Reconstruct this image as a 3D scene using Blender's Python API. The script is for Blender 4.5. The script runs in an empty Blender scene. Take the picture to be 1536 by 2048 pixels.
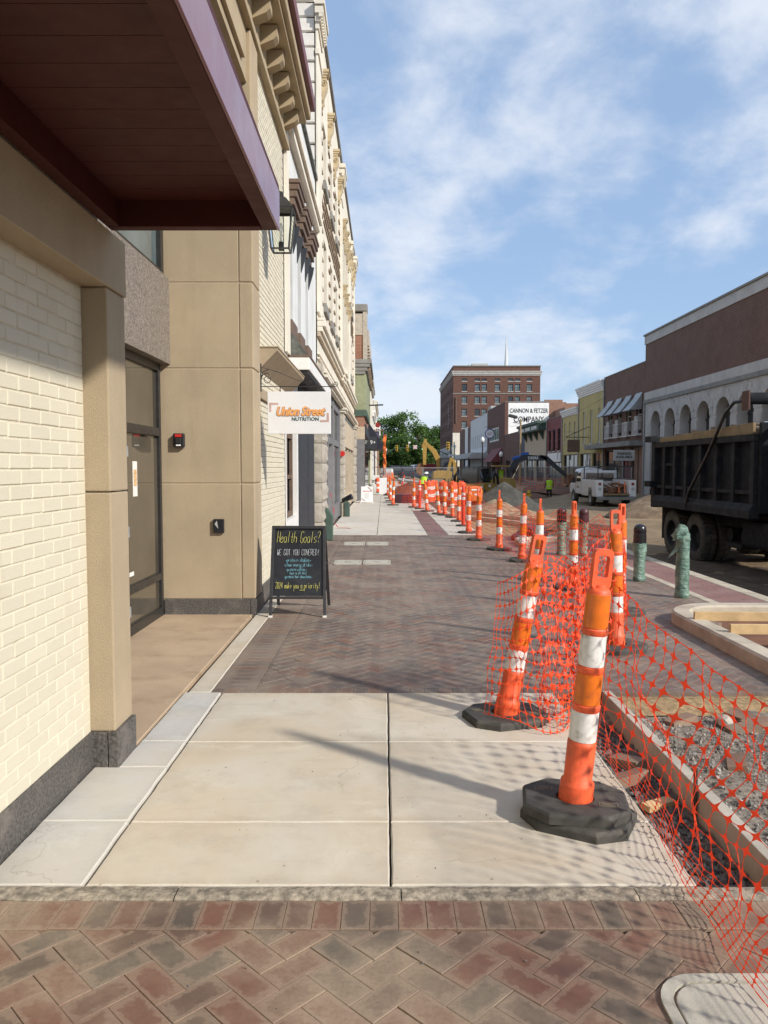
import bpy, bmesh, math, random
from mathutils import Vector, Matrix, Euler, noise

# ------------------------------------------------------------------ camera, sky, sun, exposure
scene = bpy.context.scene
COL = scene.collection
R = math.radians
random.seed(7)

cam_data = bpy.data.cameras.new('camera')
cam = bpy.data.objects.new('camera', cam_data)
COL.objects.link(cam)
cam.location = (0.0, 0.0, 1.6)
cam.rotation_euler = (R(90 - 3.312), 0, 0)
cam_data.sensor_fit = 'VERTICAL'
cam_data.sensor_height = 36.0
cam_data.lens = 36.0 * 1538.0 / 2048.0
cam_data.clip_start = 0.05
cam_data.clip_end = 3000
scene.camera = cam

SUN_EL = R(32.0)
SUN_DIR = Vector((0.80 * math.cos(SUN_EL), -0.60 * math.cos(SUN_EL), math.sin(SUN_EL)))   # towards the sun

world = bpy.data.worlds.new('World')
scene.world = world
world.use_nodes = True
wn, wl = world.node_tree.nodes, world.node_tree.links
wn.clear()
w_out = wn.new('ShaderNodeOutputWorld')
w_bg = wn.new('ShaderNodeBackground')
w_bg.inputs['Strength'].default_value = 0.145
w_sky = wn.new('ShaderNodeTexSky')
w_sky.sky_type = 'NISHITA'
w_sky.sun_disc = False
w_sky.sun_elevation = SUN_EL
w_sky.sun_rotation = math.atan2(SUN_DIR.x, SUN_DIR.y)
w_sky.air_density = 1.0
w_sky.dust_density = 0.25
w_sky.ozone_density = 1.8
# thin broken cloud layer: noise on a flat layer overhead (direction divided by its height)
w_tc = wn.new('ShaderNodeTexCoord')
w_sep = wn.new('ShaderNodeSeparateXYZ')
wl.new(w_tc.outputs['Generated'], w_sep.inputs[0])
def wmath(op, a, b=None, clamp=False):
    n = wn.new('ShaderNodeMath'); n.operation = op; n.use_clamp = clamp
    for i, s in enumerate((a, b)):
        if s is None: continue
        if isinstance(s, (int, float)): n.inputs[i].default_value = s
        else: wl.new(s, n.inputs[i])
    return n.outputs[0]
w_z = wmath('ADD', wmath('MAXIMUM', w_sep.outputs[2], 0.0), 0.38)
w_x = wmath('DIVIDE', w_sep.outputs[0], w_z)
w_y = wmath('DIVIDE', w_sep.outputs[1], w_z)
w_cmb = wn.new('ShaderNodeCombineXYZ')
wl.new(w_x, w_cmb.inputs[0]); wl.new(w_y, w_cmb.inputs[1])
def wnoise(scale, detail, rough, off, dist=0.0):
    mp = wn.new('ShaderNodeMapping'); mp.inputs['Location'].default_value = off
    wl.new(w_cmb.outputs[0], mp.inputs[0])
    n = wn.new('ShaderNodeTexNoise'); n.inputs['Scale'].default_value = scale
    n.inputs['Detail'].default_value = detail; n.inputs['Roughness'].default_value = rough
    n.inputs['Distortion'].default_value = dist
    wl.new(mp.outputs[0], n.inputs['Vector'])
    return n.outputs['Fac']
CLOUD_OFF = (1.35, 0.55, 0.0)
c_big = wnoise(1.15, 2.0, 0.5, CLOUD_OFF, 0.1)
c_mid = wnoise(5.5, 7.0, 0.58, (4.0, 2.5, 0.0), 0.15)
c_sum = wmath('ADD', wmath('MULTIPLY', c_big, 0.74), wmath('MULTIPLY', c_mid, 0.60))
w_rmp = wn.new('ShaderNodeMapRange'); w_rmp.interpolation_type = 'SMOOTHSTEP'
w_rmp.inputs['From Min'].default_value = 0.58; w_rmp.inputs['From Max'].default_value = 0.85
w_rmp.inputs['To Min'].default_value = 0.0; w_rmp.inputs['To Max'].default_value = 0.78
wl.new(c_sum, w_rmp.inputs['Value'])
w_mix = wn.new('ShaderNodeMixRGB')
wl.new(w_rmp.outputs[0], w_mix.inputs[0])
w_veil = wn.new('ShaderNodeMixRGB')            # thin even high veil over the whole sky
w_veil.inputs[0].default_value = 0.68
wl.new(w_sky.outputs[0], w_veil.inputs[1])
w_veil.inputs[2].default_value = (2.2, 3.15, 4.75, 1)
wl.new(w_veil.outputs[0], w_mix.inputs[1])
w_mix.inputs[2].default_value = (5.2, 5.45, 5.9, 1)
wl.new(w_mix.outputs[0], w_bg.inputs['Color'])
wl.new(w_bg.outputs[0], w_out.inputs['Surface'])

sun_data = bpy.data.lights.new('sun', 'SUN')
sun_data.energy = 4.25
sun_data.angle = R(3.0)
sun_data.color = (1.0, 0.945, 0.86)
sun = bpy.data.objects.new('sun', sun_data)
COL.objects.link(sun)
sun.rotation_euler = (-SUN_DIR).to_track_quat('-Z', 'Y').to_euler()
sun.location = SUN_DIR * 60

scene.view_settings.view_transform = 'Standard'
scene.view_settings.look = 'None'
scene.view_settings.gamma = 1.0
scene.view_settings.exposure = 0.24
scene.view_settings.use_curve_mapping = False
scene.render.engine = 'CYCLES'
scene.cycles.use_denoising = True
scene.cycles.max_bounces = 6
scene.cycles.transparent_max_bounces = 12

# ------------------------------------------------------------------ helpers
def tag(o, label=None, cat=None, group=None, kind=None):
    if label: o['label'] = label
    if cat: o['category'] = cat
    if group: o['group'] = group
    if kind: o['kind'] = kind
    return o

def thing(name, label, cat, loc=(0, 0, 0), rz=0.0, group=None):
    o = bpy.data.objects.new(name, None)
    o.empty_display_size = 0.1
    COL.objects.link(o)
    o.location = loc
    o.rotation_euler = (0, 0, rz)
    return tag(o, label, cat, group)

def link(name, data, mat=None, parent=None, world=False, loc=None, rot=None, scale=None):
    o = bpy.data.objects.new(name, data)
    COL.objects.link(o)
    if mat is not None and len(data.materials) == 0:
        data.materials.append(mat)
    if parent is not None:
        o.parent = parent
        if world:                      # the mesh is modelled in world coordinates
            L = Vector(parent.location); p = parent.parent
            while p is not None:
                L = L + Vector(p.location); p = p.parent
            o.matrix_parent_inverse = Matrix.Translation(-L)
    if loc is not None: o.location = loc
    if rot is not None: o.rotation_euler = rot
    if scale is not None: o.scale = scale
    return o

def copy_tree(root, loc=None, rz=None, label=None, group=None):
    r = root.copy(); COL.objects.link(r)
    if loc is not None: r.location = loc
    if rz is not None: r.rotation_euler = (0, 0, rz)
    if label: r['label'] = label
    if group: r['group'] = group
    for ch in list(root.children):
        c = ch.copy(); COL.objects.link(c); c.parent = r
        for g in list(ch.children):
            d = g.copy(); COL.objects.link(d); d.parent = c
    return r

class MB:
    def __init__(self):
        self.v, self.f, self.uv = [], [], None
    def add(self, vs, fs, uvs=None):
        n = len(self.v)
        self.v += [tuple(p) for p in vs]
        self.f += [tuple(i + n for i in f) for f in fs]
        if uvs is not None:
            if self.uv is None: self.uv = []
            self.uv += uvs
        return self
    def box(self, x0, y0, z0, x1, y1, z1):
        x0, x1 = min(x0, x1), max(x0, x1); y0, y1 = min(y0, y1), max(y0, y1); z0, z1 = min(z0, z1), max(z0, z1)
        return self.add([(x0, y0, z0), (x1, y0, z0), (x1, y1, z0), (x0, y1, z0), (x0, y0, z1), (x1, y0, z1), (x1, y1, z1), (x0, y1, z1)],
                        [(0, 3, 2, 1), (4, 5, 6, 7), (0, 1, 5, 4), (1, 2, 6, 5), (2, 3, 7, 6), (3, 0, 4, 7)])
    def obox(self, c, s, rot=(0, 0, 0)):
        m = Euler(rot).to_matrix(); c = Vector(c)
        hx, hy, hz = s[0] / 2, s[1] / 2, s[2] / 2
        P = [(-hx, -hy, -hz), (hx, -hy, -hz), (hx, hy, -hz), (-hx, hy, -hz), (-hx, -hy, hz), (hx, -hy, hz), (hx, hy, hz), (-hx, hy, hz)]
        return self.add([c + m @ Vector(p) for p in P], [(0, 3, 2, 1), (4, 5, 6, 7), (0, 1, 5, 4), (1, 2, 6, 5), (2, 3, 7, 6), (3, 0, 4, 7)])
    def bar(self, p0, p1, w, h, up=(0, 0, 1)):
        p0, p1 = Vector(p0), Vector(p1); d = (p1 - p0).normalized(); u = Vector(up)
        s = d.cross(u)
        if s.length < 1e-4: s = d.cross(Vector((1, 0, 0)))
        s.normalize(); u = s.cross(d)
        P = []
        for p in (p0, p1):
            for a, b in ((-1, -1), (1, -1), (1, 1), (-1, 1)):
                P.append(p + s * a * w / 2 + u * b * h / 2)
        return self.add(P, [(0, 1, 2, 3), (7, 6, 5, 4), (0, 4, 5, 1), (1, 5, 6, 2), (2, 6, 7, 3), (3, 7, 4, 0)])
    def prism(self, poly, vec):
        n = len(poly); vec = Vector(vec)
        P = [Vector(p) for p in poly]
        return self.add(P + [p + vec for p in P], [tuple(range(n - 1, -1, -1)), tuple(range(n, 2 * n))] +
                        [(i, (i + 1) % n, n + (i + 1) % n, n + i) for i in range(n)])
    def cyl(self, p0, p1, r0, r1=None, n=12, caps=True):
        r1 = r0 if r1 is None else r1
        p0, p1 = Vector(p0), Vector(p1); d = (p1 - p0).normalized()
        a = d.cross(Vector((0, 0, 1)))
        if a.length < 1e-4: a = Vector((1, 0, 0))
        a.normalize(); b = d.cross(a)
        P = []
        for p, r in ((p0, r0), (p1, r1)):
            for i in range(n):
                t = 2 * math.pi * i / n
                P.append(p + (a * math.cos(t) + b * math.sin(t)) * r)
        F = [(i, (i + 1) % n, n + (i + 1) % n, n + i) for i in range(n)]
        if caps: F += [tuple(range(n - 1, -1, -1)), tuple(range(n, 2 * n))]
        return self.add(P, F)
    def tube(self, pts, r, n=6, closed=False):
        pts = [Vector(p) for p in pts]; m = len(pts)
        rr = r if isinstance(r, (list, tuple)) else [r] * m
        base = len(self.v); V = []
        prev = None
        for i, p in enumerate(pts):
            d = pts[min(i + 1, m - 1)] - pts[max(i - 1, 0)]
            if d.length < 1e-9: d = Vector((0, 0, 1))
            d.normalize()
            if prev is None:
                a = d.cross(Vector((0, 0, 1)))
                if a.length < 1e-3: a = d.cross(Vector((1, 0, 0)))
            else:
                a = prev - d * prev.dot(d)
            a.normalize(); prev = a; b = d.cross(a)
            for k in range(n):
                t = 2 * math.pi * k / n
                V.append(p + (a * math.cos(t) + b * math.sin(t)) * rr[i])
        F = []
        for i in range(m - 1):
            for k in range(n):
                F.append((i * n + k, i * n + (k + 1) % n, (i + 1) * n + (k + 1) % n, (i + 1) * n + k))
        F += [tuple(range(n - 1, -1, -1)), tuple(range((m - 1) * n, m * n))]
        return self.add(V, F)
    def lathe(self, prof, n=16, c=(0, 0, 0), phase=0.0, cap=True):
        m = len(prof); V = []
        for r, z in prof:
            for k in range(n):
                t = 2 * math.pi * k / n + phase
                V.append((c[0] + r * math.cos(t), c[1] + r * math.sin(t), c[2] + z))
        F = [(i * n + k, i * n + (k + 1) % n, (i + 1) * n + (k + 1) % n, (i + 1) * n + k) for i in range(m - 1) for k in range(n)]
        if cap: F += [tuple(range(n - 1, -1, -1)), tuple(range((m - 1) * n, m * n))]
        return self.add(V, F)
    def mesh(self, name, smooth=False, angle=35):
        me = bpy.data.meshes.new(name)
        me.from_pydata([tuple(p) for p in self.v], [], self.f)
        if self.uv is not None:
            ul = me.uv_layers.new(name='uv')
            idx = [0] * len(me.loops); me.loops.foreach_get('vertex_index', idx)
            flat = []
            for i in idx: flat += list(self.uv[i])
            ul.data.foreach_set('uv', flat)
        if smooth:
            me.polygons.foreach_set('use_smooth', [True] * len(me.polygons))
            try: me.set_sharp_from_angle(angle=R(angle))
            except Exception: pass
        me.update()
        return me
    def build(self, name, mat, parent=None, world=False, smooth=False, angle=35, bevel=0.0, loc=None, rot=None, segs=2):
        o = link(name, self.mesh(name, smooth, angle), mat, parent, world, loc, rot)
        if bevel > 0:
            b = o.modifiers.new('bevel', 'BEVEL'); b.width = bevel; b.segments = segs; b.limit_method = 'ANGLE'; b.angle_limit = R(40)
        return o

def box_part(name, mat, parent, x0, y0, z0, x1, y1, z1, bevel=0.0, world=True):
    return MB().box(x0, y0, z0, x1, y1, z1).build(name, mat, parent, world, bevel=bevel)

def text_part(name, body, mat, parent, loc, rot, size, world=True, extrude=0.002, offset=0.0, shear=0.0, space=1.0, sx=1.0, align='CENTER'):
    c = bpy.data.curves.new(name, 'FONT')
    c.body = body; c.size = size; c.extrude = extrude; c.offset = offset; c.shear = shear
    c.space_character = space; c.align_x = align; c.align_y = 'CENTER'
    c.resolution_u = 3
    o = link(name, c, mat, parent, world)
    o.location = loc; o.rotation_euler = rot; o.scale = (sx, 1, 1)
    return o
FACE_CAM = (R(90), 0, 0)          # lettering that faces -Y
FACE_STREET_R = (R(90), 0, R(-90))  # faces -X
FACE_STREET_L = (R(90), 0, R(90))   # faces +X

# ------------------------------------------------------------------ materials
class NT:
    """a node tree with short calls"""
    def __init__(self, name):
        self.m = bpy.data.materials.new(name); self.m.use_nodes = True
        self.t = self.m.node_tree; self.n, self.l = self.t.nodes, self.t.links
        self.bsdf = self.n['Principled BSDF']; self.out = self.n['Material Output']
        self.geo = self.n.new('ShaderNodeNewGeometry')
        self.pos = self.geo.outputs['Position']
    def put(self, sock, v):
        if isinstance(v, (int, float)): sock.default_value = v
        elif isinstance(v, tuple): sock.default_value = v if len(v) == 4 or len(sock.default_value) == 3 else (*v, 1)
        else: self.l.new(v, sock)
    def math(self, op, a, b=0.0, clamp=False):
        n = self.n.new('ShaderNodeMath'); n.operation = op; n.use_clamp = clamp
        self.put(n.inputs[0], a); self.put(n.inputs[1], b); return n.outputs[0]
    def noise(self, scale, detail=4, rough=0.55, vec=None, dist=0.0):
        n = self.n.new('ShaderNodeTexNoise')
        n.inputs['Scale'].default_value = scale; n.inputs['Detail'].default_value = detail
        n.inputs['Roughness'].default_value = rough; n.inputs['Distortion'].default_value = dist
        self.l.new(vec if vec is not None else self.pos, n.inputs['Vector']); return n.outputs['Fac']
    def rng(self, v, a, b, c=0.0, d=1.0, smooth=True):
        n = self.n.new('ShaderNodeMapRange')
        if smooth: n.interpolation_type = 'SMOOTHSTEP'
        self.put(n.inputs['Value'], v)
        for k, q in (('From Min', a), ('From Max', b), ('To Min', c), ('To Max', d)): n.inputs[k].default_value = q
        return n.outputs['Result']
    def mix(self, f, a, b, mode='MIX'):
        n = self.n.new('ShaderNodeMixRGB'); n.blend_type = mode
        self.put(n.inputs[0], f); self.put(n.inputs[1], a); self.put(n.inputs[2], b); return n.outputs[0]
    def ramp(self, f, stops, const=False):
        n = self.n.new('ShaderNodeValToRGB'); cr = n.color_ramp
        if const: cr.interpolation = 'CONSTANT'
        while len(cr.elements) < len(stops): cr.elements.new(0.5)
        for e, (p, c) in zip(cr.elements, stops):
            e.position = p; e.color = (*c, 1)
        self.put(n.inputs[0], f); return n.outputs[0]
    def mapping(self, vec, scale=(1, 1, 1), loc=(0, 0, 0), rot=(0, 0, 0)):
        n = self.n.new('ShaderNodeMapping'); n.inputs['Scale'].default_value = scale
        n.inputs['Location'].default_value = loc; n.inputs['Rotation'].default_value = rot
        self.l.new(vec, n.inputs[0]); return n.outputs[0]
    def bump(self, h, strength, dist=0.01):
        n = self.n.new('ShaderNodeBump'); n.inputs['Strength'].default_value = strength; n.inputs['Distance'].default_value = dist
        self.l.new(h, n.inputs['Height']); self.l.new(n.outputs[0], self.bsdf.inputs['Normal'])
    def base(self, c): self.put(self.bsdf.inputs['Base Color'], c)
    def rough(self, r): self.put(self.bsdf.inputs['Roughness'], r)
    def rand(self):
        """a random number for each piece: loose island and object together"""
        oi = self.n.new('ShaderNodeObjectInfo')
        return self.math('FRACT', self.math('ADD', self.geo.outputs['Random Per Island'], oi.outputs['Random']))
    def uv_edge(self, a=1.0):
        """distance to the nearest edge of a piece whose uv runs in metres from its centre, half sizes in the z,w of two uv maps"""
        n = self.n.new('ShaderNodeUVMap'); n.uv_map = 'uv'
        s = self.n.new('ShaderNodeSeparateXYZ'); self.l.new(n.outputs[0], s.inputs[0])
        return s.outputs[0], s.outputs[1]

def plain(name, col, rough=0.7, var=0.12, scale=6.0, bump=0.0, bscale=60.0, metal=0.0, dirt=None, dirt_amt=0.35, dscale=2.5, spec=None, streak=0.0, sscale=1.7):
    t = NT(name)
    lo = tuple(c * (1 - var) for c in col); hi = tuple(min(1, c * (1 + var)) for c in col)
    c = t.mix(t.rng(t.noise(scale, 5), 0.3, 0.7), lo, hi)
    if dirt:
        d = t.noise(dscale, 7, 0.65)
        c = t.mix(t.math('MULTIPLY', t.rng(d, 0.48, 0.72), dirt_amt), c, dirt)
    if streak:
        sv = t.noise(sscale, 7, 0.7, t.mapping(t.pos, (1, 1, 0.07)))
        c = t.mix(t.rng(sv, 0.5, 0.70, 0, streak), c, tuple(x * 0.55 for x in col))
    t.base(c)
    r = t.noise(scale * 2.3, 4)
    t.rough(t.rng(r, 0.2, 0.8, max(0.02, rough - 0.1), min(1, rough + 0.1), False))
    t.bsdf.inputs['Metallic'].default_value = metal
    if spec is not None: t.bsdf.inputs['Specular IOR Level'].default_value = spec
    if bump > 0: t.bump(t.noise(bscale, 5, 0.6), bump, 0.01)
    return t.m

def brick_tex(name, c1, c2, mortar, bw=0.203, bh=0.067, ms=0.008, var=0.5, bump=0.3, stain=None, stain_amt=0.3, mortar_smooth=0.1):
    t = NT(name)
    s = t.n.new('ShaderNodeSeparateXYZ'); t.l.new(t.pos, s.inputs[0])
    cb = t.n.new('ShaderNodeCombineXYZ')
    t.l.new(t.math('ADD', s.outputs[0], s.outputs[1]), cb.inputs[0]); t.l.new(s.outputs[2], cb.inputs[1])
    b = t.n.new('ShaderNodeTexBrick')
    b.inputs['Scale'].default_value = 1.0; b.inputs['Brick Width'].default_value = bw; b.inputs['Row Height'].default_value = bh
    b.inputs['Mortar Size'].default_value = ms; b.inputs['Bias'].default_value = 0.0; b.inputs['Mortar Smooth'].default_value = mortar_smooth
    b.inputs['Color1'].default_value = (*c1, 1); b.inputs['Color2'].default_value = (*c2, 1); b.inputs['Mortar'].default_value = (*mortar, 1)
    t.l.new(cb.outputs[0], b.inputs['Vector'])
    c = t.mix(t.math('MULTIPLY', t.rng(t.noise(1.3, 6, 0.6), 0.35, 0.7), var), b.outputs['Color'], tuple(x * 0.6 for x in c1), 'MIX')
    if stain:
        c = t.mix(t.math('MULTIPLY', t.rng(t.noise(0.35, 7, 0.65), 0.5, 0.75), stain_amt), c, stain)
    t.base(c); t.rough(0.85)
    t.bump(t.math('SUBTRACT', 1.0, b.outputs['Fac']), bump, 0.006)
    return t.m

M = {}
# paving bricks: warm reds to grey browns, pale dusty film at the edges and in patches
def paver_mat(name, stops, dust, dust_amt, edge_amt, wet=0.0, film=None, lo=0.50, hi=0.92, na=1.9, bs=1.5):
    t = NT(name)
    r = t.rand()
    c = t.ramp(r, stops)
    c = t.mix(t.math('MULTIPLY', t.rng(t.noise(55, 6, 0.7), 0.35, 0.7), 0.35), c, (0.09, 0.06, 0.05))
    u, v = t.uv_edge()
    e = t.math('MAXIMUM', t.math('ABSOLUTE', u), t.math('ABSOLUTE', v))     # uv is -1..1 over the brick
    en = t.math('ADD', e, t.math('MULTIPLY', t.math('SUBTRACT', t.noise(26, 6, 0.7), 0.5), na))
    edge = t.math('MULTIPLY', t.rng(en, lo, hi), edge_amt)
    big = t.math('MULTIPLY', t.rng(t.noise(bs, 7, 0.62), 0.38, 0.64), dust_amt)
    c = t.mix(t.math('MULTIPLY', edge, t.rng(t.noise(90, 4, 0.7), 0.25, 0.6, 0.5, 1.0)), c, film or dust)
    c = t.mix(t.math('MULTIPLY', big, t.rng(t.noise(60, 5, 0.7), 0.2, 0.6, 0.45, 1.0)), c, dust)
    t.base(c)
    t.rough(t.rng(t.noise(9, 4), 0.3, 0.7, 0.62 - wet, 0.86 - wet, False))
    t.bump(t.noise(220, 5, 0.7), 0.25, 0.004)
    return t.m
M['paver_near'] = paver_mat('paver_near', [(0.0, (0.145, 0.055, 0.034)), (0.22, (0.175, 0.074, 0.044)), (0.42, (0.14, 0.074, 0.046)), (0.58, (0.088, 0.073, 0.054)), (0.74, (0.155, 0.064, 0.04)), (0.88, (0.075, 0.066, 0.05)), (1.0, (0.14, 0.10, 0.07))], (0.36, 0.275, 0.185), 0.72, 0.6, 0.0, (0.26, 0.18, 0.125), 0.58, 0.82, 1.35, 0.8)
M['paver_field'] = paver_mat('paver_field', [(0.0, (0.165, 0.078, 0.052)), (0.2, (0.13, 0.092, 0.075)), (0.42, (0.11, 0.088, 0.076)), (0.6, (0.19, 0.09, 0.056)), (0.75, (0.115, 0.092, 0.078)), (1.0, (0.15, 0.105, 0.08))], (0.29, 0.23, 0.175), 0.55, 0.34, 0.08)
M['paver_band'] = paver_mat('paver_band', [(0.0, (0.25, 0.11, 0.09)), (1.0, (0.20, 0.095, 0.085))], (0.3, 0.22, 0.19), 0.35, 0.25)

def concrete_mat(name, col, warm, edge_white=0.0, grain=0.25, spots=True):
    t = NT(name)
    c = t.mix(t.rng(t.noise(0.9, 7, 0.62, None, 0.4), 0.36, 0.64), col, warm)
    c = t.mix(t.math('MULTIPLY', t.rng(t.noise(2.1, 8, 0.7, t.mapping(t.pos, loc=(7, 3, 0)), 0.8), 0.52, 0.66), 0.30), c, tuple(min(1, x * 1.22) for x in col))
    c = t.mix(t.math('MULTIPLY', t.rng(t.noise(3.5, 8, 0.72), 0.46, 0.70), 0.34), c, tuple(x * 0.62 for x in warm))
    c = t.mix(t.math('MULTIPLY', t.rng(t.noise(160, 3, 0.6), 0.4, 0.75), 0.16), c, tuple(x * 0.6 for x in col))
    if spots:
        vo = t.n.new('ShaderNodeTexVoronoi'); vo.inputs['Scale'].default_value = 3.2; t.l.new(t.pos, vo.inputs['Vector'])
        sp = t.math('MULTIPLY', t.rng(vo.outputs['Distance'], 0.012, 0.03, 1.0, 0.0), 0.6)
        c = t.mix(sp, c, (0.10, 0.07, 0.045))
        ck = t.n.new('ShaderNodeTexVoronoi'); ck.feature = 'DISTANCE_TO_EDGE'; ck.inputs['Scale'].default_value = 0.55
        wv = t.n.new('ShaderNodeVectorMath'); wv.operation = 'ADD'
        nz = t.n.new('ShaderNodeTexNoise'); nz.inputs['Scale'].default_value = 3.5; nz.inputs['Detail'].default_value = 6; t.l.new(t.pos, nz.inputs['Vector'])
        sc_ = t.n.new('ShaderNodeVectorMath'); sc_.operation = 'SCALE'; sc_.inputs['Scale'].default_value = 0.45; t.l.new(nz.outputs['Color'], sc_.inputs[0])
        t.l.new(t.pos, wv.inputs[0]); t.l.new(sc_.outputs[0], wv.inputs[1]); t.l.new(wv.outputs[0], ck.inputs['Vector'])
        cm = t.math('MULTIPLY', t.rng(ck.outputs['Distance'], 0.0008, 0.0028, 1.0, 0.0), t.rng(t.noise(0.9, 3), 0.5, 0.58, 0.0, 0.35))
        c = t.mix(cm, c, tuple(x * 0.45 for x in warm))
        # faint long scuffs and drying marks
        w = t.noise(2.2, 5, 0.7, t.mapping(t.pos, (0.5, 3.5, 1), rot=(0, 0, 0.5)), 1.2)
        c = t.mix(t.math('MULTIPLY', t.rng(w, 0.58, 0.7), 0.22), c, tuple(x * 0.66 for x in warm))
    if edge_white > 0:
        u, v = t.uv_edge()
        e = t.math('MINIMUM', u, v)                 # uv holds the distance to the slab's edges in metres
        en = t.math('ADD', e, t.math('MULTIPLY', t.math('SUBTRACT', t.noise(60, 4, 0.7), 0.5), 0.02))
        c = t.mix(t.math('MULTIPLY', t.rng(en, -0.002, 0.009, 1.0, 0.0), t.rng(t.noise(7, 5, 0.7), 0.3, 0.65, 0.25, edge_white)), c, (0.72, 0.68, 0.60))
        c = t.mix(t.math('MULTIPLY', t.rng(t.math('ADD', e, t.math('MULTIPLY', t.noise(5, 5, 0.7), 0.12)), 0.05, 0.13, 1.0, 0.0), 0.2), c, tuple(x * 0.6 for x in warm))
    t.base(c)
    t.rough(t.rng(t.noise(3, 5), 0.3, 0.7, 0.72, 0.92, False))
    t.bump(t.noise(260, 4, 0.65), grain, 0.003)
    return t.m
M['concrete'] = concrete_mat('concrete', (0.565, 0.512, 0.42), (0.535, 0.445, 0.325), 0.7)
M['concrete_cool'] = concrete_mat('concrete_cool', (0.54, 0.52, 0.48), (0.54, 0.49, 0.41), 0.7)
M['concrete_walk'] = concrete_mat('concrete_walk', (0.56, 0.52, 0.46), (0.53, 0.475, 0.39), 0.0, spots=False)
M['concrete_kerb'] = plain('concrete_kerb', (0.46, 0.40, 0.31), 0.85, 0.15, 4, 0.3, 120, dirt=(0.24, 0.19, 0.13), dirt_amt=0.5)
M['entry_floor'] = plain('entry_floor', (0.44, 0.325, 0.215), 0.6, 0.10, 2.0, 0.10, 140, dirt=(0.24, 0.16, 0.10), dirt_amt=0.5, dscale=3)
M['granite_band'] = plain('granite_band', (0.30, 0.25, 0.185), 0.9, 0.45, 26, 0.9, 45, dirt=(0.10, 0.085, 0.065), dirt_amt=0.7, dscale=4)
M['joint_dark'] = plain('joint_dark', (0.05, 0.042, 0.035), 0.95, 0.2, 30)
M['bed'] = plain('bed', (0.10, 0.08, 0.06), 0.95, 0.3, 10, 0.4, 60)
M['sand'] = plain('sand', (0.31, 0.215, 0.11), 0.95, 0.35, 25, 0.7, 160, dirt=(0.22, 0.15, 0.08), dscale=5)
def dirt_mat():
    t = NT('dirt')
    c = t.mix(t.rng(t.noise(0.16, 6, 0.6), 0.38, 0.62), (0.30, 0.215, 0.125), (0.17, 0.115, 0.065))
    c = t.mix(t.rng(t.noise(0.5, 6, 0.65), 0.45, 0.7, 0, 0.7), c, (0.115, 0.07, 0.04))
    c = t.mix(t.rng(t.noise(3.0, 7, 0.7), 0.35, 0.75, 0, 0.45), c, (0.37, 0.27, 0.16))
    c = t.mix(t.rng(t.noise(26, 4, 0.7), 0.5, 0.75, 0, 0.45), c, (0.085, 0.06, 0.04))
    t.base(c); t.rough(0.95); t.bump(t.noise(9, 9, 0.72), 0.9, 0.06)
    return t.m
M['dirt'] = dirt_mat()
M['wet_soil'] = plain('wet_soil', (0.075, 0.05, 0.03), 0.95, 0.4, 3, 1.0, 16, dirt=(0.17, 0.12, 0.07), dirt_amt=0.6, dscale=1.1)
M['red_soil'] = plain('red_soil', (0.15, 0.065, 0.035), 0.95, 0.35, 3, 0.9, 12, dirt=(0.07, 0.04, 0.025), dscale=2)
M['gravel_bed'] = plain('gravel_bed', (0.20, 0.17, 0.135), 0.95, 0.5, 30, 1.0, 50, dirt=(0.33, 0.27, 0.19), dirt_amt=0.6, dscale=3)
def rock_mat(name, stops):
    t = NT(name); t.base(t.mix(t.rng(t.noise(90, 4), 0.3, 0.7, 0, 0.4), t.ramp(t.rand(), stops), (0.08, 0.075, 0.07))); t.rough(0.9)
    return t.m
M['rock'] = rock_mat('rock', [(0, (0.12, 0.11, 0.10)), (0.3, (0.28, 0.26, 0.235)), (0.55, (0.20, 0.17, 0.135)), (0.8, (0.46, 0.43, 0.39)), (1, (0.30, 0.17, 0.12))])
M['rock_dark'] = rock_mat('rock_dark', [(0, (0.07, 0.068, 0.065)), (0.5, (0.14, 0.135, 0.125)), (1, (0.22, 0.20, 0.18))])
# walls
def painted_brick(name, col, dirt, amt=0.35):
    t = NT(name)
    r = t.rand()
    c = t.mix(r, tuple(x * 0.93 for x in col), col)
    c = t.mix(t.math('MULTIPLY', t.rng(t.noise(2.2, 7, 0.7), 0.5, 0.78), amt), c, dirt)
    c = t.mix(t.math('MULTIPLY', t.rng(t.noise(30, 5, 0.7), 0.62, 0.8), 0.35), c, tuple(x * 0.7 for x in col))
    vo = t.n.new('ShaderNodeTexVoronoi'); vo.inputs['Scale'].default_value = 5.5; t.l.new(t.pos, vo.inputs['Vector'])
    chip = t.math('MULTIPLY', t.rng(t.math('ADD', vo.outputs['Distance'], t.math('MULTIPLY', t.noise(40, 3), 0.05)), 0.035, 0.06, 1.0, 0.0), t.rng(t.noise(1.4, 4), 0.52, 0.62, 0, 0.75))
    c = t.mix(chip, c, (0.34, 0.22, 0.13))
    drip = t.rng(t.noise(6, 6, 0.65, t.mapping(t.pos, (1, 1, 0.12))), 0.56, 0.72, 0, 0.28)
    c = t.mix(drip, c, tuple(x * 0.72 for x in dirt))
    t.base(c); t.rough(0.62); t.bump(t.noise(70, 7, 0.7), 0.5, 0.005)
    return t.m
M['cream_brick'] = painted_brick('cream_brick', (0.63, 0.58, 0.45), (0.54, 0.46, 0.32))
M['cream_mortar'] = plain('cream_mortar', (0.62, 0.56, 0.43), 0.8, 0.12, 12, 0.4, 90, dirt=(0.36, 0.26, 0.16), dirt_amt=0.4, dscale=7)
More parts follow.
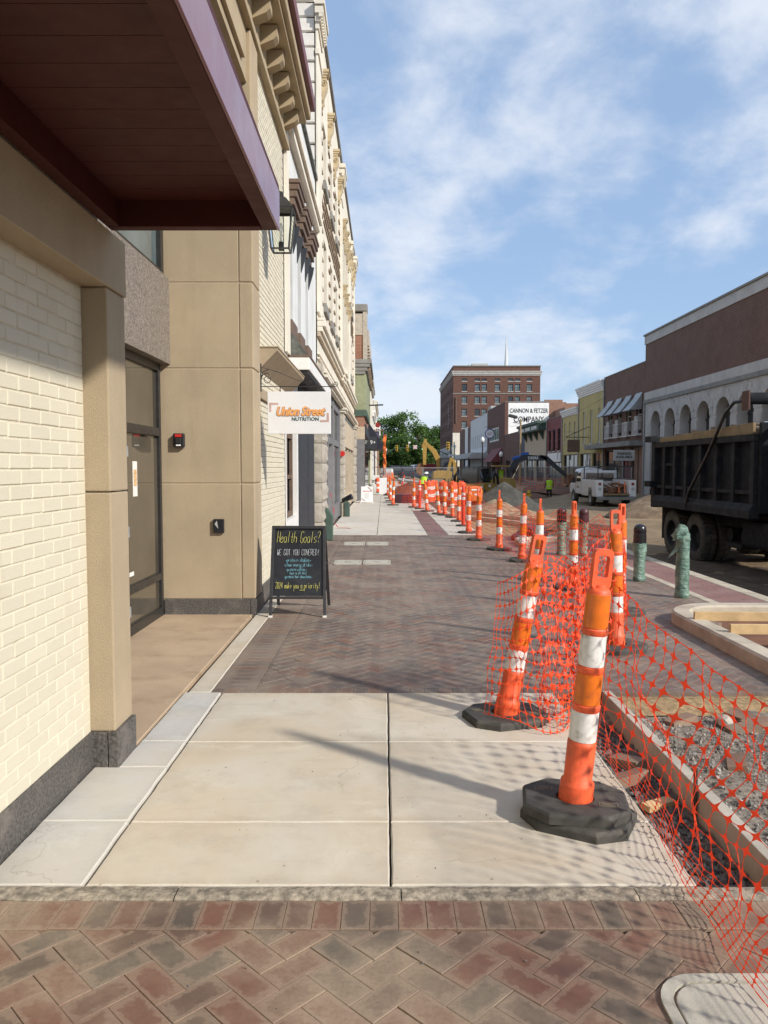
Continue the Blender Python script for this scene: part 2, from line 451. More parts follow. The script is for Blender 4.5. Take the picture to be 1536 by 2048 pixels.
def stucco_mat():
    t = NT('stucco_tan'); col = (0.395, 0.312, 0.205)
    c = t.mix(t.rng(t.noise(1.6, 7, 0.62), 0.3, 0.7), tuple(x * 0.90 for x in col), tuple(x * 1.06 for x in col))
    c = t.mix(t.rng(t.noise(5, 6, 0.65, t.mapping(t.pos, (1, 1, 0.10))), 0.5, 0.72, 0, 0.30), c, (0.29, 0.22, 0.14))
    c = t.mix(t.rng(t.noise(150, 4, 0.7), 0.45, 0.75, 0, 0.28), c, (0.27, 0.205, 0.13))
    t.base(c); t.rough(0.92); t.bump(t.noise(120, 6, 0.72), 0.6, 0.008); return t.m
M['stucco_tan'] = stucco_mat()
M['stucco_joint'] = plain('stucco_joint', (0.40, 0.31, 0.21), 0.9, 0.1, 20)
M['granite'] = plain('granite', (0.20, 0.17, 0.145), 0.45, 0.5, 55, 0.05, 60, dirt=(0.09, 0.08, 0.07), dirt_amt=0.6, dscale=18)
M['granite_dark'] = plain('granite_dark', (0.085, 0.078, 0.07), 0.55, 0.5, 70, 0.1, 60, dirt=(0.22, 0.19, 0.16), dirt_amt=0.5, dscale=6)
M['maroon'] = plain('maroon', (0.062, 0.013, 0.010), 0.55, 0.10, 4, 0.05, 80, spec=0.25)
M['maroon_sky_sheen'] = plain('maroon_sky_sheen', (0.20, 0.085, 0.105), 0.30, 0.05, 3)  # canopy maroon lightened to purple: the sky's reflection put into the base colour
M['maroon_sky_sheen'].node_tree.nodes['Principled BSDF'].inputs['Coat Weight'].default_value = 0.25
M['trim_tan'] = plain('trim_tan', (0.37, 0.29, 0.18), 0.7, 0.08, 4, 0.1, 80)
M['awning_tan'] = plain('awning_tan', (0.36, 0.28, 0.185), 0.8, 0.08, 4, 0.15, 200)
M['black_frame'] = plain('black_frame', (0.022, 0.021, 0.02), 0.4, 0.2, 12)
M['iron'] = plain('iron', (0.03, 0.028, 0.026), 0.5, 0.25, 20, 0.1, 90)
def glass_mat(name, tint, rough=0.03, spec=0.8):
    t = NT(name); t.base(t.mix(t.rng(t.noise(0.9, 3), 0.3, 0.7), tint, tuple(x * 0.55 for x in tint))); t.rough(rough)
    t.bsdf.inputs['Specular IOR Level'].default_value = spec; t.bsdf.inputs['IOR'].default_value = 1.6
    return t.m
M['glass'] = glass_mat('glass', (0.10, 0.085, 0.062), 0.02, 1.0)
M['glass_dark'] = glass_mat('glass_dark', (0.02, 0.022, 0.026), 0.05)
M['glass_sky'] = glass_mat('glass_sky', (0.16, 0.21, 0.22), 0.08)
def clear_glass():
    t = NT('clear_glass'); t.base((0.9, 0.95, 0.93, 1)); t.rough(0.02)
    t.bsdf.inputs['Transmission Weight'].default_value = 1.0; t.bsdf.inputs['IOR'].default_value = 1.02
    return t.m
M['clear_glass'] = clear_glass()
M['white_paint'] = plain('white_paint', (0.70, 0.69, 0.66), 0.6, 0.06, 5, 0.05, 60, dirt=(0.45, 0.42, 0.37), dirt_amt=0.3)
M['white_stucco'] = plain('white_stucco', (0.62, 0.63, 0.62), 0.8, 0.05, 2, 0.2, 60, dirt=(0.45, 0.45, 0.43), dirt_amt=0.4, dscale=0.8, streak=0.3)
M['cream_stone'] = plain('cream_stone', (0.68, 0.63, 0.53), 0.8, 0.07, 1.5, 0.3, 40, dirt=(0.48, 0.42, 0.33), dirt_amt=0.4, dscale=1.0, streak=0.25)
M['white_block'] = plain('white_block', (0.66, 0.63, 0.57), 0.8, 0.08, 4, 0.5, 22, dirt=(0.42, 0.38, 0.32), dirt_amt=0.35, dscale=2.0)
M['trim_brown'] = plain('trim_brown', (0.13, 0.085, 0.06), 0.7, 0.2, 8)
M['dash_brown'] = plain('dash_brown', (0.26, 0.19, 0.13), 0.8, 0.2, 6)
M['ochre'] = plain('ochre', (0.46, 0.37, 0.23), 0.6, 0.15, 6)
M['slate'] = plain('slate', (0.10, 0.105, 0.095), 0.8, 0.35, 9, 0.4, 40, dirt=(0.3, 0.28, 0.22), dirt_amt=0.4, dscale=6)
M['navy_panel'] = plain('navy_panel', (0.028, 0.033, 0.04), 0.6, 0.15, 4)
M['grey_frame'] = plain('grey_frame', (0.16, 0.16, 0.165), 0.6, 0.1, 5)
M['rough_stone'] = plain('rough_stone', (0.40, 0.36, 0.30), 0.9, 0.2, 5, 1.0, 14, dirt=(0.2, 0.17, 0.13), dirt_amt=0.6, dscale=5)
M['beige_panel'] = plain('beige_panel', (0.46, 0.38, 0.28), 0.8, 0.08, 3, dirt=(0.3, 0.25, 0.2), dirt_amt=0.4)
M['green_sage'] = plain('green_sage', (0.24, 0.26, 0.16), 0.8, 0.1, 4)
M['green_dark'] = plain('green_dark', (0.05, 0.085, 0.065), 0.7, 0.15, 4)
M['black_awning'] = plain('black_awning', (0.015, 0.016, 0.03), 0.7, 0.1, 4)
M['old_brick'] = brick_tex('old_brick', (0.30, 0.11, 0.06), (0.22, 0.085, 0.05), (0.33, 0.27, 0.21), stain=(0.35, 0.29, 0.22), stain_amt=0.6)
M['brown_brick'] = brick_tex('brown_brick', (0.125, 0.046, 0.030), (0.085, 0.032, 0.022), (0.20, 0.145, 0.11), 0.22, 0.075, 0.012, 0.35)
M['hotel_brick'] = brick_tex('hotel_brick', (0.125, 0.05, 0.034), (0.092, 0.038, 0.027), (0.16, 0.10, 0.075), 0.22, 0.075, 0.010, 0.4)
M['side_brick'] = brick_tex('side_brick', (0.26, 0.12, 0.075), (0.20, 0.09, 0.06), (0.32, 0.24, 0.18), 0.22, 0.075, 0.012, 0.4, stain=(0.30, 0.21, 0.15))
M['red_paint'] = plain('red_paint', (0.18, 0.045, 0.043), 0.75, 0.12, 3, dirt=(0.11, 0.035, 0.03), streak=0.4)
M['yellow_paint'] = plain('yellow_paint', (0.44, 0.36, 0.15), 0.8, 0.06, 1.0, dirt=(0.3, 0.25, 0.12), dirt_amt=0.35, dscale=0.7, streak=0.4)
M['limestone'] = plain('limestone', (0.44, 0.425, 0.40), 0.85, 0.08, 1.5, 0.2, 30, dirt=(0.28, 0.26, 0.23), dirt_amt=0.35, dscale=1.2, streak=0.35)
M['limestone_dark'] = plain('limestone_dark', (0.21, 0.205, 0.19), 0.85, 0.15, 2)
M['metal_grey'] = plain('metal_grey', (0.34, 0.36, 0.36), 0.5, 0.1, 4, metal=0.3)
M['white_wall'] = plain('white_wall', (0.78, 0.78, 0.76), 0.8, 0.05, 1.2, 0.3, 10, dirt=(0.6, 0.59, 0.56), dirt_amt=0.5, dscale=0.6, streak=0.25)
M['letter_black'] = plain('letter_black', (0.03, 0.032, 0.035), 0.7, 0.3, 3)
M['letter_white'] = plain('letter_white', (0.75, 0.75, 0.73), 0.6, 0.05, 3)
M['letter_green'] = plain('letter_green', (0.05, 0.10, 0.085), 0.6, 0.05, 3)
M['letter_orange'] = plain('letter_orange', (0.78, 0.36, 0.11), 0.6, 0.08, 30)
M['letter_shadow'] = plain('letter_shadow', (0.33, 0.24, 0.22), 0.6, 0.05, 3)
M['letter_pink'] = plain('letter_pink', (0.55, 0.36, 0.30), 0.6, 0.2, 12)
M['sign_white'] = plain('sign_white', (0.74, 0.74, 0.73), 0.45, 0.02, 3, dirt=(0.6, 0.59, 0.57), dirt_amt=0.25)
# traffic control
M['cone_orange'] = plain('cone_orange', (0.80, 0.115, 0.036), 0.5, 0.14, 10, 0.25, 25, dirt=(0.30, 0.10, 0.055), dirt_amt=0.65, dscale=9, streak=0.5, sscale=24)
M['band_orange'] = plain('band_orange', (0.72, 0.16, 0.012), 0.35, 0.10, 24, 0.08, 220, dirt=(0.34, 0.10, 0.03), dirt_amt=0.6, dscale=11, streak=0.4, sscale=30)
M['band_white'] = plain('band_white', (0.74, 0.725, 0.68), 0.35, 0.06, 24, 0.08, 220, dirt=(0.30, 0.25, 0.19), dirt_amt=0.8, dscale=11, streak=0.5, sscale=30)
M['rubber'] = plain('rubber', (0.055, 0.052, 0.045), 0.8, 0.2, 12, 0.12, 90, dirt=(0.14, 0.12, 0.09), dirt_amt=0.6, dscale=5)
M['delineator_red'] = plain('delineator_red', (0.72, 0.05, 0.02), 0.5, 0.1, 8)
def net_mat():
    t = NT('net_orange'); t.base((0.92, 0.115, 0.03, 1)); t.rough(0.45)
    tr = t.n.new('ShaderNodeBsdfTranslucent'); tr.inputs[0].default_value = (1.0, 0.17, 0.05, 1)
    mx = t.n.new('ShaderNodeMixShader'); mx.inputs[0].default_value = 0.4
    t.l.new(t.bsdf.outputs[0], mx.inputs[1]); t.l.new(tr.outputs[0], mx.inputs[2]); t.l.new(mx.outputs[0], t.out.inputs['Surface'])
    return t.m
M['net'] = net_mat()
M['steel_rust'] = plain('steel_rust', (0.06, 0.045, 0.035), 0.8, 0.3, 30, 0.3, 60)
M['lumber'] = plain('lumber', (0.52, 0.36, 0.18), 0.8, 0.15, 7, 0.15, 60, dirt=(0.3, 0.2, 0.1), dirt_amt=0.4)
M['chalkboard'] = plain('chalkboard', (0.02, 0.021, 0.024), 0.35, 0.3, 3, dirt=(0.06, 0.062, 0.065), dirt_amt=0.5, dscale=4)
M['board_frame'] = plain('board_frame', (0.028, 0.028, 0.03), 0.55, 0.2, 9, dirt=(0.2, 0.16, 0.1), dirt_amt=0.12, dscale=20)
M['chalk_yellow'] = plain('chalk_yellow', (0.62, 0.58, 0.16), 0.9, 0.2, 60)
M['chalk_white'] = plain('chalk_white', (0.62, 0.64, 0.66), 0.9, 0.2, 60)
M['chalk_blue'] = plain('chalk_blue', (0.22, 0.52, 0.60), 0.9, 0.2, 60)
def wrap_mat():
    t = NT('green_wrap'); c = t.mix(t.rng(t.noise(9, 6, 0.65), 0.35, 0.7), (0.075, 0.15, 0.112), (0.23, 0.345, 0.27)); t.base(c)
    t.rough(0.28); t.bump(t.noise(14, 6, 0.6, t.mapping(t.pos, (1, 1, 2.5))), 0.9, 0.03)
    return t.m
M['green_wrap'] = wrap_mat()
M['black_gloss'] = plain('black_gloss', (0.014, 0.014, 0.016), 0.25, 0.2, 8)
M['tyre'] = plain('tyre', (0.045, 0.043, 0.039), 0.85, 0.25, 9, 0.3, 60, dirt=(0.17, 0.135, 0.095), dirt_amt=0.6, dscale=4)
M['truck_black'] = plain('truck_black', (0.014, 0.0155, 0.019), 0.8, 0.25, 5, 0.15, 40, spec=0.15, dirt=(0.04, 0.037, 0.035), dirt_amt=0.35, dscale=2.5)
M['truck_rib'] = plain('truck_rib', (0.019, 0.0205, 0.0235), 0.8, 0.2, 6, 0.15, 40, spec=0.2, dirt=(0.06, 0.053, 0.045), dirt_amt=0.4, dscale=3)
M['chrome'] = plain('chrome', (0.62, 0.62, 0.62), 0.14, 0.1, 9, metal=1.0)
M['board_wood'] = plain('board_wood', (0.21, 0.15, 0.075), 0.8, 0.2, 5, dirt=(0.12, 0.085, 0.045))
M['cat_yellow'] = plain('cat_yellow', (0.34, 0.205, 0.04), 0.5, 0.12, 4, dirt=(0.25, 0.16, 0.06), dirt_amt=0.45, dscale=3)
M['bucket_brown'] = plain('bucket_brown', (0.19, 0.09, 0.045), 0.85, 0.3, 5, 0.3, 30)
M['boom_dark'] = plain('boom_dark', (0.028, 0.03, 0.036), 0.5, 0.2, 5)
M['blue_pad'] = plain('blue_pad', (0.02, 0.10, 0.40), 0.6, 0.1, 5)
M['car_white'] = plain('car_white', (0.68, 0.68, 0.67), 0.35, 0.05, 3, dirt=(0.42, 0.36, 0.28), dirt_amt=0.35, dscale=3)
M['car_dark'] = plain('car_dark', (0.02, 0.025, 0.04), 0.3, 0.1, 3)
M['car_red'] = plain('car_red', (0.20, 0.015, 0.015), 0.3, 0.1, 3)
M['car_silver'] = plain('car_silver', (0.42, 0.43, 0.44), 0.3, 0.08, 3)
M['tail_light'] = plain('tail_light', (0.20, 0.012, 0.012), 0.3, 0.1, 5)
M['machine_orange'] = plain('machine_orange', (0.72, 0.16, 0.03), 0.55, 0.12, 5, dirt=(0.3, 0.12, 0.05), dirt_amt=0.35)
M['pile_grey'] = plain('pile_grey', (0.060, 0.057, 0.048), 0.95, 0.25, 4, 0.9, 18, dirt=(0.10, 0.094, 0.08), dirt_amt=0.6, dscale=1.2)
M['pile_brown'] = plain('pile_brown', (0.17, 0.12, 0.075), 0.95, 0.3, 3, 1.0, 14, dirt=(0.25, 0.20, 0.14), dirt_amt=0.5, dscale=1.5)
M['pile_tan'] = plain('pile_tan', (0.26, 0.19, 0.12), 0.95, 0.3, 5, 0.9, 16, dirt=(0.33, 0.26, 0.17), dscale=2)
M['tarp_maroon'] = plain('tarp_maroon', (0.06, 0.018, 0.022), 0.45, 0.2, 5, 0.3, 12)
M['vest'] = plain('vest', (0.45, 0.75, 0.03), 0.8, 0.1, 9)
M['vest_stripe'] = plain('vest_stripe', (0.65, 0.55, 0.35), 0.4, 0.1, 9)
M['skin'] = plain('skin', (0.35, 0.20, 0.13), 0.6, 0.08, 9)
M['trousers'] = plain('trousers', (0.02, 0.02, 0.025), 0.8, 0.2, 9)
M['helmet_dark'] = plain('helmet_dark', (0.05, 0.05, 0.055), 0.4, 0.1, 5)
M['galvanised'] = plain('galvanised', (0.30, 0.31, 0.32), 0.5, 0.15, 9, metal=0.4)
M['pole_wood'] = plain('pole_wood', (0.32, 0.23, 0.12), 0.85, 0.15, 4, 0.2, 40)
M['signal_yellow'] = plain('signal_yellow', (0.60, 0.36, 0.02), 0.5, 0.1, 5)
M['pole_green'] = plain('pole_green', (0.05, 0.09, 0.075), 0.5, 0.1, 5)
M['globe'] = plain('globe', (0.80, 0.80, 0.78), 0.3, 0.02, 5)
def lit(name, col, s):
    t = NT(name); t.base((*col, 1)); t.bsdf.inputs['Emission Color'].default_value = (*col, 1); t.bsdf.inputs['Emission Strength'].default_value = s
    return t.m
M['green_light'] = lit('green_light', (0.1, 0.9, 0.6), 1.5)
M['amber_light'] = lit('amber_light', (1.0, 0.55, 0.12), 1.2)
def leaf_mat(name, a, b):
    t = NT(name); c = t.mix(t.rng(t.noise(0.25, 4), 0.35, 0.65), a, b)
    c = t.mix(t.math('MULTIPLY', t.rand(), 0.5), c, tuple(x * 1.5 for x in b)); t.base(c); t.rough(0.85); t.bsdf.inputs['Specular IOR Level'].default_value = 0.15
    tr = t.n.new('ShaderNodeBsdfTranslucent'); t.l.new(c, tr.inputs[0])
    mx = t.n.new('ShaderNodeMixShader'); mx.inputs[0].default_value = 0.3
    t.l.new(t.bsdf.outputs[0], mx.inputs[1]); t.l.new(tr.outputs[0], mx.inputs[2]); t.l.new(mx.outputs[0], t.out.inputs['Surface'])
    return t.m
M['leaf_a'] = leaf_mat('leaf_a', (0.075, 0.14, 0.035), (0.12, 0.20, 0.055))
M['leaf_b'] = leaf_mat('leaf_b', (0.05, 0.10, 0.028), (0.08, 0.14, 0.04))
M['bark'] = plain('bark', (0.10, 0.075, 0.055), 0.9, 0.3, 6, 0.5, 30)
M['asphalt'] = plain('asphalt', (0.055, 0.055, 0.056), 0.9, 0.2, 3, 0.3, 60)
M['purple_wall'] = plain('purple_wall', (0.07, 0.06, 0.10), 0.7, 0.1, 4)
M['pipe_grey'] = plain('pipe_grey', (0.20, 0.21, 0.21), 0.6, 0.2, 5)
M['paper'] = plain('paper', (0.72, 0.70, 0.64), 0.7, 0.06, 40)
M['print_orange'] = plain('print_orange', (0.62, 0.40, 0.20), 0.7, 0.5, 60)
M['ribbon_red'] = plain('ribbon_red', (0.35, 0.02, 0.04), 0.6, 0.1, 9)
M['box_black'] = plain('box_black', (0.018, 0.018, 0.02), 0.35, 0.2, 9)
M['box_red'] = plain('box_red', (0.55, 0.03, 0.02), 0.35, 0.1, 9)
M['ac_grey'] = plain('ac_grey', (0.40, 0.40, 0.38), 0.6, 0.1, 9)
# ------------------------------------------------------------------ ground and pavement
def smooth01(t): t = max(0.0, min(1.0, t)); return t * t * (3 - 2 * t)
def ground_z(x, y):
    z = -0.42
    if x < 5.4: z += 0.24 * smooth01((5.4 - x) / 0.9) if y > 17 else 0.10 * smooth01((5.4 - x) / 0.9)
    z += 0.32 * smooth01((x - 13.2) / 1.2)
    z += 1.55 * smooth01((y - 78) / 120)
    if 4.6 < x < 15.5 and -5 < y < 110:
        z += 0.07 * (noise.noise(Vector((x * 0.55, y * 0.4, 0))) + 0.5 * noise.noise(Vector((x * 1.9, y * 1.5, 3))))
        berm = math.exp(-((x - 12.4) / 1.3) ** 2) * smooth01((y - 45) / 4) * (1 - smooth01((y - 76) / 8))
        z += berm * (0.32 + 0.25 * noise.noise(Vector((x * 0.9, y * 0.5, 7))))
        rut = math.exp(-((x - 7.4) / 0.35) ** 2) + math.exp(-((x - 9.2) / 0.35) ** 2)
        z -= 0.05 * rut * (1 - smooth01((y - 50) / 20))
    return z
def steps(a, b, n): return [a + (b - a) * i / n for i in range(n + 1)]
gx = [-400, -150, -60, -20, -6] + steps(-2, 4.4, 8) + steps(4.65, 15.5, 42) + [16.4, 18, 24, 50, 150, 400]
gy = [-120, -40, -10, 0] + steps(3, 60, 150) + steps(61, 110, 40) + steps(115, 260, 30) + [320, 500, 1200]
mb = MB()
mb.v = [(x, y, ground_z(x, y)) for y in gy for x in gx]
nx = len(gx)
mb.f = [(j * nx + i, j * nx + i + 1, (j + 1) * nx + i + 1, (j + 1) * nx + i) for j in range(len(gy) - 1) for i in range(nx - 1)]
ground = mb.build('ground', M['dirt'], smooth=True, angle=80)
tag(ground, 'bare tan and brown dirt of the dug up street', None, kind='structure')

# paved street beyond the works
mb = MB()
ys = steps(118, 210, 16)
for y in ys: mb.v += [(3.6, y, ground_z(3.6, y) + 0.012), (13.0, y, ground_z(13.0, y) + 0.012)]
mb.f = [(2 * i, 2 * i + 1, 2 * i + 3, 2 * i + 2) for i in range(len(ys) - 1)]
road = mb.build('road', M['asphalt']); tag(road, 'grey asphalt street beyond the dug up block', kind='structure')

pavement = bpy.data.objects.new('pavement', None); COL.objects.link(pavement)
tag(pavement, 'pavement of brick and concrete along the shopfronts', kind='structure')
box_part('pavement_bed', M['bed'], pavement, -3.4, -4, -0.60, 1.19, 18.2, -0.052)
box_part('pavement_bed', M['bed'], pavement, 1.20, 5.42, -0.60, 4.55, 18.2, -0.054)
box_part('pavement_bed', M['bed'], pavement, 1.20, -4, -0.60, 4.55, 2.76, -0.055)

LB, WB = 0.2032, 0.1016
def clip(poly, a, b, c):            # keep a*x + b*y <= c
    out = []
    for i in range(len(poly)):
        p, q = poly[i], poly[(i + 1) % len(poly)]
        dp, dq = a * p[0] + b * p[1] - c, a * q[0] + b * q[1] - c
        if dp <= 0: out.append(p)
        if dp * dq < 0:
            t = dp / (dp - dq); out.append((p[0] + (q[0] - p[0]) * t, p[1] + (q[1] - p[1]) * t))
    return out
def area(poly): return 0.5 * abs(sum(poly[i][0] * poly[(i + 1) % len(poly)][1] - poly[(i + 1) % len(poly)][0] * poly[i][1] for i in range(len(poly))))
def paver_geo(mb, poly, uvf, z, gap=0.0010, ch=0.0022, depth=0.05, tilt=(0, 0)):
    cx = sum(p[0] for p in poly) / len(poly); cy = sum(p[1] for p in poly) / len(poly)
    def inset(d):
        out = []
        for x, y in poly:
            l = math.hypot(x - cx, y - cy) or 1e-6; k = max(0.2, 1 - d * 1.25 / l); out.append((cx + (x - cx) * k, cy + (y - cy) * k))
        return out
    a, b = inset(gap), inset(gap + ch); n = len(poly)
    zz = lambda p: z + (p[0] - cx) * tilt[0] + (p[1] - cy) * tilt[1]
    V = [(x, y, z - depth) for x, y in a] + [(x, y, zz((x, y)) - ch * 0.7) for x, y in a] + [(x, y, zz((x, y))) for x, y in b]
    U = [uvf(x, y) for x, y in a] * 2 + [uvf(x, y) for x, y in b]
    Fc = [(i, (i + 1) % n, n + (i + 1) % n, n + i) for i in range(n)] + [(n + i, n + (i + 1) % n, 2 * n + (i + 1) % n, 2 * n + i) for i in range(n)] + [tuple(range(2 * n, 3 * n))]
    mb.add(V, Fc, U)
def rect_poly(cx, cy, hx, hy, a):
    c, s = math.cos(a), math.sin(a)
    return [(cx + x * c - y * s, cy + x * s + y * c) for x, y in ((-hx, -hy), (hx, -hy), (hx, hy), (-hx, hy))]
def brick_uv(cx, cy, hx, hy, a):
    c, s = math.cos(a), math.sin(a)
    return lambda x, y: (((x - cx) * c + (y - cy) * s) / hx, (-(x - cx) * s + (y - cy) * c) / hy)
def herringbone(x0, x1, y0, y1, ang, org=(0.0, 0.0), skip=None):
    """centres and angles of the bricks whose clipped outline lies in the rectangle"""
    out = []; c, s = math.cos(ang), math.sin(ang); w = WB
    rad = math.hypot(x1 - x0, y1 - y0) / w; ox0, oy0 = (x0 + x1) / 2 + org[0], (y0 + y1) / 2 + org[1]
    n = int(rad * 0.8) + 4
    for a in range(-n, n):
        for b in range(-n // 2, n // 2):
            for (px, py, rot) in ((1.0, 0.5, 0.0), (2.5, 0.0, math.pi / 2)):
                lx, ly = (a + 2 * b + px) * w, (a - 2 * b + py) * w
                x, y = ox0 + lx * c - ly * s, oy0 + lx * s + ly * c
                if x < x0 - 0.12 or x > x1 + 0.12 or y < y0 - 0.12 or y > y1 + 0.12: continue
                if skip and skip(x, y): continue
                poly = rect_poly(x, y, LB / 2, WB / 2, ang + rot)
                q = clip(clip(clip(clip(poly, -1, 0, -x0), 1, 0, x1), 0, -1, -y0), 0, 1, y1)
                if len(q) > 2 and area(q) > 0.0006:
                    out.append((x, y, ang + rot, q, area(q) > LB * WB * 0.999))
    return out
mb = MB(); paver_geo(mb, rect_poly(0, 0, LB / 2, WB / 2, 0), brick_uv(0, 0, LB / 2, WB / 2, 0), 0.0)
PAVER = {k: mb.mesh('paver_' + k) for k in ('paver_near', 'paver_field', 'paver_band')}
for k, me in PAVER.items(): me.materials.append(M[k])
def lay(bricks, matname, parent, limit, z=0.0):
    bricks = sorted(bricks, key=lambda b: b[1])
    rnd = random.Random(3)
    rest = MB()
    for i, (x, y, a, q, whole) in enumerate(bricks):
        dz = rnd.uniform(-0.0018, 0.0018); tl = (rnd.uniform(-0.008, 0.008), rnd.uniform(-0.008, 0.008))
        if i < limit:
            if whole:
                o = link('brick', PAVER[matname], None, parent, True)
                o.location = (x, y, z + dz); o.rotation_euler = (tl[1], -tl[0], a)
            else:
                m1 = MB(); paver_geo(m1, q, brick_uv(x, y, LB / 2, WB / 2, a), z + dz)
                m1.build('brick', M[matname], parent, True)
        else:
            paver_geo(rest, q, brick_uv(x, y, LB / 2, WB / 2, a), z + dz, tilt=tl)
    if rest.v:
        o = rest.build('brick_field', M[matname], parent, True); o['kind'] = 'stuff'

LID = (0.83, 1.55, 1.60, 2.335)
def in_lid(x, y): return LID[0] + 0.09 < x < LID[1] - 0.09 and LID[2] + 0.09 < y < LID[3] - 0.09
near = herringbone(-1.575, 2.6, 1.35, 2.575, math.pi / 4, (0.03, 0.02), in_lid)
lay(near, 'paver_near', pavement, 300)
sold = []
x = -1.575
while x < 2.6:
    cx = x + WB / 2; q = rect_poly(cx, 2.668, 0.088, WB / 2, math.pi / 2); sold.append((cx, 2.668, math.pi / 2, q, False)); x += WB
lay(sold, 'paver_near', pavement, 60, 0.001)

# rough stone band between the bricks and the concrete
rnd = random.Random(11)
xs_ = [-1.575, -0.78, 0.065, 0.95, 1.8, 2.6]
for a, b in zip(xs_[:-1], xs_[1:]):
    mb = MB(); nu = 22; nv = 5
    for j in range(nv + 1):
        for i in range(nu + 1):
            xx = a + 0.002 + (b - a - 0.004) * i / nu; yy = 2.762 + 0.094 * j / nv
            ed = 0.006 if j in (0, nv) else 0
            if j == 0: yy += 0.006 * noise.noise(Vector((xx * 22, 1, 5)))
            if j == nv: yy += 0.004 * noise.noise(Vector((xx * 22, 9, 5)))
            mb.v.append((xx, yy, 0.004 - ed + 0.006 * noise.noise(Vector((xx * 16, yy * 30, 2)))))
    m = nu + 1
    mb.f = [(j * m + i, j * m + i + 1, (j + 1) * m + i + 1, (j + 1) * m + i) for j in range(nv) for i in range(nu)]
    k = len(mb.v)
    mb.v += [(a + 0.002, 2.765, -0.05), (b - 0.002, 2.765, -0.05)]
    mb.f.append(tuple([k, k + 1] + list(range(nu, -1, -1))))
    mb.build('kerb_stone', M['granite_band'], pavement, True, smooth=True, angle=60)

def slab(name, mat, x0, x1, y0, y1, z=0.0, gap=0.0045, depth=0.12, ch=0.006, zf=None):
    x0 += gap; x1 -= gap; y0 += gap; y1 -= gap
    n = 12; mb = MB(); V, U, Fc = [], [], []
    X = [x0, x0 + ch] + [x0 + (x1 - x0) * k / n for k in range(1, n)] + [x1 - ch, x1]
    Yv = [y0, y0 + ch] + [y0 + (y1 - y0) * k / n for k in range(1, n)] + [y1 - ch, y1]
    m = len(X)
    for j, yy in enumerate(Yv):
        for i, xx in enumerate(X):
            e = i in (0, m - 1) or j in (0, m - 1)
            jx = 0.004 * noise.noise(Vector((xx * 9, yy * 9, 5))) if i in (0, 1, m - 2, m - 1) else 0
            jy = 0.004 * noise.noise(Vector((xx * 9, yy * 9, 15))) if j in (0, 1, m - 2, m - 1) else 0
            V.append((xx + jx, yy + jy, z - (ch * 0.8 if e else 0))); U.append((min(xx - x0, x1 - xx), min(yy - y0, y1 - yy)))
    Fc = [(j * m + i, j * m + i + 1, (j + 1) * m + i + 1, (j + 1) * m + i) for j in range(m - 1) for i in range(m - 1)]
    ring = list(range(m)) + [j * m + m - 1 for j in range(1, m)] + [(m - 1) * m + i for i in range(m - 2, -1, -1)] + [j * m for j in range(m - 2, 0, -1)]
    k = len(V); L = len(ring)
    for r in ring: V.append((V[r][0], V[r][1], z - depth)); U.append((0.0, 0.0))
    for i in range(L):
        a, b = ring[i], ring[(i + 1) % L]; Fc.append((k + i, k + (i + 1) % L, b, a))
    mb.add(V, Fc, U)
    return mb.build(name, mat, pavement, True)
JY = [2.862, 3.39, 4.41, 5.392]
for y0, y1 in zip(JY[:-1], JY[1:]):
    slab('slab', M['concrete'], -1.150, 0.026, y0, y1)
    slab('slab', M['concrete'], 0.026, 1.205, y0, y1, 0.001)
for y0, y1 in zip([2.862, 3.40, 4.03, 4.42], [3.40, 4.03, 4.42, 5.40]):
    slab('slab', M['concrete_cool'], -1.553 if y0 < 4.0 else -1.425, -1.156, y0, y1, 0.002)
slab('slab', M['concrete'], -1.40, -1.235, 5.40, 10.6, 0.002)
slab('slab', M['concrete_walk'], -1.40, -1.235, 10.6, 18.2, 0.002)
slab('slab', M['entry_floor'], -2.40, -1.43, 4.31, 8.30, 0.004)

# brick field
PL = (2.96, 4.35, 3.2, 8.35, 0.75)           # planter: x0, x1, y0, y1, corner radius
def in_planter(x, y): return PL[0] + 0.14 < x < PL[1] - 0.1 and y < PL[3] - 0.14 and (x > PL[0] + 0.45 or y < PL[3] - 0.5)
UT = [(-0.84, -0.38, 12.62, 13.22), (-0.35, 0.11, 12.62, 13.22), (-0.84, -0.40, 15.75, 16.45), (-0.37, 0.09, 15.75, 16.45)]
def in_util(x, y): return any(a + 0.04 < x < b - 0.04 and c + 0.04 < y < d - 0.04 for a, b, c, d in UT)
field = herringbone(-0.925, 3.85, 5.50, 18.18, math.pi / 4, (0.01, 0.03), lambda x, y: in_planter(x, y) or in_util(x, y))
lay(field, 'paver_field', pavement, 300)
edge = []
x = -1.235
while x < 3.85:
    q = rect_poly(x + WB / 2, 5.446, 0.05, WB / 2, math.pi / 2)
    if not in_planter(x + WB / 2, 5.446): edge.append((x + WB / 2, 5.446, math.pi / 2, q, False))
    x += WB
lay(edge, 'paver_field', pavement, 60, 0.001)
bord = []
y = 5.50
while y < 18.15:
    for xx in (-1.235 + LB / 2 - 0.05, -0.925 - LB / 2 + 0.05):
        pass
    q = rect_poly(-1.08, y + WB / 2, 0.153, WB / 2, 0.0)
    bord.append((-1.08, y + WB / 2, 0.0, q, False)); y += WB
lay(bord, 'paver_field', pavement, 40)

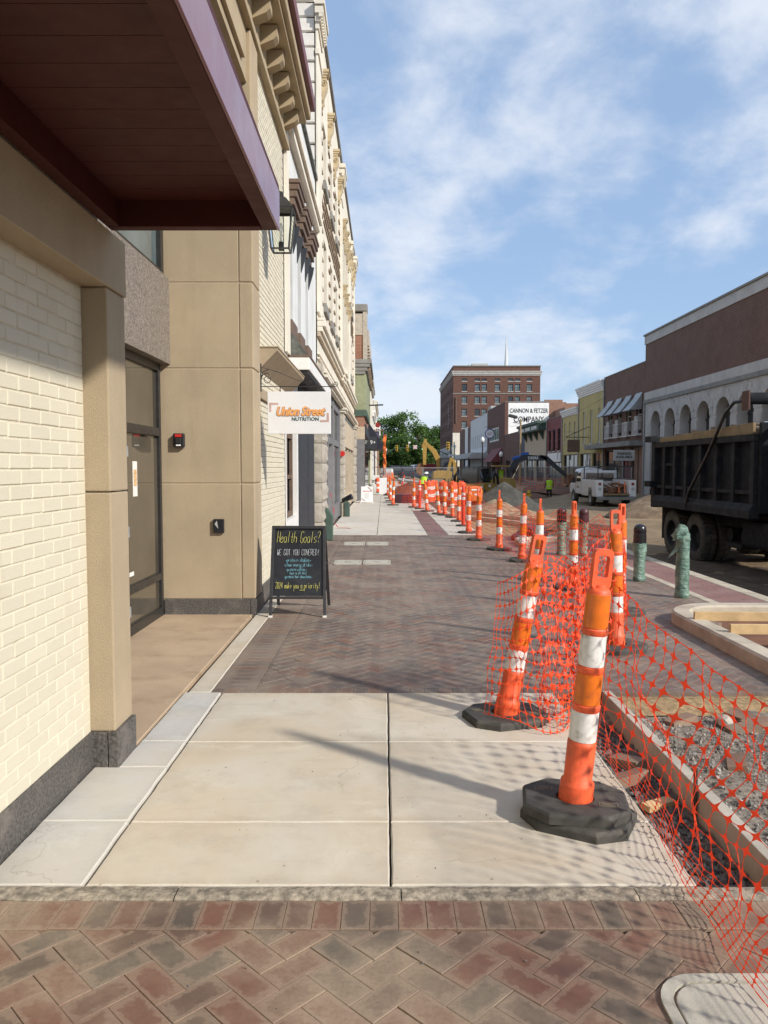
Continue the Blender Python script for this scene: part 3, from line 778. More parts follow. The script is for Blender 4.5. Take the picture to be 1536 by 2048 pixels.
# utility covers set in the brick field
def util_cover(x0, x1, y0, y1, label, z=0.006):
    t = thing('utility_cover', label, 'utility cover', ((x0 + x1) / 2, y0, 0), group='utility covers in the pavement')
    def rr(d, r, n=5):
        P = []
        for cx, cy, a0 in ((x1 - d - r, y1 - d - r, 0), (x0 + d + r, y1 - d - r, 90), (x0 + d + r, y0 + d + r, 180), (x1 - d - r, y0 + d + r, 270)):
            for k in range(n + 1):
                a = R(a0 + 90 * k / n); P.append((cx + r * math.cos(a), cy + r * math.sin(a), 0))
        return P
    fr = MB(); A, B = rr(0, 0.05), rr(0.025, 0.035); n = len(A)
    V = [(p[0], p[1], z) for p in A] + [(p[0], p[1], z) for p in B] + [(p[0], p[1], -0.05) for p in A] + [(p[0], p[1], z - 0.02) for p in B]
    fr.add(V, [(i, (i + 1) % n, n + (i + 1) % n, n + i) for i in range(n)] + [(2 * n + i, 2 * n + (i + 1) % n, (i + 1) % n, i) for i in range(n)] + [(n + i, n + (i + 1) % n, 3 * n + (i + 1) % n, 3 * n + i) for i in range(n)])
    fr.build('frame', M['concrete_cool_plain'], t, True)
    C = rr(0.032, 0.03)
    MB().prism([(p[0], p[1], z - 0.03) for p in C], (0, 0, 0.031)).build('lid', M['concrete_cool_plain'], t, True)
    cx, cy = (x0 + x1) / 2, (y0 + y1) / 2
    box_part('lift_slot', M['joint_dark'], t, cx - 0.055, cy - 0.018, z - 0.01, cx + 0.055, cy + 0.018, z + 0.0022)
    return t
M['concrete_cool_plain'] = plain('concrete_cool_plain', (0.43, 0.40, 0.33), 0.8, 0.1, 9, 0.2, 120, dirt=(0.3, 0.26, 0.2))
util_cover(*UT[0], 'concrete utility cover in the dark bricks, near row beside the shop wall')
util_cover(*UT[1], 'concrete utility cover in the dark bricks, near row, farther from the shops')
util_cover(*UT[2], 'concrete utility cover in the dark bricks, back row beside the shop wall')
util_cover(*UT[3], 'concrete utility cover in the dark bricks, back row, farther from the shops')
lid = thing('utility_cover', 'large rounded concrete utility lid among the reddish bricks under the net', 'utility cover', (1.19, 1.6, 0), group='utility covers in the pavement')
def rounded(x0, x1, y0, y1, r, n=7):
    P = []
    for cx, cy, a0 in ((x1 - r, y1 - r, 0), (x0 + r, y1 - r, 90), (x0 + r, y0 + r, 180), (x1 - r, y0 + r, 270)):
        for k in range(n + 1):
            a = R(a0 + 90 * k / n); P.append((cx + r * math.cos(a), cy + r * math.sin(a)))
    return P
A, B = rounded(*LID, 0.14), rounded(LID[0] + 0.035, LID[1] - 0.035, LID[2] + 0.035, LID[3] - 0.035, 0.11)
n = len(A)
mb = MB(); mb.add([(x, y, 0.009) for x, y in A] + [(x, y, 0.009) for x, y in B] + [(x, y, -0.05) for x, y in A] + [(x, y, -0.02) for x, y in B],
    [(i, (i + 1) % n, n + (i + 1) % n, n + i) for i in range(n)] + [(2 * n + i, 2 * n + (i + 1) % n, (i + 1) % n, i) for i in range(n)] + [(n + i, n + (i + 1) % n, 3 * n + (i + 1) % n, 3 * n + i) for i in range(n)])
mb.build('frame', M['concrete_cool_plain'], lid, True)
C = rounded(LID[0] + 0.042, LID[1] - 0.042, LID[2] + 0.042, LID[3] - 0.042, 0.105)
MB().prism([(x, y, -0.02) for x, y in C], (0, 0, 0.027)).build('lid', M['concrete'] if False else M['concrete_cool_plain'], lid, True, bevel=0.004)
MB().obox((1.34, 2.12, 0.0065), (0.02, 0.12, 0.004), (0, 0, 0.35)).build('lift_slot', M['joint_dark'], lid, True)

# edge of the brick field towards the street
def band(x0, x1, y0, y1, name, mat, z0, z1, bev=0.008): return box_part(name, mat, pavement, x0, y0, z0, x1, y1, z1, bev)
yy = 8.4
while yy < 17.5:
    band(3.855, 3.975, yy + 0.004, yy + 1.796, 'edge_strip', M['concrete_kerb'], -0.1, 0.004)
    band(4.56, 4.76, yy + 0.004, yy + 1.796, 'kerb_stone', M['concrete_kerb'], -0.42, 0.006, 0.015)
    yy += 1.8
bb = []
y = 8.4
while y < 17.4:
    for k in range(3):
        cx = 3.98 + 0.0965 + k * 0.193; q = rect_poly(cx, y + WB / 2, 0.0965, WB / 2, 0); bb.append((cx, y + WB / 2, 0.0, q, False))
    y += WB
lay(bb, 'paver_band', pavement, 120, -0.002)

# concrete walk beyond
jy = [18.2, 20.4, 22.3, 24.3, 26.4, 28.6, 31.0, 33.6, 36.6, 40, 44, 49, 55, 62, 70, 79, 90]
for y0, y1 in zip(jy[:-1], jy[1:]):
    slab('slab', M['concrete_walk'], -1.40, -0.17, y0, y1, 0.0, 0.006)
    slab('slab', M['concrete_walk'], -0.17, 1.05, y0, y1, 0.001, 0.006)
    if y1 < 30:
        slab('slab', M['concrete_walk'], 1.53, 2.35, y0, y1, 0.0, 0.006)
        b1 = MB(); k = 0
        nb = int((y1 - y0) / 0.21)
        for q in range(nb):
            for s in range(2):
                cx = 1.055 + 0.118 + s * 0.236; cy = y0 + (q + 0.5) * (y1 - y0) / nb
                hy = (y1 - y0) / nb / 2
                paver_geo(b1, rect_poly(cx, cy, 0.117, hy, 0), brick_uv(cx, cy, 0.117, hy, 0), 0.0)
        o = b1.build('brick_strip', M['paver_band'], pavement, True); o['kind'] = 'stuff'
    else:
        slab('slab', M['concrete_walk'], 1.05, 2.0, y0, y1, 0.0, 0.006)
box_part('pavement_bed', M['bed'], pavement, -3.4, 18.2, -0.60, 2.33, 90, -0.06)

# dug strip with gravel beside the concrete, form board and stakes
trench = MB()
nx_, ny_ = 60, 44
for j in range(ny_ + 1):
    for i in range(nx_ + 1):
        xx = 1.2 + 5.2 * i / nx_; yy = 2.70 + 2.74 * j / ny_
        zz = -0.085
        if xx < 1.58: zz = -0.155
        zz += 0.022 * noise.noise(Vector((xx * 5, yy * 5, 1))) + 0.01 * noise.noise(Vector((xx * 15, yy * 15, 4)))
        if yy > 5.05: zz += 0.04 * smooth01((yy - 5.05) / 0.25)
        trench.v.append((xx, yy, zz))
m = nx_ + 1
trench.f = [(j * m + i, j * m + i + 1, (j + 1) * m + i + 1, (j + 1) * m + i) for j in range(ny_) for i in range(nx_)]
o = trench.build('gravel_ground', M['gravel_bed'], smooth=True, angle=80); tag(o, 'dug gravel patch beside the concrete slabs', kind='structure')
sandm = MB()
for j in range(7):
    for i in range(61):
        xx = 1.63 + 4.7 * i / 60; yy = 5.10 + 0.30 * j / 6 - 0.05 * noise.noise(Vector((xx * 2.3, 0, 0))) * (1 - j / 6)
        sandm.v.append((xx, yy, -0.075 + 0.045 * smooth01(j / 4) + 0.008 * noise.noise(Vector((xx * 12, yy * 12, 4)))))
sandm.f = [(j * 61 + i, j * 61 + i + 1, (j + 1) * 61 + i + 1, (j + 1) * 61 + i) for j in range(6) for i in range(60)]
o = sandm.build('sand', M['sand'], smooth=True, angle=80); tag(o, 'yellow bedding sand along the edge of the dark bricks', kind='structure')

def rocks(n, region, size, seed, mat, name, label):
    rnd = random.Random(seed); mb = MB()
    for _ in range(n):
        x, y, z = region(rnd); s = rnd.uniform(*size) * (0.6 + 0.9 * rnd.random() ** 3)
        V = []
        m3 = Euler((rnd.uniform(0, 6), rnd.uniform(0, 6), rnd.uniform(0, 6))).to_matrix()
        for p in ((1, 0, 0), (-1, 0, 0), (0, 1, 0), (0, -1, 0), (0, 0, 1), (0, 0, -1)):
            q = m3 @ Vector((p[0] * s * rnd.uniform(0.7, 1.2), p[1] * s * rnd.uniform(0.6, 1.1), p[2] * s * rnd.uniform(0.45, 0.9)))
            V.append((x + q.x, y + q.y, z + q.z))
        mb.add(V, [(0, 2, 4), (2, 1, 4), (1, 3, 4), (3, 0, 4), (2, 0, 5), (1, 2, 5), (3, 1, 5), (0, 3, 5)])
    o = mb.build(name, mat); tag(o, label, kind='stuff'); return o
rocks(8500, lambda r: (r.uniform(1.63, 4.2), r.uniform(2.8, 5.1), -0.078), (0.005, 0.017), 1, M['rock'], 'gravel', 'grey gravel spread over the dug patch')
rocks(1500, lambda r: (r.uniform(1.22, 1.54), r.uniform(2.88, 5.35), -0.145), (0.011, 0.032), 2, M['rock_dark'], 'gravel', 'dark crushed stone in the narrow trench beside the slabs')
form = thing('form_board', 'long grey form board standing on edge in the gravel', 'board', (1.585, 4.1, -0.15))
mb = MB().box(1.555, 2.87, -0.16, 1.615, 5.40, 0.012); mb.build('board', plain('form_grey', (0.42, 0.38, 0.31), 0.85, 0.12, 6, 0.2, 60, dirt=(0.22, 0.18, 0.13)), form, True, bevel=0.004)
for (sx, sy, ht, lab) in ((1.538, 3.72, 0.115, 'rusty steel stake beside the form board, seen through the net'), (1.538, 2.93, 0.12, 'rusty steel stake at the near end of the form board')):
    mb = MB().cyl((sx, sy, -0.2), (sx + 0.004, sy, ht), 0.0115, 0.0115, 8)
    tag(mb.build('steel_stake', M['steel_rust'], smooth=True), lab, 'stake', 'steel stakes')
# loose bricks and offcuts
lb = MB().box(-0.1, -0.05, 0, 0.1, 0.05, 0.055).mesh('loose_brick'); lb.materials.append(M['paver_near'])
spots = [(1.96, 4.98, 0.4, 'lying alone near the sand edge'), (2.30, 4.83, 0.15, 'just below the pale rubble'), (2.44, 4.93, 0.3, 'flat at the end of the heap by the rubble'), (2.40, 5.06, 1.9, 'standing behind the heap near the sand'),
         (2.0, 4.25, 1.2, 'half sunk in the middle of the gravel'), (1.36, 4.15, 0.3, 'in the trench beneath the net'), (1.42, 4.38, 2.2, 'farther up the trench by the form board')]
for i, (x, y, a, lab) in enumerate(spots):
    o = link('loose_brick', lb, None, None); o.location = (x, y, -0.10 if x > 1.6 else -0.14); o.rotation_euler = (random.uniform(-.25, .25), random.uniform(-.2, .2), a)
    tag(o, 'loose paving brick ' + lab, 'brick', 'loose bricks in the gravel')
def rubble(x, y, z, s, seed, mat, label, name='rubble_lump', cat='rubble'):
    bm = bmesh.new(); bmesh.ops.create_icosphere(bm, subdivisions=2, radius=s)
    for v in bm.verts:
        v.co *= 1 + 0.35 * noise.noise(v.co * (1.6 / s) + Vector((seed, 0, 0))); v.co.z *= 0.6
    me = bpy.data.meshes.new(name); bm.to_mesh(me); bm.free()
    o = link(name, me, mat); o.location = (x, y, z); return tag(o, label, cat)
rubble(2.22, 4.93, -0.05, 0.06, 3, M['rough_stone'], 'pale lump of broken concrete among the loose bricks')
MB().obox((1.40, 3.83, -0.115), (0.20, 0.055, 0.03), (0.1, 0.05, 0.55)).build('wood_block', M['lumber'])
tag(bpy.data.objects['wood_block'], 'pale wood offcut lying in the trench behind the net', 'wood')

# planter kerb with its forms
planter = thing('planter_kerb', 'low rounded concrete planter kerb with timber forms at the brick edge', 'planter', (3.6, 5.8, 0))
def planter_ring(par, x0, x1, y0, y1, r, w, h, mat, n=10):
    out = [(x0, y0)] + [(x0 + r - r * math.cos(R(90 * k / n)), y1 - r + r * math.sin(R(90 * k / n))) for k in range(n + 1)] + [(x1, y1)]
    ri = max(0.05, r - w)
    inn = [(x0 + w, y0)] + [(x0 + w + ri - ri * math.cos(R(90 * k / n)), y1 - w - ri + ri * math.sin(R(90 * k / n))) for k in range(n + 1)] + [(x1, y1 - w)]
    m = len(out); mb = MB()
    c = 0.02
    V = []
    for (a, b) in zip(out, inn):
        d = Vector((b[0] - a[0], b[1] - a[1])); d.normalize()
        V += [(a[0], a[1], -0.1), (a[0], a[1], h - c), (a[0] + d.x * c, a[1] + d.y * c, h), (b[0] - d.x * c, b[1] - d.y * c, h), (b[0], b[1], h - c), (b[0], b[1], -0.1)]
    F = [(i * 6 + k, i * 6 + k + 1, (i + 1) * 6 + k + 1, (i + 1) * 6 + k) for i in range(m - 1) for k in range(5)]
    F += [(0, 1, 2, 3, 4, 5), tuple((m - 1) * 6 + k for k in (5, 4, 3, 2, 1, 0))]
    mb.add(V, F); mb.build('kerb', mat, par, True, smooth=True, angle=40)
    soil = MB(); P = inn + [(x1, y0)]
    soil.prism([(x, y, -0.09) for x, y in P], (0, 0, 0.05)).build('soil', M['red_soil'], par, True)
planter_ring(planter, 2.96, 4.45, 3.9, 8.35, 0.62, 0.19, 0.125, M['concrete_kerb'])
for (a, b, lab) in (((3.02, 7.42, 0.155), (4.6, 7.36, 0.155), ''), ((3.10, 6.82, 0.155), (4.6, 6.76, 0.155), ''), ((4.2, 7.40, 0.15), (4.7, 6.3, 0.15), '')):
    MB().bar(a, b, 0.038, 0.089).build('timber', M['lumber'], planter, True, bevel=0.003)
planter2 = thing('planter_kerb', 'pale curved concrete kerb behind the wrapped bollards', 'planter', (3.6, 16, 0))
planter_ring(planter2, 2.75, 4.3, 15.3, 16.6, 0.5, 0.16, 0.11, M['concrete_kerb'])
for i, (p, q, w, h, lab) in enumerate([((2.5, 24.5, 0.02), (5.2, 18.6, 0.02), 0.16, 0.14, 'long pale concrete form lying past the cones, nearer one'),
                                  ((3.3, 25.5, 0.02), (6.0, 20.0, 0.02), 0.12, 0.14, 'long pale concrete form lying past the cones, farther one'),
                                  ((9.2, 24.3, -0.36), (10.9, 24.0, -0.36), 0.2, 0.16, 'short pale timber lying on the dirt near the dump truck')]):
    tag(MB().bar(p, q, w, h).build('concrete_form' if i < 2 else 'timber_block', M['concrete_kerb'] if i < 2 else M['lumber'], bevel=0.01), lab, 'form' if i < 2 else 'timber')
patch = MB()
for j in range(25):
    for i in range(13):
        xx = 2.36 + 3.0 * i / 12; yy = 18.25 + 8 * j / 24
        patch.v.append((xx, yy, -0.045 - 0.04 * smooth01((xx - 3.6) / 1.8) + 0.03 * noise.noise(Vector((xx, yy, 0)))))
patch.f = [(j * 13 + i, j * 13 + i + 1, (j + 1) * 13 + i + 1, (j + 1) * 13 + i) for j in range(24) for i in range(12)]
tag(patch.build('sand_ground', M['sand'], smooth=True, angle=80), 'sandy graded strip past the row of cones', kind='structure')

rocks(420, lambda r: (r.uniform(-1.15, 1.9), 1.5 + 7.0 * r.random() ** 1.4, 0.004), (0.0015, 0.0042), 9, M['rock_dark'], 'grit', 'fine dark grit scattered over the paving')
rocks(160, lambda r: (1.20 - abs(r.gauss(0, 0.09)), r.uniform(2.9, 5.4), 0.004), (0.002, 0.007), 10, M['rock'], 'grit', 'spilled small stones along the slab edge beside the trench')
# ------------------------------------------------------------------ facade helpers
def facade(name, mat, parent, O, u, n, W, z0, z1, openings=(), depth=0.15):
    """a wall sheet with real openings; O = (x, y) of its start, u along it, n outwards"""
    u = Vector((*u, 0)); n = Vector((*n, 0)); O = Vector((*O, 0))
    us = sorted({0.0, W, *[round(o[0], 4) for o in openings], *[round(o[1], 4) for o in openings]})
    zs = sorted({z0, z1, *[round(o[2], 4) for o in openings], *[round(o[3], 4) for o in openings]})
    mb = MB()
    P = lambda a, z, d=0.0: O + u * a - n * d + Vector((0, 0, z))
    flip = u.cross(Vector((0, 0, 1))).dot(n) < 0
    def quad(q): mb.add(q if not flip else q[::-1], [(0, 1, 2, 3)])
    for a, b in zip(us[:-1], us[1:]):
        for c, d in zip(zs[:-1], zs[1:]):
            m, k = (a + b) / 2, (c + d) / 2
            if any(o[0] < m < o[1] and o[2] < k < o[3] for o in openings): continue
            quad([P(a, c), P(b, c), P(b, d), P(a, d)])
    for (a, b, c, d, *_) in openings:
        quad([P(a, c), P(a, c, depth), P(b, c, depth), P(b, c)][::-1])
        quad([P(a, d), P(b, d), P(b, d, depth), P(a, d, depth)][::-1])
        quad([P(a, c), P(a, d), P(a, d, depth), P(a, c, depth)][::-1])
        quad([P(b, c), P(b, c, depth), P(b, d, depth), P(b, d)][::-1])
    return mb.build(name, mat, parent, True)

def window(parent, O, u, n, op, depth, fmat, gmat, bars=(0, 0), fw=0.06, name='window', sill=None):
    u3 = Vector((*u, 0)); n3 = Vector((*n, 0)); O3 = Vector((*O, 0)); a, b, c, d = op[:4]
    P = lambda s, z, k: O3 + u3 * s - n3 * k + Vector((0, 0, z))
    mb = MB()
    def rail(a0, b0, c0, d0, t0=0.0, t1=0.05):
        k0, k1 = depth - 0.002 - t1, depth - 0.002 - t0
        p = [P(a0, c0, k0), P(b0, c0, k0), P(b0, d0, k0), P(a0, d0, k0)]
        mb.prism(p, -n3 * (k1 - k0))
    e = 0.003
    rail(a + e, a + fw, c + e, d - e); rail(b - fw, b - e, c + e, d - e); rail(a + fw, b - fw, c + e, c + fw); rail(a + fw, b - fw, d - fw, d - e)
    for i in range(bars[0]):
        m = a + (b - a) * (i + 1) / (bars[0] + 1); rail(m - fw * 0.3, m + fw * 0.3, c + fw, d - fw, 0.008, 0.042)
    for i in range(bars[1]):
        m = c + (d - c) * (i + 1) / (bars[1] + 1); rail(a + fw, b - fw, m - fw * 0.35, m + fw * 0.35, 0.006, 0.046)
    f = mb.build(name, fmat, parent, True)
    g = MB(); g.prism([P(a + e, c + e, depth + 0.01), P(b - e, c + e, depth + 0.01), P(b - e, d - e, depth + 0.01), P(a + e, d - e, depth + 0.01)], -n3 * 0.012)
    link('pane', g.mesh('pane'), gmat, f)
    if sill:
        s = MB(); s.prism([P(a - 0.06, c - sill, -0.06), P(b + 0.06, c - sill, -0.06), P(b + 0.06, c, -0.06), P(a - 0.06, c, -0.06)], -n3 * (depth * 0.7 + 0.06))
        link('sill', s.mesh('sill'), M['limestone'], f)
    return f

def subpart(mb, name, mat, parent_part, smooth=False):
    """a piece of a part; both are modelled in world coordinates"""
    return link(name, mb.mesh(name, smooth), mat, parent_part)

LU, LN = (0, 1), (1, 0)       # shop side: along +Y, facing +X
# ================================================================== painted brick building beside the camera
M['gutter_red'] = plain('gutter_red', (0.15, 0.05, 0.05), 0.5, 0.08, 4)
A = thing('corner_building', 'cream painted brick building with tan stucco piers and maroon canopy', 'building', (-1.6, 3.0, 0))
box_part('wall', M['cream_mortar'], A, -3.3, -4, 0.0, -1.569, 4.04, 2.55)
rnd = random.Random(5)
def wall_brick(L, Hh, t=0.012, c=0.004):
    mb = MB()
    y, z = L / 2, Hh / 2
    mb.add([(0, -y, -z), (0, y, -z), (0, y, z), (0, -y, z), (t - c, -y, -z), (t - c, y, -z), (t - c, y, z), (t - c, -y, z), (t, -y + c, -z + c), (t, y - c, -z + c), (t, y - c, z - c), (t, -y + c, z - c)],
           [(0, 1, 5, 4), (1, 2, 6, 5), (2, 3, 7, 6), (3, 0, 4, 7), (4, 5, 9, 8), (5, 6, 10, 9), (6, 7, 11, 10), (7, 4, 8, 11), (8, 9, 10, 11)])
    return mb
BM = wall_brick(0.1975, 0.0612).mesh('wall_brick'); BM.materials.append(M['cream_brick'])
BH = wall_brick(0.0965, 0.0612).mesh('wall_half_brick'); BH.materials.append(M['cream_brick'])
course = 0; z = 0.195
wallrest = MB()
while z + 0.06 < 2.53:
    y = 4.028 - (0.0 if course % 2 else 0.1016)
    if course % 2 == 0:
        o = link('brick', BH, None, A, True); o.location = (-1.5755, 4.028 - 0.0508, z + 0.03)
    k = 0
    while y > -0.3:
        loc = (-1.5755 + rnd.uniform(-0.0012, 0.0012), y - 0.1016, z + 0.03 + rnd.uniform(-0.0012, 0.0012))
        if y > 2.45:
            o = link('brick', BM, None, A, True); o.location = loc; o.rotation_euler = (rnd.uniform(-.006, .006), 0, rnd.uniform(-.004, .004))
        else:
            w = wall_brick(0.1955, 0.0595); wallrest.add([(p[0] + loc[0], p[1] + loc[1], p[2] + loc[2]) for p in w.v], w.f)
        y -= 0.2032
    z += 0.0667; course += 1
o = wallrest.build('brick_field', M['cream_brick'], A, True); o['kind'] = 'stuff'
box_part('plinth', M['granite_dark'], A, -1.60, -4, -0.02, -1.557, 4.03, 0.19, 0.003)
box_part('beam', M['stucco_tan'], A, -3.2, -4, 2.535, -1.425, 4.315, 2.83, 0.006)
# slim pilaster
for z0, z1 in ((0.192, 1.468), (1.474, 2.532)):
    box_part('pilaster_block', M['stucco_tan'], A, -2.36, 4.035, z0, -1.435, 4.312, z1, 0.008)
box_part('pilaster_plinth', M['granite_dark'], A, -1.575, 4.020, -0.02, -1.475, 4.05, 0.19, 0.003)
box_part('pilaster_plinth', M['granite_dark'], A, -1.47, 4.020, -0.02, -1.418, 4.325, 0.19, 0.003)
# recessed entry: glazed door front, granite spandrel, upper window
X0 = -2.395
def fr(y0, y1, z0, z1, d=0.0, t=0.06): return MB().box(X0 - t, y0, z0, X0 + d, y1, z1)
door = MB()
for y0, y1, z0, z1 in ((8.20, 8.262, 0.005, 2.70), (7.08, 7.16, 0.005, 2.70), (6.0, 6.08, 0.005, 2.70), (4.33, 4.4, 0.005, 2.70)):
    door.box(X0 - 0.06, y0, z0, X0 + 0.012, y1, z1)
for z0, z1 in ((0.005, 0.10), (1.93, 2.02), (2.62, 2.70)):
    door.box(X0 - 0.058, 4.40, z0, X0 + 0.010, 8.20, z1)
door.box(X0 - 0.056, 7.16, 0.40, X0 + 0.008, 8.20, 0.475)
dr = door.build('door_frame', M['black_frame'], A, True, bevel=0.004)
for y0, y1, z0, z1 in ((7.16, 8.20, 0.10, 0.40), (7.16, 8.20, 0.475, 1.93), (7.16, 8.20, 2.02, 2.62), (6.08, 7.08, 0.10, 1.93), (6.08, 7.08, 2.02, 2.62), (4.40, 6.0, 0.10, 1.93), (4.40, 6.0, 2.02, 2.62)):
    subpart(MB().box(X0 - 0.03, y0 - 0.005, z0 - 0.005, X0 - 0.022, y1 + 0.005, z1 + 0.005), 'pane', M['glass'], dr)
for z0 in (0.25, 1.0, 1.75):
    subpart(MB().cyl((X0 + 0.02, 7.125, z0 - 0.05), (X0 + 0.02, 7.125, z0 + 0.05), 0.012, n=8), 'hinge', M['galvanised'], dr)
pst = MB().box(X0 - 0.021, 7.40, 1.32, X0 - 0.019, 7.53, 1.66).build('poster', M['paper']); tag(pst, 'narrow paper notice taped inside the black framed entry glass', 'poster')
subpart(MB().box(X0 - 0.019, 7.42, 1.42, X0 - 0.0178, 7.515, 1.58), 'print', M['print_orange'], pst)
pst2 = MB().box(X0 - 0.021, 7.22, 0.56, X0 - 0.019, 7.38, 0.60).build('paper_slip', M['paper']); tag(pst2, 'small white paper slip low on the entry glass', 'paper')
box_part('spandrel_panel', M['granite'], A, -2.5, 4.33, 2.70, -2.285, 7.36, 3.605, 0.003)
box_part('spandrel_panel', M['granite'], A, -2.5, 7.364, 2.70, -2.285, 8.33, 3.605, 0.003)
box_part('back_wall', M['cream_mortar'], A, -3.3, 4.1, 0, -2.50, 8.9, 6.2)
uw = MB().box(-2.42, 8.20, 3.605, -2.34, 8.30, 6.0).box(-2.42, 4.33, 3.605, -2.34, 4.42, 6.0).box(-2.42, 4.42, 3.605, -2.345, 8.2, 3.68).box(-2.42, 6.2, 3.68, -2.345, 6.28, 6.0).build('window', M['black_frame'], A, True)
subpart(MB().box(-2.40, 4.42, 3.66, -2.388, 8.21, 6.0), 'pane', M['glass_sky'], uw)
# big stucco pier
for i, (z0, z1) in enumerate(((0.175, 1.425), (1.433, 2.655), (2.663, 3.56), (3.568, 4.9), (4.908, 6.16))):
    box_part('pier_block', M['stucco_tan'], A, -2.60, 8.30, z0, -1.548, 8.745, z1, 0.007)
    box_part('pier_block', M['stucco_tan'], A, -1.542, 8.296, z0, -1.395, 8.75, z1, 0.012)
box_part('pier_core', M['stucco_joint'], A, -2.60, 8.306, 0.1, -1.41, 8.74, 6.16)
box_part('pier_plinth', M['granite_dark'], A, -2.385, 8.285, -0.02, -1.455, 8.75, 0.172, 0.003)
box_part('pier_plinth', M['granite_dark'], A, -1.451, 8.281, -0.02, -1.383, 8.76, 0.172, 0.003)
# brick wall beyond the pier
box_part('wall', M['cream_mortar'], A, -3.3, 8.746, 0.0, -1.462, 11.35, 6.2)
wr = MB(); z = 0.20; course = 0
while z < 6.15:
    y = 8.76 + (0.1016 if course % 2 else 0)
    if course % 2:
        w = wall_brick(0.094, 0.0595); wr.add([(p[0] - 1.464, p[1] + 8.81, p[2] + z + 0.03) for p in w.v], w.f)
    while y + 0.2 < 11.36:
        w = wall_brick(0.1955, 0.0595); dx = rnd.uniform(-.001, .001); wr.add([(p[0] - 1.464 + dx, p[1] + y + 0.1016, p[2] + z + 0.03) for p in w.v], w.f); y += 0.2032
    z += 0.0667; course += 1
o = wr.build('brick_field', M['cream_brick'], A, True); o['kind'] = 'stuff'
box_part('plinth', M['granite_dark'], A, -1.60, 8.752, -0.02, -1.435, 11.35, 0.20, 0.004)
# canopy
cz0, cz1 = 2.835, 3.035
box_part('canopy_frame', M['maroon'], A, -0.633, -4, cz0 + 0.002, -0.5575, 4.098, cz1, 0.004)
box_part('canopy_fascia', M['maroon_sky_sheen'], A, -0.557, -4, cz0, -0.545, 4.10, cz1, 0.003)
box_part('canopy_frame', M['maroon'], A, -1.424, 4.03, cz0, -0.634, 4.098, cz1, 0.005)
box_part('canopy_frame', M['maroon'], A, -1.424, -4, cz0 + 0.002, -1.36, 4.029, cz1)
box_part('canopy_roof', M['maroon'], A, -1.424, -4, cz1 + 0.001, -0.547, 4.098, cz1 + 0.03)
y = 4.026; k = 0
pm = MB().box(0, -0.1645, 0, 0.722, 0, 0.012).mesh('soffit_plank'); pm.materials.append(M['maroon'])
while y > -0.6:
    o = link('plank', pm, None, A, True); o.location = (-1.358, y, cz1 - 0.068); y -= 0.1675; k += 1
box_part('canopy_back', M['joint_dark'], A, -1.358, -4, cz1 - 0.045, -0.636, 4.026, cz1 - 0.04)
# upper wall, header and bracketed cornice
box_part('header', M['trim_tan'], A, -2.6, -4, 5.62, -1.44, 8.29, 6.17)
box_part('header', M['cream_brick'], A, -3.3, -4, 2.84, -1.46, 4.0, 5.61)
box_part('header_panel', M['trim_tan'], A, -1.439, 5.2, 5.72, -1.40, 8.0, 5.95, 0.005)
box_part('cornice_moulding', M['trim_tan'], A, -1.55, -4, 6.175, -1.365, 11.42, 6.255, 0.01)
box_part('frieze', M['trim_tan'], A, -1.6, -4, 6.256, -1.40, 11.40, 6.60)
bk = MB().prism([(0, -0.08, 0.0), (0.15, -0.08, 0.06), (0.19, -0.08, 0.10), (0.19, -0.08, 0.22), (0, -0.08, 0.22)], (0, 0.16, 0)).mesh('bracket'); bk.materials.append(M['trim_tan'])
y = 4.9
while y < 11.35:
    o = link('bracket', bk, None, A, True); o.location = (-1.399, y, 6.37); y += 0.52
box_part('soffit', M['trim_tan'], A, -1.6, -4, 6.601, -1.13, 11.52, 6.66, 0.006)
box_part('crown_moulding', M['trim_tan'], A, -1.6, -4, 6.661, -1.07, 11.56, 6.80, 0.02)
box_part('gutter', M['gutter_red'], A, -1.6, -4, 6.801, -1.01, 11.60, 6.97, 0.012)
box_part('roof', M['maroon'], A, -5, -4, 6.971, -1.05, 11.58, 7.02)

# ---- metal shed hood over the shop window
hood = thing('window_hood', 'plain tan metal hood above the painted brick wall behind the sign', 'awning', (-1.45, 10.5, 2.7))
sec = [(-1.448, 2.72), (-1.448, 2.975), (-1.225, 2.975), (-1.225, 2.945)]
MB().prism([(x, 8.93, z) for x, z in sec], (0, 2.95, 0)).build('hood', M['awning_tan'], hood, True, bevel=0.004)
box_part('edge_trim', M['trim_tan'], hood, -1.448, 8.92, 2.976, -1.215, 11.89, 2.992, 0.003)
box_part('wall_rail', M['awning_tan'], hood, -1.449, 8.93, 2.40, -1.42, 11.88, 2.52, 0.003)

# ================================================================== white stucco building
B = thing('stucco_building', 'white stucco building with brown hooded windows and slate shop canopy', 'building', (-1.5, 14.4, 0))
wins = [(0.55, 1.02, 3.85, 5.35), (1.75, 2.22, 3.85, 5.35), (3.05, 3.52, 3.85, 5.35)]
OB = (-1.45, 11.36)
facade('wall', M['white_stucco'], B, OB, LU, LN, 5.22, 3.3, 7.62, wins, 0.16)
box_part('wall', M['white_stucco'], B, -5, 11.37, 3.3, -1.62, 16.57, 7.62)
box_part('parapet_cap', M['slate'], B, -1.75, 11.40, 7.621, -1.39, 16.57, 7.68)
box_part('corner_strip', M['cream_stone'], B, -1.449, 11.38, 3.3, -1.415, 11.78, 6.55)
for z0, d in ((6.55, 0.10), (6.68, 0.15)):
    box_part('moulding', M['cream_stone'], B, -1.449, 11.40, z0, -1.449 + d, 16.56, z0 + 0.10, 0.01)
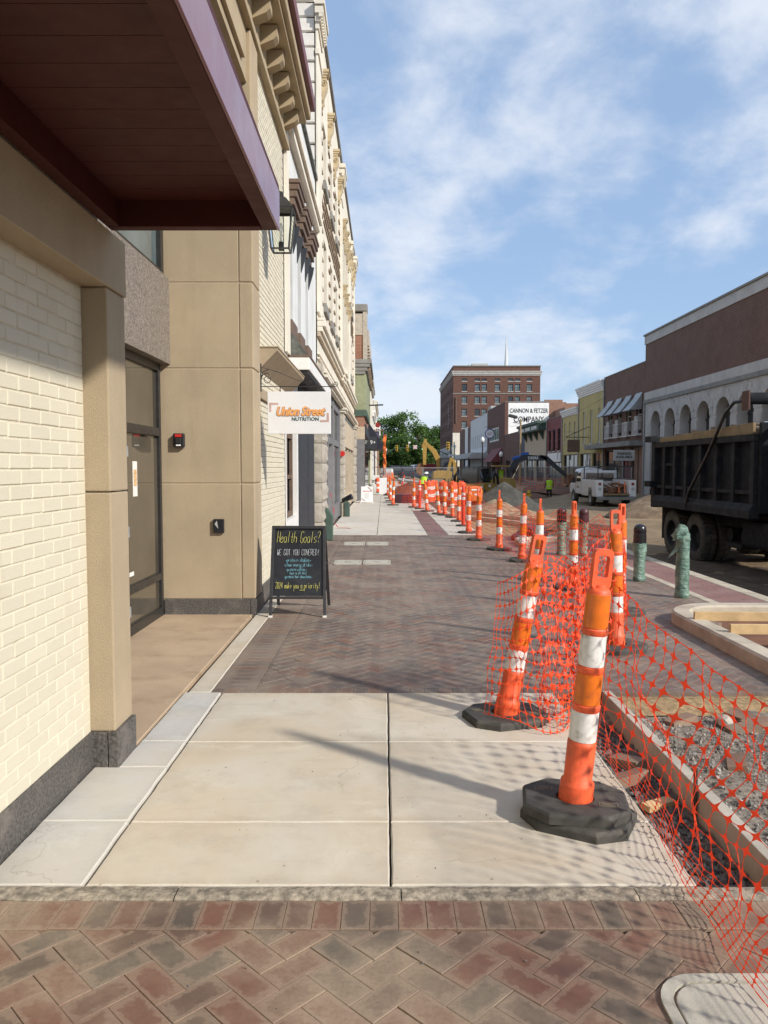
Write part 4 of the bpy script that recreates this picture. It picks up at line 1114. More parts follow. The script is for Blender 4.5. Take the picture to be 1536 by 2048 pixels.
for o in wins:
    w = window(B, OB, LU, LN, o, 0.16, M['navy_panel'], M['glass_dark'], (0, 1), 0.07)
    y0, y1 = OB[1] + o[0] - 0.14, OB[1] + o[1] + 0.14
    h = MB()
    for k, (zz, d) in enumerate(((5.42, 0.06), (5.53, 0.11), (5.64, 0.15), (5.74, 0.18), (5.83, 0.20))):
        h.box(-1.448, y0 - 0.02 * k, zz, -1.448 + d, y1 + 0.02 * k, zz + 0.108 if k < 3 else (zz + 0.088 if k < 4 else zz + 0.06))
    hd = h.build('hood', M['trim_brown'], B, True, bevel=0.008)
    for yy in (y0 + 0.02, y1 - 0.10):
        subpart(MB().prism([(-1.447, yy, 5.0), (-1.36, yy, 5.30), (-1.34, yy, 5.415), (-1.447, yy, 5.415)], (0, 0.08, 0)), 'bracket', M['navy_panel'], hd)
    box_part('sill', M['trim_brown'], B, -1.448, y0 + 0.02, 3.62, -1.385, y1 - 0.02, 3.845, 0.008)
# slate pent roof with white fascia
MB().prism([(-1.449, 11.80, 3.30), (-1.15, 11.80, 3.30), (-1.449, 11.80, 3.72)], (0, 4.7, 0)).build('pent_roof', M['slate'], B, True)
box_part('fascia', M['white_paint'], B, -1.449, 11.75, 3.08, -1.13, 16.50, 3.27, 0.006)
box_part('drip_edge', M['trim_brown'], B, -1.449, 11.74, 3.271, -1.115, 16.51, 3.299)
box_part('canopy_soffit', M['navy_panel'], B, -1.449, 11.80, 3.04, -1.16, 16.48, 3.079)
# ground floor: small brown sash window in white trim, navy panels, stone pier
gw = [(0.16, 1.50, 0.80, 2.75)]
facade('shop_wall', M['white_paint'], B, (-1.455, 11.36), LU, LN, 1.72, 0.0, 3.3, gw, 0.12)
window(B, (-1.455, 11.36), LU, LN, gw[0], 0.12, M['trim_brown'], M['glass_dark'], (1, 2), 0.09)
box_part('plinth', M['granite_dark'], B, -1.60, 11.36, -0.02, -1.45, 13.05, 0.22)
box_part('shop_panel', M['navy_panel'], B, -1.7, 13.085, 0.02, -1.43, 14.5, 3.03)
box_part('shop_panel', M['navy_panel'], B, -1.7, 14.505, 0.02, -1.425, 15.75, 3.03)
box_part('shop_wall', M['white_paint'], B, -4, 11.5, 0, -1.72, 16.55, 3.3)

# ================================================================== tall ornate cream building
C = thing('ornate_building', 'tall cream stone building with gilt scroll brackets and dark tall windows', 'building', (-1.5, 27, 0))
ZC = 11.6
box_part('wall', M['white_block'], C, -12, 16.60, 0.0, -1.62, 37.0, ZC - 0.1)
OC = (-1.43, 16.60)
cw = []
for yy in (1.95, 4.15, 6.35):                     # bay of plain sashes, two storeys
    cw += [(yy, yy + 0.9, 5.5, 7.0), (yy, yy + 0.9, 8.35, 9.7)]
for yy in (10.0, 11.4, 12.8):                      # bay of tall dark lights
    cw += [(yy, yy + 1.2, 5.1, 9.7)]
for yy in (15.7, 17.4):
    cw += [(yy, yy + 0.8, 5.5, 7.0), (yy, yy + 0.8, 8.35, 9.7)]
facade('wall', M['cream_stone'], C, OC, LU, LN, 20.4, 3.6, ZC, cw, 0.18)
for i, o in enumerate(cw):
    w = window(C, OC, LU, LN, o, 0.18, M['navy_panel'] if o[3] - o[2] > 3 else M['trim_brown'], M['glass_dark'], (1, 3) if o[3] - o[2] > 3 else (0, 1), 0.07)
    if o[3] - o[2] < 3:
        box_part('sill', M['limestone_dark'], C, -1.429, OC[1] + o[0] - 0.1, o[2] - 0.22, -1.36, OC[1] + o[1] + 0.1, o[2] - 0.01, 0.01)
box_part('parapet_cap', M['limestone_dark'], C, -2.0, 16.58, ZC + 0.001, -1.36, 37.02, ZC + 0.09, 0.01)
box_part('parapet_cap', M['limestone_dark'], C, -12, 16.56, ZC + 0.002, -2.0, 17.0, ZC + 0.09)
# party wall seen above the lower neighbour: painted blocks in courses
rnd = random.Random(21)
z = 7.70; crs = 0
while z < ZC - 0.02:
    h = 0.30 if z > 10.0 else rnd.choice([0.34, 0.42, 0.5]); h = min(h, ZC - z - 0.005)
    x = -1.46 - 0.28 * (crs % 2) * 0.5
    x = -1.435
    while x > -4.2:
        w = rnd.uniform(0.35, 0.75) if x < -1.5 else (0.55 if crs % 2 else 0.8)
        mb = MB(); c = 0.015; pr = 0.03 + rnd.uniform(0, 0.03)
        mb.add([(x - w + 0.01, 16.595, z + 0.01), (x - 0.01, 16.595, z + 0.01), (x - 0.01, 16.595, z + h - 0.01), (x - w + 0.01, 16.595, z + h - 0.01),
                (x - w + 0.03, 16.595 - pr, z + 0.03), (x - 0.03, 16.595 - pr, z + 0.03), (x - 0.03, 16.595 - pr, z + h - 0.03), (x - w + 0.03, 16.595 - pr, z + h - 0.03)],
               [(4, 5, 6, 7), (0, 1, 5, 4), (1, 2, 6, 5), (2, 3, 7, 6), (3, 0, 4, 7)])
        mb.build('stone_block', M['white_block'], C, True)
        x -= w
    z += h; crs += 1
def pil(y0, y1, zb, zt, xf=-1.375, name='pilaster'):
    p = MB().box(-1.429, y0, zb, xf, y1, zt).build(name, M['cream_stone'], C, True, bevel=0.01)
    cp = MB()
    for k, (zz, d) in enumerate(((zt - 1.05, 0.03), (zt - 0.55, 0.03), (zt - 0.42, 0.07), (zt - 0.28, 0.12), (zt - 0.12, 0.15))):
        cp.box(-1.428, y0 - d, zz, xf + d, y1 + d, zz + (0.10 if k == 0 else 0.13))
    subpart(cp, 'capital', M['cream_stone'], p)
    d = MB()
    for k in range(int((y1 - y0 + 0.3) / 0.11)):
        yy = y0 - 0.12 + k * 0.11; d.box(xf + 0.03, yy, zt - 0.36, xf + 0.11, yy + 0.055, zt - 0.285)
    subpart(d, 'dentil', M['cream_stone'], p)
pil(16.54, 17.45, 4.9, 11.25); pil(25.2, 26.1, 4.9, 11.25); pil(31.3, 31.95, 4.9, 10.6); pil(35.9, 37.0, 4.9, 11.25)
# belt cornice, frieze and lower cornice
for zz, d, h in ((4.40, 0.07, 0.10), (4.505, 0.12, 0.10), (4.61, 0.18, 0.12), (4.735, 0.15, 0.06)):
    box_part('belt_cornice', M['cream_stone'] if d > 0.1 else M['beige_panel'], C, -1.429, 16.61, zz, -1.429 + d, 36.98, zz + h, 0.012)
    box_part('belt_cornice', M['cream_stone'], C, -1.428, 25.0, zz + 0.003, -1.429 + d + 0.06, 26.3, zz + h + 0.004, 0.012)
y = 17.6
for zz, d, h in ((3.55, 0.12, 0.07), (3.63, 0.20, 0.08), (3.72, 0.14, 0.05), (3.92, 0.05, 0.04), (4.02, 0.05, 0.04)):
    box_part('lower_cornice', M['cream_stone'], C, -1.429, 16.62, zz, -1.429 + d, 36.97, zz + h, 0.01)
# recessed slot bands: proud brick strips in the plain bays
dash = MB().box(0, 0, 0, 0.035, 0.42, 0.055).mesh('quoin_strip'); dash.materials.append(M['dash_brown'])
for y0, y1, zlo, zhi, stp in ((17.6, 25.0, 5.0, 10.2, 0.33), (26.2, 26.5, 5.0, 10.2, 0.33), (32.0, 35.8, 5.0, 10.2, 0.36)):
    z = zlo; k = 0
    while z < zhi:
        for yy in (y0 + 0.05, y0 + 0.52, y0 + 2.5, y0 + 4.5, y1 - 0.5):
            if yy + 0.4 > y1 or (yy == y0 + 0.52 and k % 2): continue
            if any(OC[1] + o[0] - 0.45 < yy < OC[1] + o[1] and o[2] - 0.3 < z < o[3] + 0.05 for o in cw): continue
            o = link('quoin_strip', dash, None, C, True); o.location = (-1.4295, yy, z)
        z += stp; k += 1
for zz in (7.35, 7.55, 7.75, 7.95):
    for y0, y1 in ((18.4, 25.05), (32.0, 35.8)):
        box_part('string_course', M['dash_brown'], C, -1.4292, y0, zz, -1.40, y1, zz + 0.05)
# gilt scroll brackets
def spiral(cx, cz, r, turns, sgn=1, n=26):
    return [(cx + r * (1 - t / n * 0.85) * math.cos(sgn * turns * 2 * math.pi * t / n), 0, cz + r * (1 - t / n * 0.85) * math.sin(sgn * turns * 2 * math.pi * t / n)) for t in range(n + 1)]
sb = MB()
sb.prism([(0, -0.13, 0.0), (0.05, -0.13, -0.02), (0.09, -0.13, 0.10), (0.10, -0.13, 0.25), (0.19, -0.13, 0.42), (0.21, -0.13, 0.58), (0.17, -0.13, 0.68), (0, -0.13, 0.68)], (0, 0.26, 0))
sb.box(0, -0.15, 0.68, 0.18, 0.15, 0.74); sb.box(0, -0.17, 0.741, 0.22, 0.17, 0.80); sb.box(0, -0.19, 0.801, 0.25, 0.19, 0.87)
for s in (-0.14, 0.14):
    sb.tube([(x, s, z) for x, _, z in spiral(0.11, 0.55, 0.085, 1.8)], 0.016, 5)
    sb.tube([(x, s, z) for x, _, z in spiral(0.055, 0.09, 0.05, 1.6)], 0.012, 5)
SCROLL = sb.mesh('scroll_bracket', True, 30); SCROLL.materials.append(M['ochre'])
for yy, zz in ((17.95, 9.75), (20.1, 9.75), (22.3, 9.75), (24.4, 9.75), (26.9, 9.3), (28.3, 9.3), (29.7, 9.3), (30.9, 9.3), (32.6, 9.75), (34.2, 9.75), (35.5, 9.75)):
    o = link('scroll_bracket', SCROLL, None, C, True); o.location = (-1.429, yy, zz); o.scale = (0.75, 0.8, 0.9)
for yy in (26.7, 28.1, 29.5, 30.9):
    o = link('scroll_bracket', SCROLL, None, C, True); o.location = (-1.429, yy, 7.4); o.scale = (0.8, 0.5, 0.5)
# ground floor
def stone_pier(y0, y1, xf):
    z = 0.02; k = 0; rn = random.Random(int(y0 * 10))
    while z < 3.4:
        h = 0.42; mb = MB(); n = 6
        # rock faced block: rough front and near face
        def P(u, w): return rn.uniform(0.0, 0.05) if 0 < u < n and 0 < w < n else -0.01
        V, F = [], []
        for w in range(n + 1):
            for u in range(n + 1):
                V.append((xf + P(u, w), y0 + (y1 - y0) * u / n, z + (h - 0.012) * w / n))
        F = [(w * (n + 1) + u, w * (n + 1) + u + 1, (w + 1) * (n + 1) + u + 1, (w + 1) * (n + 1) + u) for w in range(n) for u in range(n)]
        mb.add(V, F)
        V = []
        for w in range(n + 1):
            for u in range(n + 1):
                V.append((-1.75 + (xf - 0.01 + 1.75) * u / n, y0 - (rn.uniform(0, 0.03) if 0 < u < n and 0 < w < n else -0.005), z + (h - 0.012) * w / n))
        mb.add(V, F)
        mb.build('stone_block', M['rough_stone'], C, True, smooth=True, angle=25)
        z += h; k += 1
    box_part('pier_core', M['rough_stone'], C, -1.8, y0 + 0.03, 0, xf - 0.025, y1 - 0.01, 3.5)
    cap = MB().box(-1.8, y0 - 0.04, 3.40, xf + 0.06, y1 + 0.04, 3.48).box(-1.8, y0 - 0.08, 3.481, xf + 0.12, y1 + 0.08, 3.545); cap.build('capital', M['cream_stone'], C, True, bevel=0.01)
stone_pier(16.3, 17.6, -1.30)
stone_pier(25.3, 26.1, -1.33)
stone_pier(35.9, 36.9, -1.33)
box_part('shop_front', M['navy_panel'], C, -3.0, 17.7, 0.0, -2.2, 25.3, 3.54)
for yy in (17.95, 19.7, 21.8, 24.9):
    box_part('shop_mullion', M['grey_frame'], C, -1.60, yy, 0.02, -1.42, yy + 0.17, 3.54, 0.01)
box_part('shop_transom', M['grey_frame'], C, -1.58, 18.12, 2.25, -1.45, 24.9, 2.42)
box_part('shop_header', M['grey_frame'], C, -1.58, 18.12, 3.3, -1.45, 24.9, 3.54)
for a, b in ((18.12, 19.7), (21.97, 24.9)):
    box_part('shop_pane', M['glass_dark'], C, -1.53, a, 0.5, -1.51, b, 2.25)
    box_part('shop_pane', M['glass_dark'], C, -1.53, a, 2.42, -1.51, b, 3.3)
    box_part('stall_riser', M['grey_frame'], C, -1.58, a, 0.02, -1.46, b, 0.5)
box_part('shop_pane', M['glass_dark'], C, -1.53, 19.87, 2.42, -1.51, 21.8, 3.3)
box_part('shop_panel', M['beige_panel'], C, -1.60, 26.15, 2.35, -1.40, 35.85, 3.3)
box_part('shop_panel', M['slate'], C, -1.60, 26.15, 3.301, -1.42, 35.85, 3.54)
for yy in (26.15, 28.6, 31.0, 33.4, 35.6):
    box_part('shop_mullion', M['beige_panel'], C, -1.60, yy, 0.02, -1.44, yy + 0.25, 2.35)
box_part('shop_pane', M['glass_dark'], C, -1.56, 26.4, 0.55, -1.53, 35.6, 2.35)
box_part('stall_riser', M['beige_panel'], C, -1.60, 26.4, 0.02, -1.47, 35.6, 0.55)

# ================================================================== shops farther along the same side
D = thing('brick_turret_building', 'narrow old brick and stone building with sage green oriel and bracket cornice', 'building', (-1.2, 41, 0))
box_part('wall', M['old_brick'], D, -12, 37.05, 0, -0.95, 46, 8.5)
box_part('stone_corner', M['rough_stone'], D, -1.0, 37.0, 6.75, -0.80, 37.6, 9.0)
box_part('stone_corner', M['rough_stone'], D, -1.45, 37.02, 7.9, -0.98, 37.6, 8.9)
box_part('stone_cap', M['limestone_dark'], D, -1.5, 36.95, 9.0, -0.78, 37.8, 9.35, 0.05)
for k in range(7):
    box_part('stone_boss', M['rough_stone'], D, -0.949, 38.4 + k * 1.1, 7.6 - 0.0 * k, -0.74, 38.8 + k * 1.1, 8.4, 0.03)
cn = MB()
for k, (zz, d) in enumerate(((6.05, 0.06), (6.2, 0.16), (6.38, 0.28), (6.55, 0.36))):
    cn.box(-1.4, 36.98 - d * 0.3, zz, -0.95 + d, 44, zz + 0.16 if k < 3 else zz + 0.2)
cn.build('cornice', M['limestone_dark'], D, True, bevel=0.01)
for k in range(12):
    box_part('modillion', M['dash_brown'], D, -0.78, 37.2 + k * 0.55, 6.25, -0.66, 37.38 + k * 0.55, 6.379)
box_part('oriel', M['green_sage'], D, -1.4, 37.03, 4.35, -0.85, 43.5, 6.05, 0.02)
box_part('oriel_base', M['green_dark'], D, -1.4, 36.98, 4.05, -0.82, 43.6, 4.35, 0.02)
box_part('shop_pilaster', M['grey_frame'], D, -1.42, 36.97, 0, -0.93, 37.045, 2.95)
box_part('shop_fascia', M['beige_panel'], D, -1.42, 36.96, 2.951, -0.92, 37.045, 3.55)
for k in range(3):
    box_part('shop_pane', M['glass_dark'], D, -0.949, 38.0 + k * 2.6, 0.5, -0.92, 40.2 + k * 2.6, 3.1)
box_part('sign_board', M['navy_panel'], D, -0.949, 37.5, 3.2, -0.88, 45.5, 3.7)
def row_shop(name, label, y0, y1, h, wall, xf, trim, n_up, awn=None, up=(3.9, 5.4)):
    t = thing(name, label, 'building', (xf, (y0 + y1) / 2, 0), group='shops along the pavement')
    W = y1 - y0; ops = [(W * (k + 0.5) / n_up - 0.45, W * (k + 0.5) / n_up + 0.45, up[0], up[1]) for k in range(n_up)]
    sh = [(0.5, W / 2 - 0.3, 0.5, 2.7), (W / 2 + 0.3, W - 0.5, 0.5, 2.7)]
    facade('wall', wall, t, (xf, y0), LU, LN, W, 0, h, ops + sh, 0.12)
    box_part('wall', wall, t, -12, y0 + 0.01, 0, xf - 0.15, y1 - 0.01, h)
    facade('side_wall', wall, t, (xf - 0.16, y0), (1, 0), (0, -1), 0.16, 0, h)
    for o in ops + sh: window(t, (xf, y0), LU, LN, o, 0.12, trim, M['glass_dark'], (0, 1) if o in ops else (1, 0), 0.07)
    box_part('cornice', trim, t, xf - 0.15, y0 - 0.03, h - 0.4, xf + 0.16, y1 + 0.02, h - 0.15, 0.02)
    box_part('cornice', trim, t, xf - 0.15, y0 - 0.05, h - 0.149, xf + 0.24, y1 + 0.03, h + 0.05, 0.02)
    return t
row_shop('sage_shop', 'sage green shop with tan trim just past the turret building', 46.05, 53, 7.2, M['green_sage'], -0.95, M['trim_tan'], 4)
row_shop('stone_shop', 'weathered cream stone shop above the black awning', 53.05, 63, 7.6, M['cream_stone'], -0.95, M['limestone'], 5)
row_shop('pale_shop', 'pale blue grey shop next beyond the cream stone one', 63.05, 74, 6.2, M['white_stucco'], -0.95, M['white_paint'], 5)
row_shop('cream_shop', 'tall cream end wall shop near the vertical M sign', 74.05, 92, 8.0, M['cream_stone'], -0.85, M['cream_stone'], 6)
row_shop('far_brick_shop', 'far brick shop before the cross street', 92.05, 128, 6.8, M['old_brick'], -0.8, M['limestone'], 9)
# black corner awning
aw = thing('shop_awning', 'black triangular shop awning lettered 9+ over the pavement', 'awning', (-0.9, 46, 2.6))
MB().prism([(-0.94, 46.5, 2.75), (-0.10, 46.5, 2.75), (-0.10, 46.5, 3.05), (-0.94, 46.5, 4.35)], (0, 7.0, 0)).build('canopy', M['black_awning'], aw, True, bevel=0.01)
box_part('valance', M['navy_panel'], aw, -0.94, 46.3, 2.72, -0.42, 46.49, 3.45)
text_part('lettering', '9+', M['letter_white'], aw, (-0.66, 46.285, 3.1), FACE_CAM, 0.32)
ms = thing('blade_sign', 'small white vertical blade sign lettered M with red top', 'sign', (-0.6, 76, 4.9))
box_part('panel', M['sign_white'], ms, -0.88, 76, 4.75, -0.36, 76.1, 5.75, 0.02)
MB().cyl((-0.62, 75.99, 5.78), (-0.62, 76.11, 5.78), 0.26, n=20).build('round_top', M['car_red'], ms, True)
text_part('lettering', 'M', M['letter_black'], ms, (-0.62, 75.985, 5.25), FACE_CAM, 0.5)
rod = thing('flag_bracket', 'dark horizontal bracket rod over the shops', 'bracket', (-0.9, 48, 5.4))
MB().cyl((-0.95, 48, 5.45), (-0.05, 48, 5.48), 0.045, n=8).build('rod', M['iron'], rod, True)
# scaffold tower with orange mesh
sc = thing('scaffold_tower', 'purple scaffold tower draped with orange mesh beyond the awning', 'scaffold', (-0.3, 66, 0))
for x in (-0.82, -0.05):
    for y in (66, 68.2):
        MB().cyl((x, y, 0), (x, y, 4.8), 0.05, n=8).build('post', M['purple_wall'], sc, True)
for z in (1.6, 3.0, 3.8, 4.75):
    MB().box(-0.9, 65.95, z, 0.0, 66.05, z + 0.07).box(-0.9, 66.05, z, -0.82, 68.2, z + 0.07).box(-0.05, 66.05, z + 0.002, 0.02, 68.2, z + 0.07).build('rail', M['bucket_brown'], sc, True)
box_part('panel', M['purple_wall'], sc, -0.8, 66.1, 3.05, -0.4, 66.3, 4.7)
box_part('lit_panel', M['amber_light'], sc, -0.45, 66.05, 3.2, -0.28, 66.2, 3.7)
mb = MB()
for k in range(26):
    a = k / 25; zz = 0.1 + 4.3 * (1 - a)
    mb.v += [(-0.06 + 0.04 * math.sin(k * 1.7), 65.8 + 0.1 * math.cos(k), zz), (0.13 + 0.05 * math.sin(k * 2.3 + 1), 65.7 + 0.12 * math.sin(k * 1.3), zz), (0.18 + 0.04 * math.sin(k), 66.4, zz)]
mb.f = [(3 * i + j, 3 * i + j + 1, 3 * i + j + 4, 3 * i + j + 3) for i in range(25) for j in range(2)]
mb.build('mesh_drape', M['machine_orange'], sc, True)
# ================================================================== far side of the street
XR = 16.6
RU, RN = (0, 1), (-1, 0)
zr = lambda y: ground_z(15.5, y) - 0.02
# ---- arcade building
AR = thing('arcade_building', 'large brown brick building with pale stone arcade behind the dump truck', 'building', (XR, 40, 0))
y0, y1 = 30.6, 49.3
bays = [31.05 + 2.335 * k + 0.0 for k in range(8)]             # arch centres (near to far)
bays = [47.2 - 2.335 * k for k in range(7)]
rO, spring = 0.80, 4.25
def arch_pts(cy, r, n=16): return [(cy + r * math.cos(math.pi * i / n), spring + r * math.sin(math.pi * i / n)) for i in range(n + 1)]
wall = MB()
edges = [49.3] + [(a + b) / 2 for a, b in zip(bays[:-1], bays[1:])] + [30.6]
ztop = 5.62
for cy, e0, e1 in zip(bays, edges[:-1], edges[1:]):
    # sheet around each arch
    for ya, yb in ((e0, cy + rO), (cy - rO, e1)):
        wall.add([(XR, ya, -0.3), (XR, yb, -0.3), (XR, yb, spring), (XR, ya, spring)], [(0, 1, 2, 3)])
    P = arch_pts(cy, rO); n = len(P)
    T = [(e0 + (e1 - e0) * i / (n - 1), ztop) for i in range(n)]
    T[0] = (e0, ztop); T[-1] = (e1, ztop)
    V = [(XR, y, z) for y, z in P] + [(XR, y, z) for y, z in T] + [(XR, e0, spring), (XR, e1, spring)]
    wall.add(V, [(i, i + 1, n + i + 1, n + i) for i in range(n - 1)] + [(0, n, 2 * n), (n - 1, 2 * n + 1, 2 * n - 1)])
    # reveal
    V = [(XR, cy + rO, 0.3), *[(XR, y, z) for y, z in P], (XR, cy - rO, 0.3)]
    W = [(XR + 0.55, y, z) for _, y, z in V]; k = len(V)
    wall.add(V + W, [(i, i + 1, k + i + 1, k + i) for i in range(k - 1)])
wall.build('arcade_wall', M['limestone'], AR, True)
vm = {}
for k in range(9):
    a0, a1 = math.pi * k / 9 + 0.012, math.pi * (k + 1) / 9 - 0.012
    ro = 1.18 if k % 2 == 0 else 1.30
    if k == 4: ro = 1.36
    poly = [(0, (rO + 0.005) * math.cos(a), (rO + 0.005) * math.sin(a)) for a in (a0, (a0 + a1) / 2, a1)] + [(0, min(1.15, max(-1.15, ro * math.cos(a))), ro * math.sin(a)) for a in (a1, (a0 + a1) / 2, a0)]
    vm[k] = MB().prism(poly, (-0.035, 0, 0)).mesh('voussoir'); vm[k].materials.append(M['limestone'])
blk = MB().box(-0.035, -0.345, 0, -0.0005, 0.345, 0.46).mesh('pier_block'); blk.materials.append(M['limestone'])
for bi, cy in enumerate(bays):
    for k in range(9):
        o = link('voussoir', vm[k], None, AR, True); o.location = (XR, cy, spring)
    w = MB().prism([(XR + 0.5, cy + rO + 0.02, 0.2)] + [(XR + 0.5, y, z) for y, z in arch_pts(cy, rO + 0.02, 10)] + [(XR + 0.5, cy - rO - 0.02, 0.2)], (0.05, 0, 0)).build('window', M['glass_dark'], AR, True)
    f = MB()
    for zz in (1.3, 2.7, 4.1): f.box(XR + 0.44, cy - rO, zz, XR + 0.495, cy + rO, zz + 0.06)
    f.box(XR + 0.445, cy - 0.03, 0.2, XR + 0.493, cy + 0.03, spring + rO)
    subpart(f, 'frame', M['black_frame'], w)
for cy in [bays[0] + 2.335 / 2 + 0.0] + [(a + b) / 2 for a, b in zip(bays[:-1], bays[1:])] + [bays[-1] - 2.335 / 2]:
    z = -0.25
    while z + 0.48 < spring + 0.01:
        o = link('pier_block', blk, None, AR, True); o.location = (XR, cy, z); z += 0.486
box_part('wall', M['brown_brick'], AR, XR + 0.56, y0, -0.4, 34, y1, 6.0)
box_part('belt_course', M['limestone_dark'], AR, XR - 0.10, y0 - 0.02, 5.621, XR + 0.4, y1 + 0.02, 5.86, 0.02)
box_part('frieze', M['limestone'], AR, XR - 0.03, y0, 5.861, XR + 0.4, y1, 6.33)
box_part('upper_wall', M['brown_brick'], AR, XR, y0, 6.331, 34, y1, 9.35)
box_part('cornice', M['limestone'], AR, XR - 0.06, y0 - 0.05, 9.351, 34, y1 + 0.05, 9.88, 0.01)
box_part('roof_edge', M['limestone_dark'], AR, XR - 0.14, y0 - 0.1, 9.881, 34, y1 + 0.08, 9.99, 0.01)

# ---- brick building with awnings
def right_building(name, label, y0, y1, h, wall, ops, depth=0.15):
    t = thing(name, label, 'building', (XR, (y0 + y1) / 2, 0))
    facade('wall', wall, t, (XR, y0), RU, RN, y1 - y0, zr(y0) - 0.3, h, ops, depth)
    box_part('wall', wall, t, XR + depth + 0.06, y0 + 0.01, -0.4, 30, y1 - 0.01, h - 0.02)
    facade('side_wall', wall, t, (XR, y0), (1, 0), (0, -1), depth + 0.07, -0.4, h)
    box_part('roof', M['limestone_dark'], t, XR - 0.03, y0 - 0.01, h + 0.001, 30, y1 + 0.01, h + 0.06)
    return t
y0, y1 = 49.32, 58.4
wy = [50.35, 52.45, 54.55, 56.65]
ops = [(y - y0 - 0.5, y - y0 + 0.5, 3.75, 6.35) for y in wy]
shop = [(0.5, 2.4, -0.2, 2.9), (2.8, 4.4, -0.2, 2.9), (4.9, 8.6, 0.4, 2.9)]
BA = right_building('awning_building', 'brown brick building with four grey window awnings and balconettes', y0, y1, 8.3, M['brown_brick'], ops + shop)
for o in ops: window(BA, (XR, y0), RU, RN, o, 0.15, M['white_paint'], M['glass_dark'], (0, 1), 0.07)
for o, mt in zip(shop, ('side_brick', 'red_paint', 'black_frame')): window(BA, (XR, y0), RU, RN, o, 0.15, M['black_frame'], M['glass_dark'] if mt == 'black_frame' else M[mt], (1, 0), 0.08)
box_part('shop_canopy', M['limestone_dark'], BA, XR - 0.9, y0 + 0.02, 3.0, XR - 0.01, y1 + 2.2, 3.32, 0.02)
box_part('stone_panel', M['side_brick'], BA, XR - 0.04, y0 + 0.02, -0.4, XR - 0.002, y0 + 0.45, 2.98)
for y in wy:
    a = MB()
    n = 6; V = []
    for k in range(n + 1):
        t = k / n; V += [(XR - 0.02 - 0.85 * t, y - 0.62 - 0.12 * t, 6.45 - 1.15 * t ** 0.8), (XR - 0.02 - 0.85 * t, y + 0.62 + 0.12 * t, 6.45 - 1.15 * t ** 0.8)]
    k = len(V)
    V += [(p[0] + 0.03, p[1], p[2] - 0.03) for p in V]
    a.add(V, [(2 * i, 2 * i + 1, 2 * i + 3, 2 * i + 2) for i in range(n)] + [(k + 2 * i, k + 2 * i + 2, k + 2 * i + 3, k + 2 * i + 1) for i in range(n)] + [(2 * n, 2 * n + 1, k + 2 * n + 1, k + 2 * n)])
    for s in (0, 1):
        side = [V[2 * i + s] for i in range(n + 1)] + [(XR - 0.01, V[s][1], 5.35)]
        a.add(side, [tuple(range(len(side)))])
    a.build('awning', M['metal_grey'], BA, True)
    b = MB()
    for q in range(9): yy = y - 0.55 + q * 0.1375; b.box(XR - 0.28, yy, 3.72, XR - 0.26, yy + 0.022, 4.6)
    b.box(XR - 0.30, y - 0.58, 4.60, XR - 0.25, y + 0.6, 4.64); b.box(XR - 0.30, y - 0.58, 3.68, XR - 0.01, y + 0.6, 3.72)
    b.box(XR - 0.26, y - 0.58, 4.601, XR - 0.01, y - 0.55, 4.635); b.box(XR - 0.26, y + 0.57, 4.601, XR - 0.01, y + 0.6, 4.635)
    bb_ = b.build('balconette', M['white_paint'], BA, True)
    box_part('air_conditioner', M['ac_grey'], BA, XR - 0.22, y - 0.32, 4.05, XR + 0.1, y + 0.32, 4.95 if y != wy[1] else 4.7, 0.02)

# ---- yellow pair
y0, y1 = 58.42, 65.9
ops = [(y - y0 - 0.33, y - y0 + 0.33, 3.55, 6.2) for y in (59.6, 61.9, 64.2)]
shop = [(0.5, 3.0, 0.1, 2.75), (3.4, 6.9, 0.1, 2.75)]
Y1b = right_building('yellow_building', 'taller pale yellow shop with narrow windows and white cornice', y0, y1, 7.75, M['yellow_paint'], ops + shop)
for o in ops: window(Y1b, (XR, y0), RU, RN, o, 0.15, M['white_paint'], M['white_stucco'], (0, 1), 0.06, sill=0.14)
for o in shop: window(Y1b, (XR, y0), RU, RN, o, 0.15, M['black_frame'], M['glass_dark'], (1, 0), 0.07)
cs = MB()
for k in range(5): cs.box(XR - 0.06 - 0.07 * k, y0, 7.45 + 0.16 * k, XR + 0.2, y1 + 0.05, 7.605 + 0.16 * k)
cs.build('cornice', M['white_paint'], Y1b, True)
text_part('lettering', 'CAB', M['letter_white'], Y1b, (XR + 0.12, 63.6, 1.95), FACE_STREET_R, 0.8)
y0, y1 = 65.92, 71.9
ops = [(y - y0 - 0.3, y - y0 + 0.3, 3.9, 5.6) for y in (67.2, 69.0, 70.8)]
shop = [(0.4, 5.4, 0.1, 2.75)]
Y2b = right_building('yellow_building', 'lower pale yellow shop between the tall yellow and red shops', y0, y1, 6.4, M['yellow_paint'], ops + shop)
for o in ops: window(Y2b, (XR, y0), RU, RN, o, 0.15, M['white_paint'], M['white_stucco'], (0, 1), 0.06, sill=0.14)
window(Y2b, (XR, y0), RU, RN, shop[0], 0.15, M['black_frame'], M['glass_dark'], (2, 0), 0.07)
cs = MB()
for k in range(4): cs.box(XR - 0.06 - 0.07 * k, y0, 6.2 + 0.15 * k, XR + 0.2, y1, 6.345 + 0.15 * k)
cs.build('cornice', M['white_paint'], Y2b, True)
hs = thing('hanging_sign', 'dark square sign hanging from an iron arm on the yellow shop', 'sign', (XR, 62.5, 3.2))
box_part('panel', M['trim_brown'], hs, 14.85, 62.45, 2.85, 15.85, 62.55, 3.85, 0.02)
MB().bar((XR, 62.5, 4.05), (14.7, 62.5, 4.05), 0.05, 0.06).bar((XR, 62.5, 4.9), (14.8, 62.5, 4.1), 0.04, 0.05).build('arm', M['iron'], hs, True)
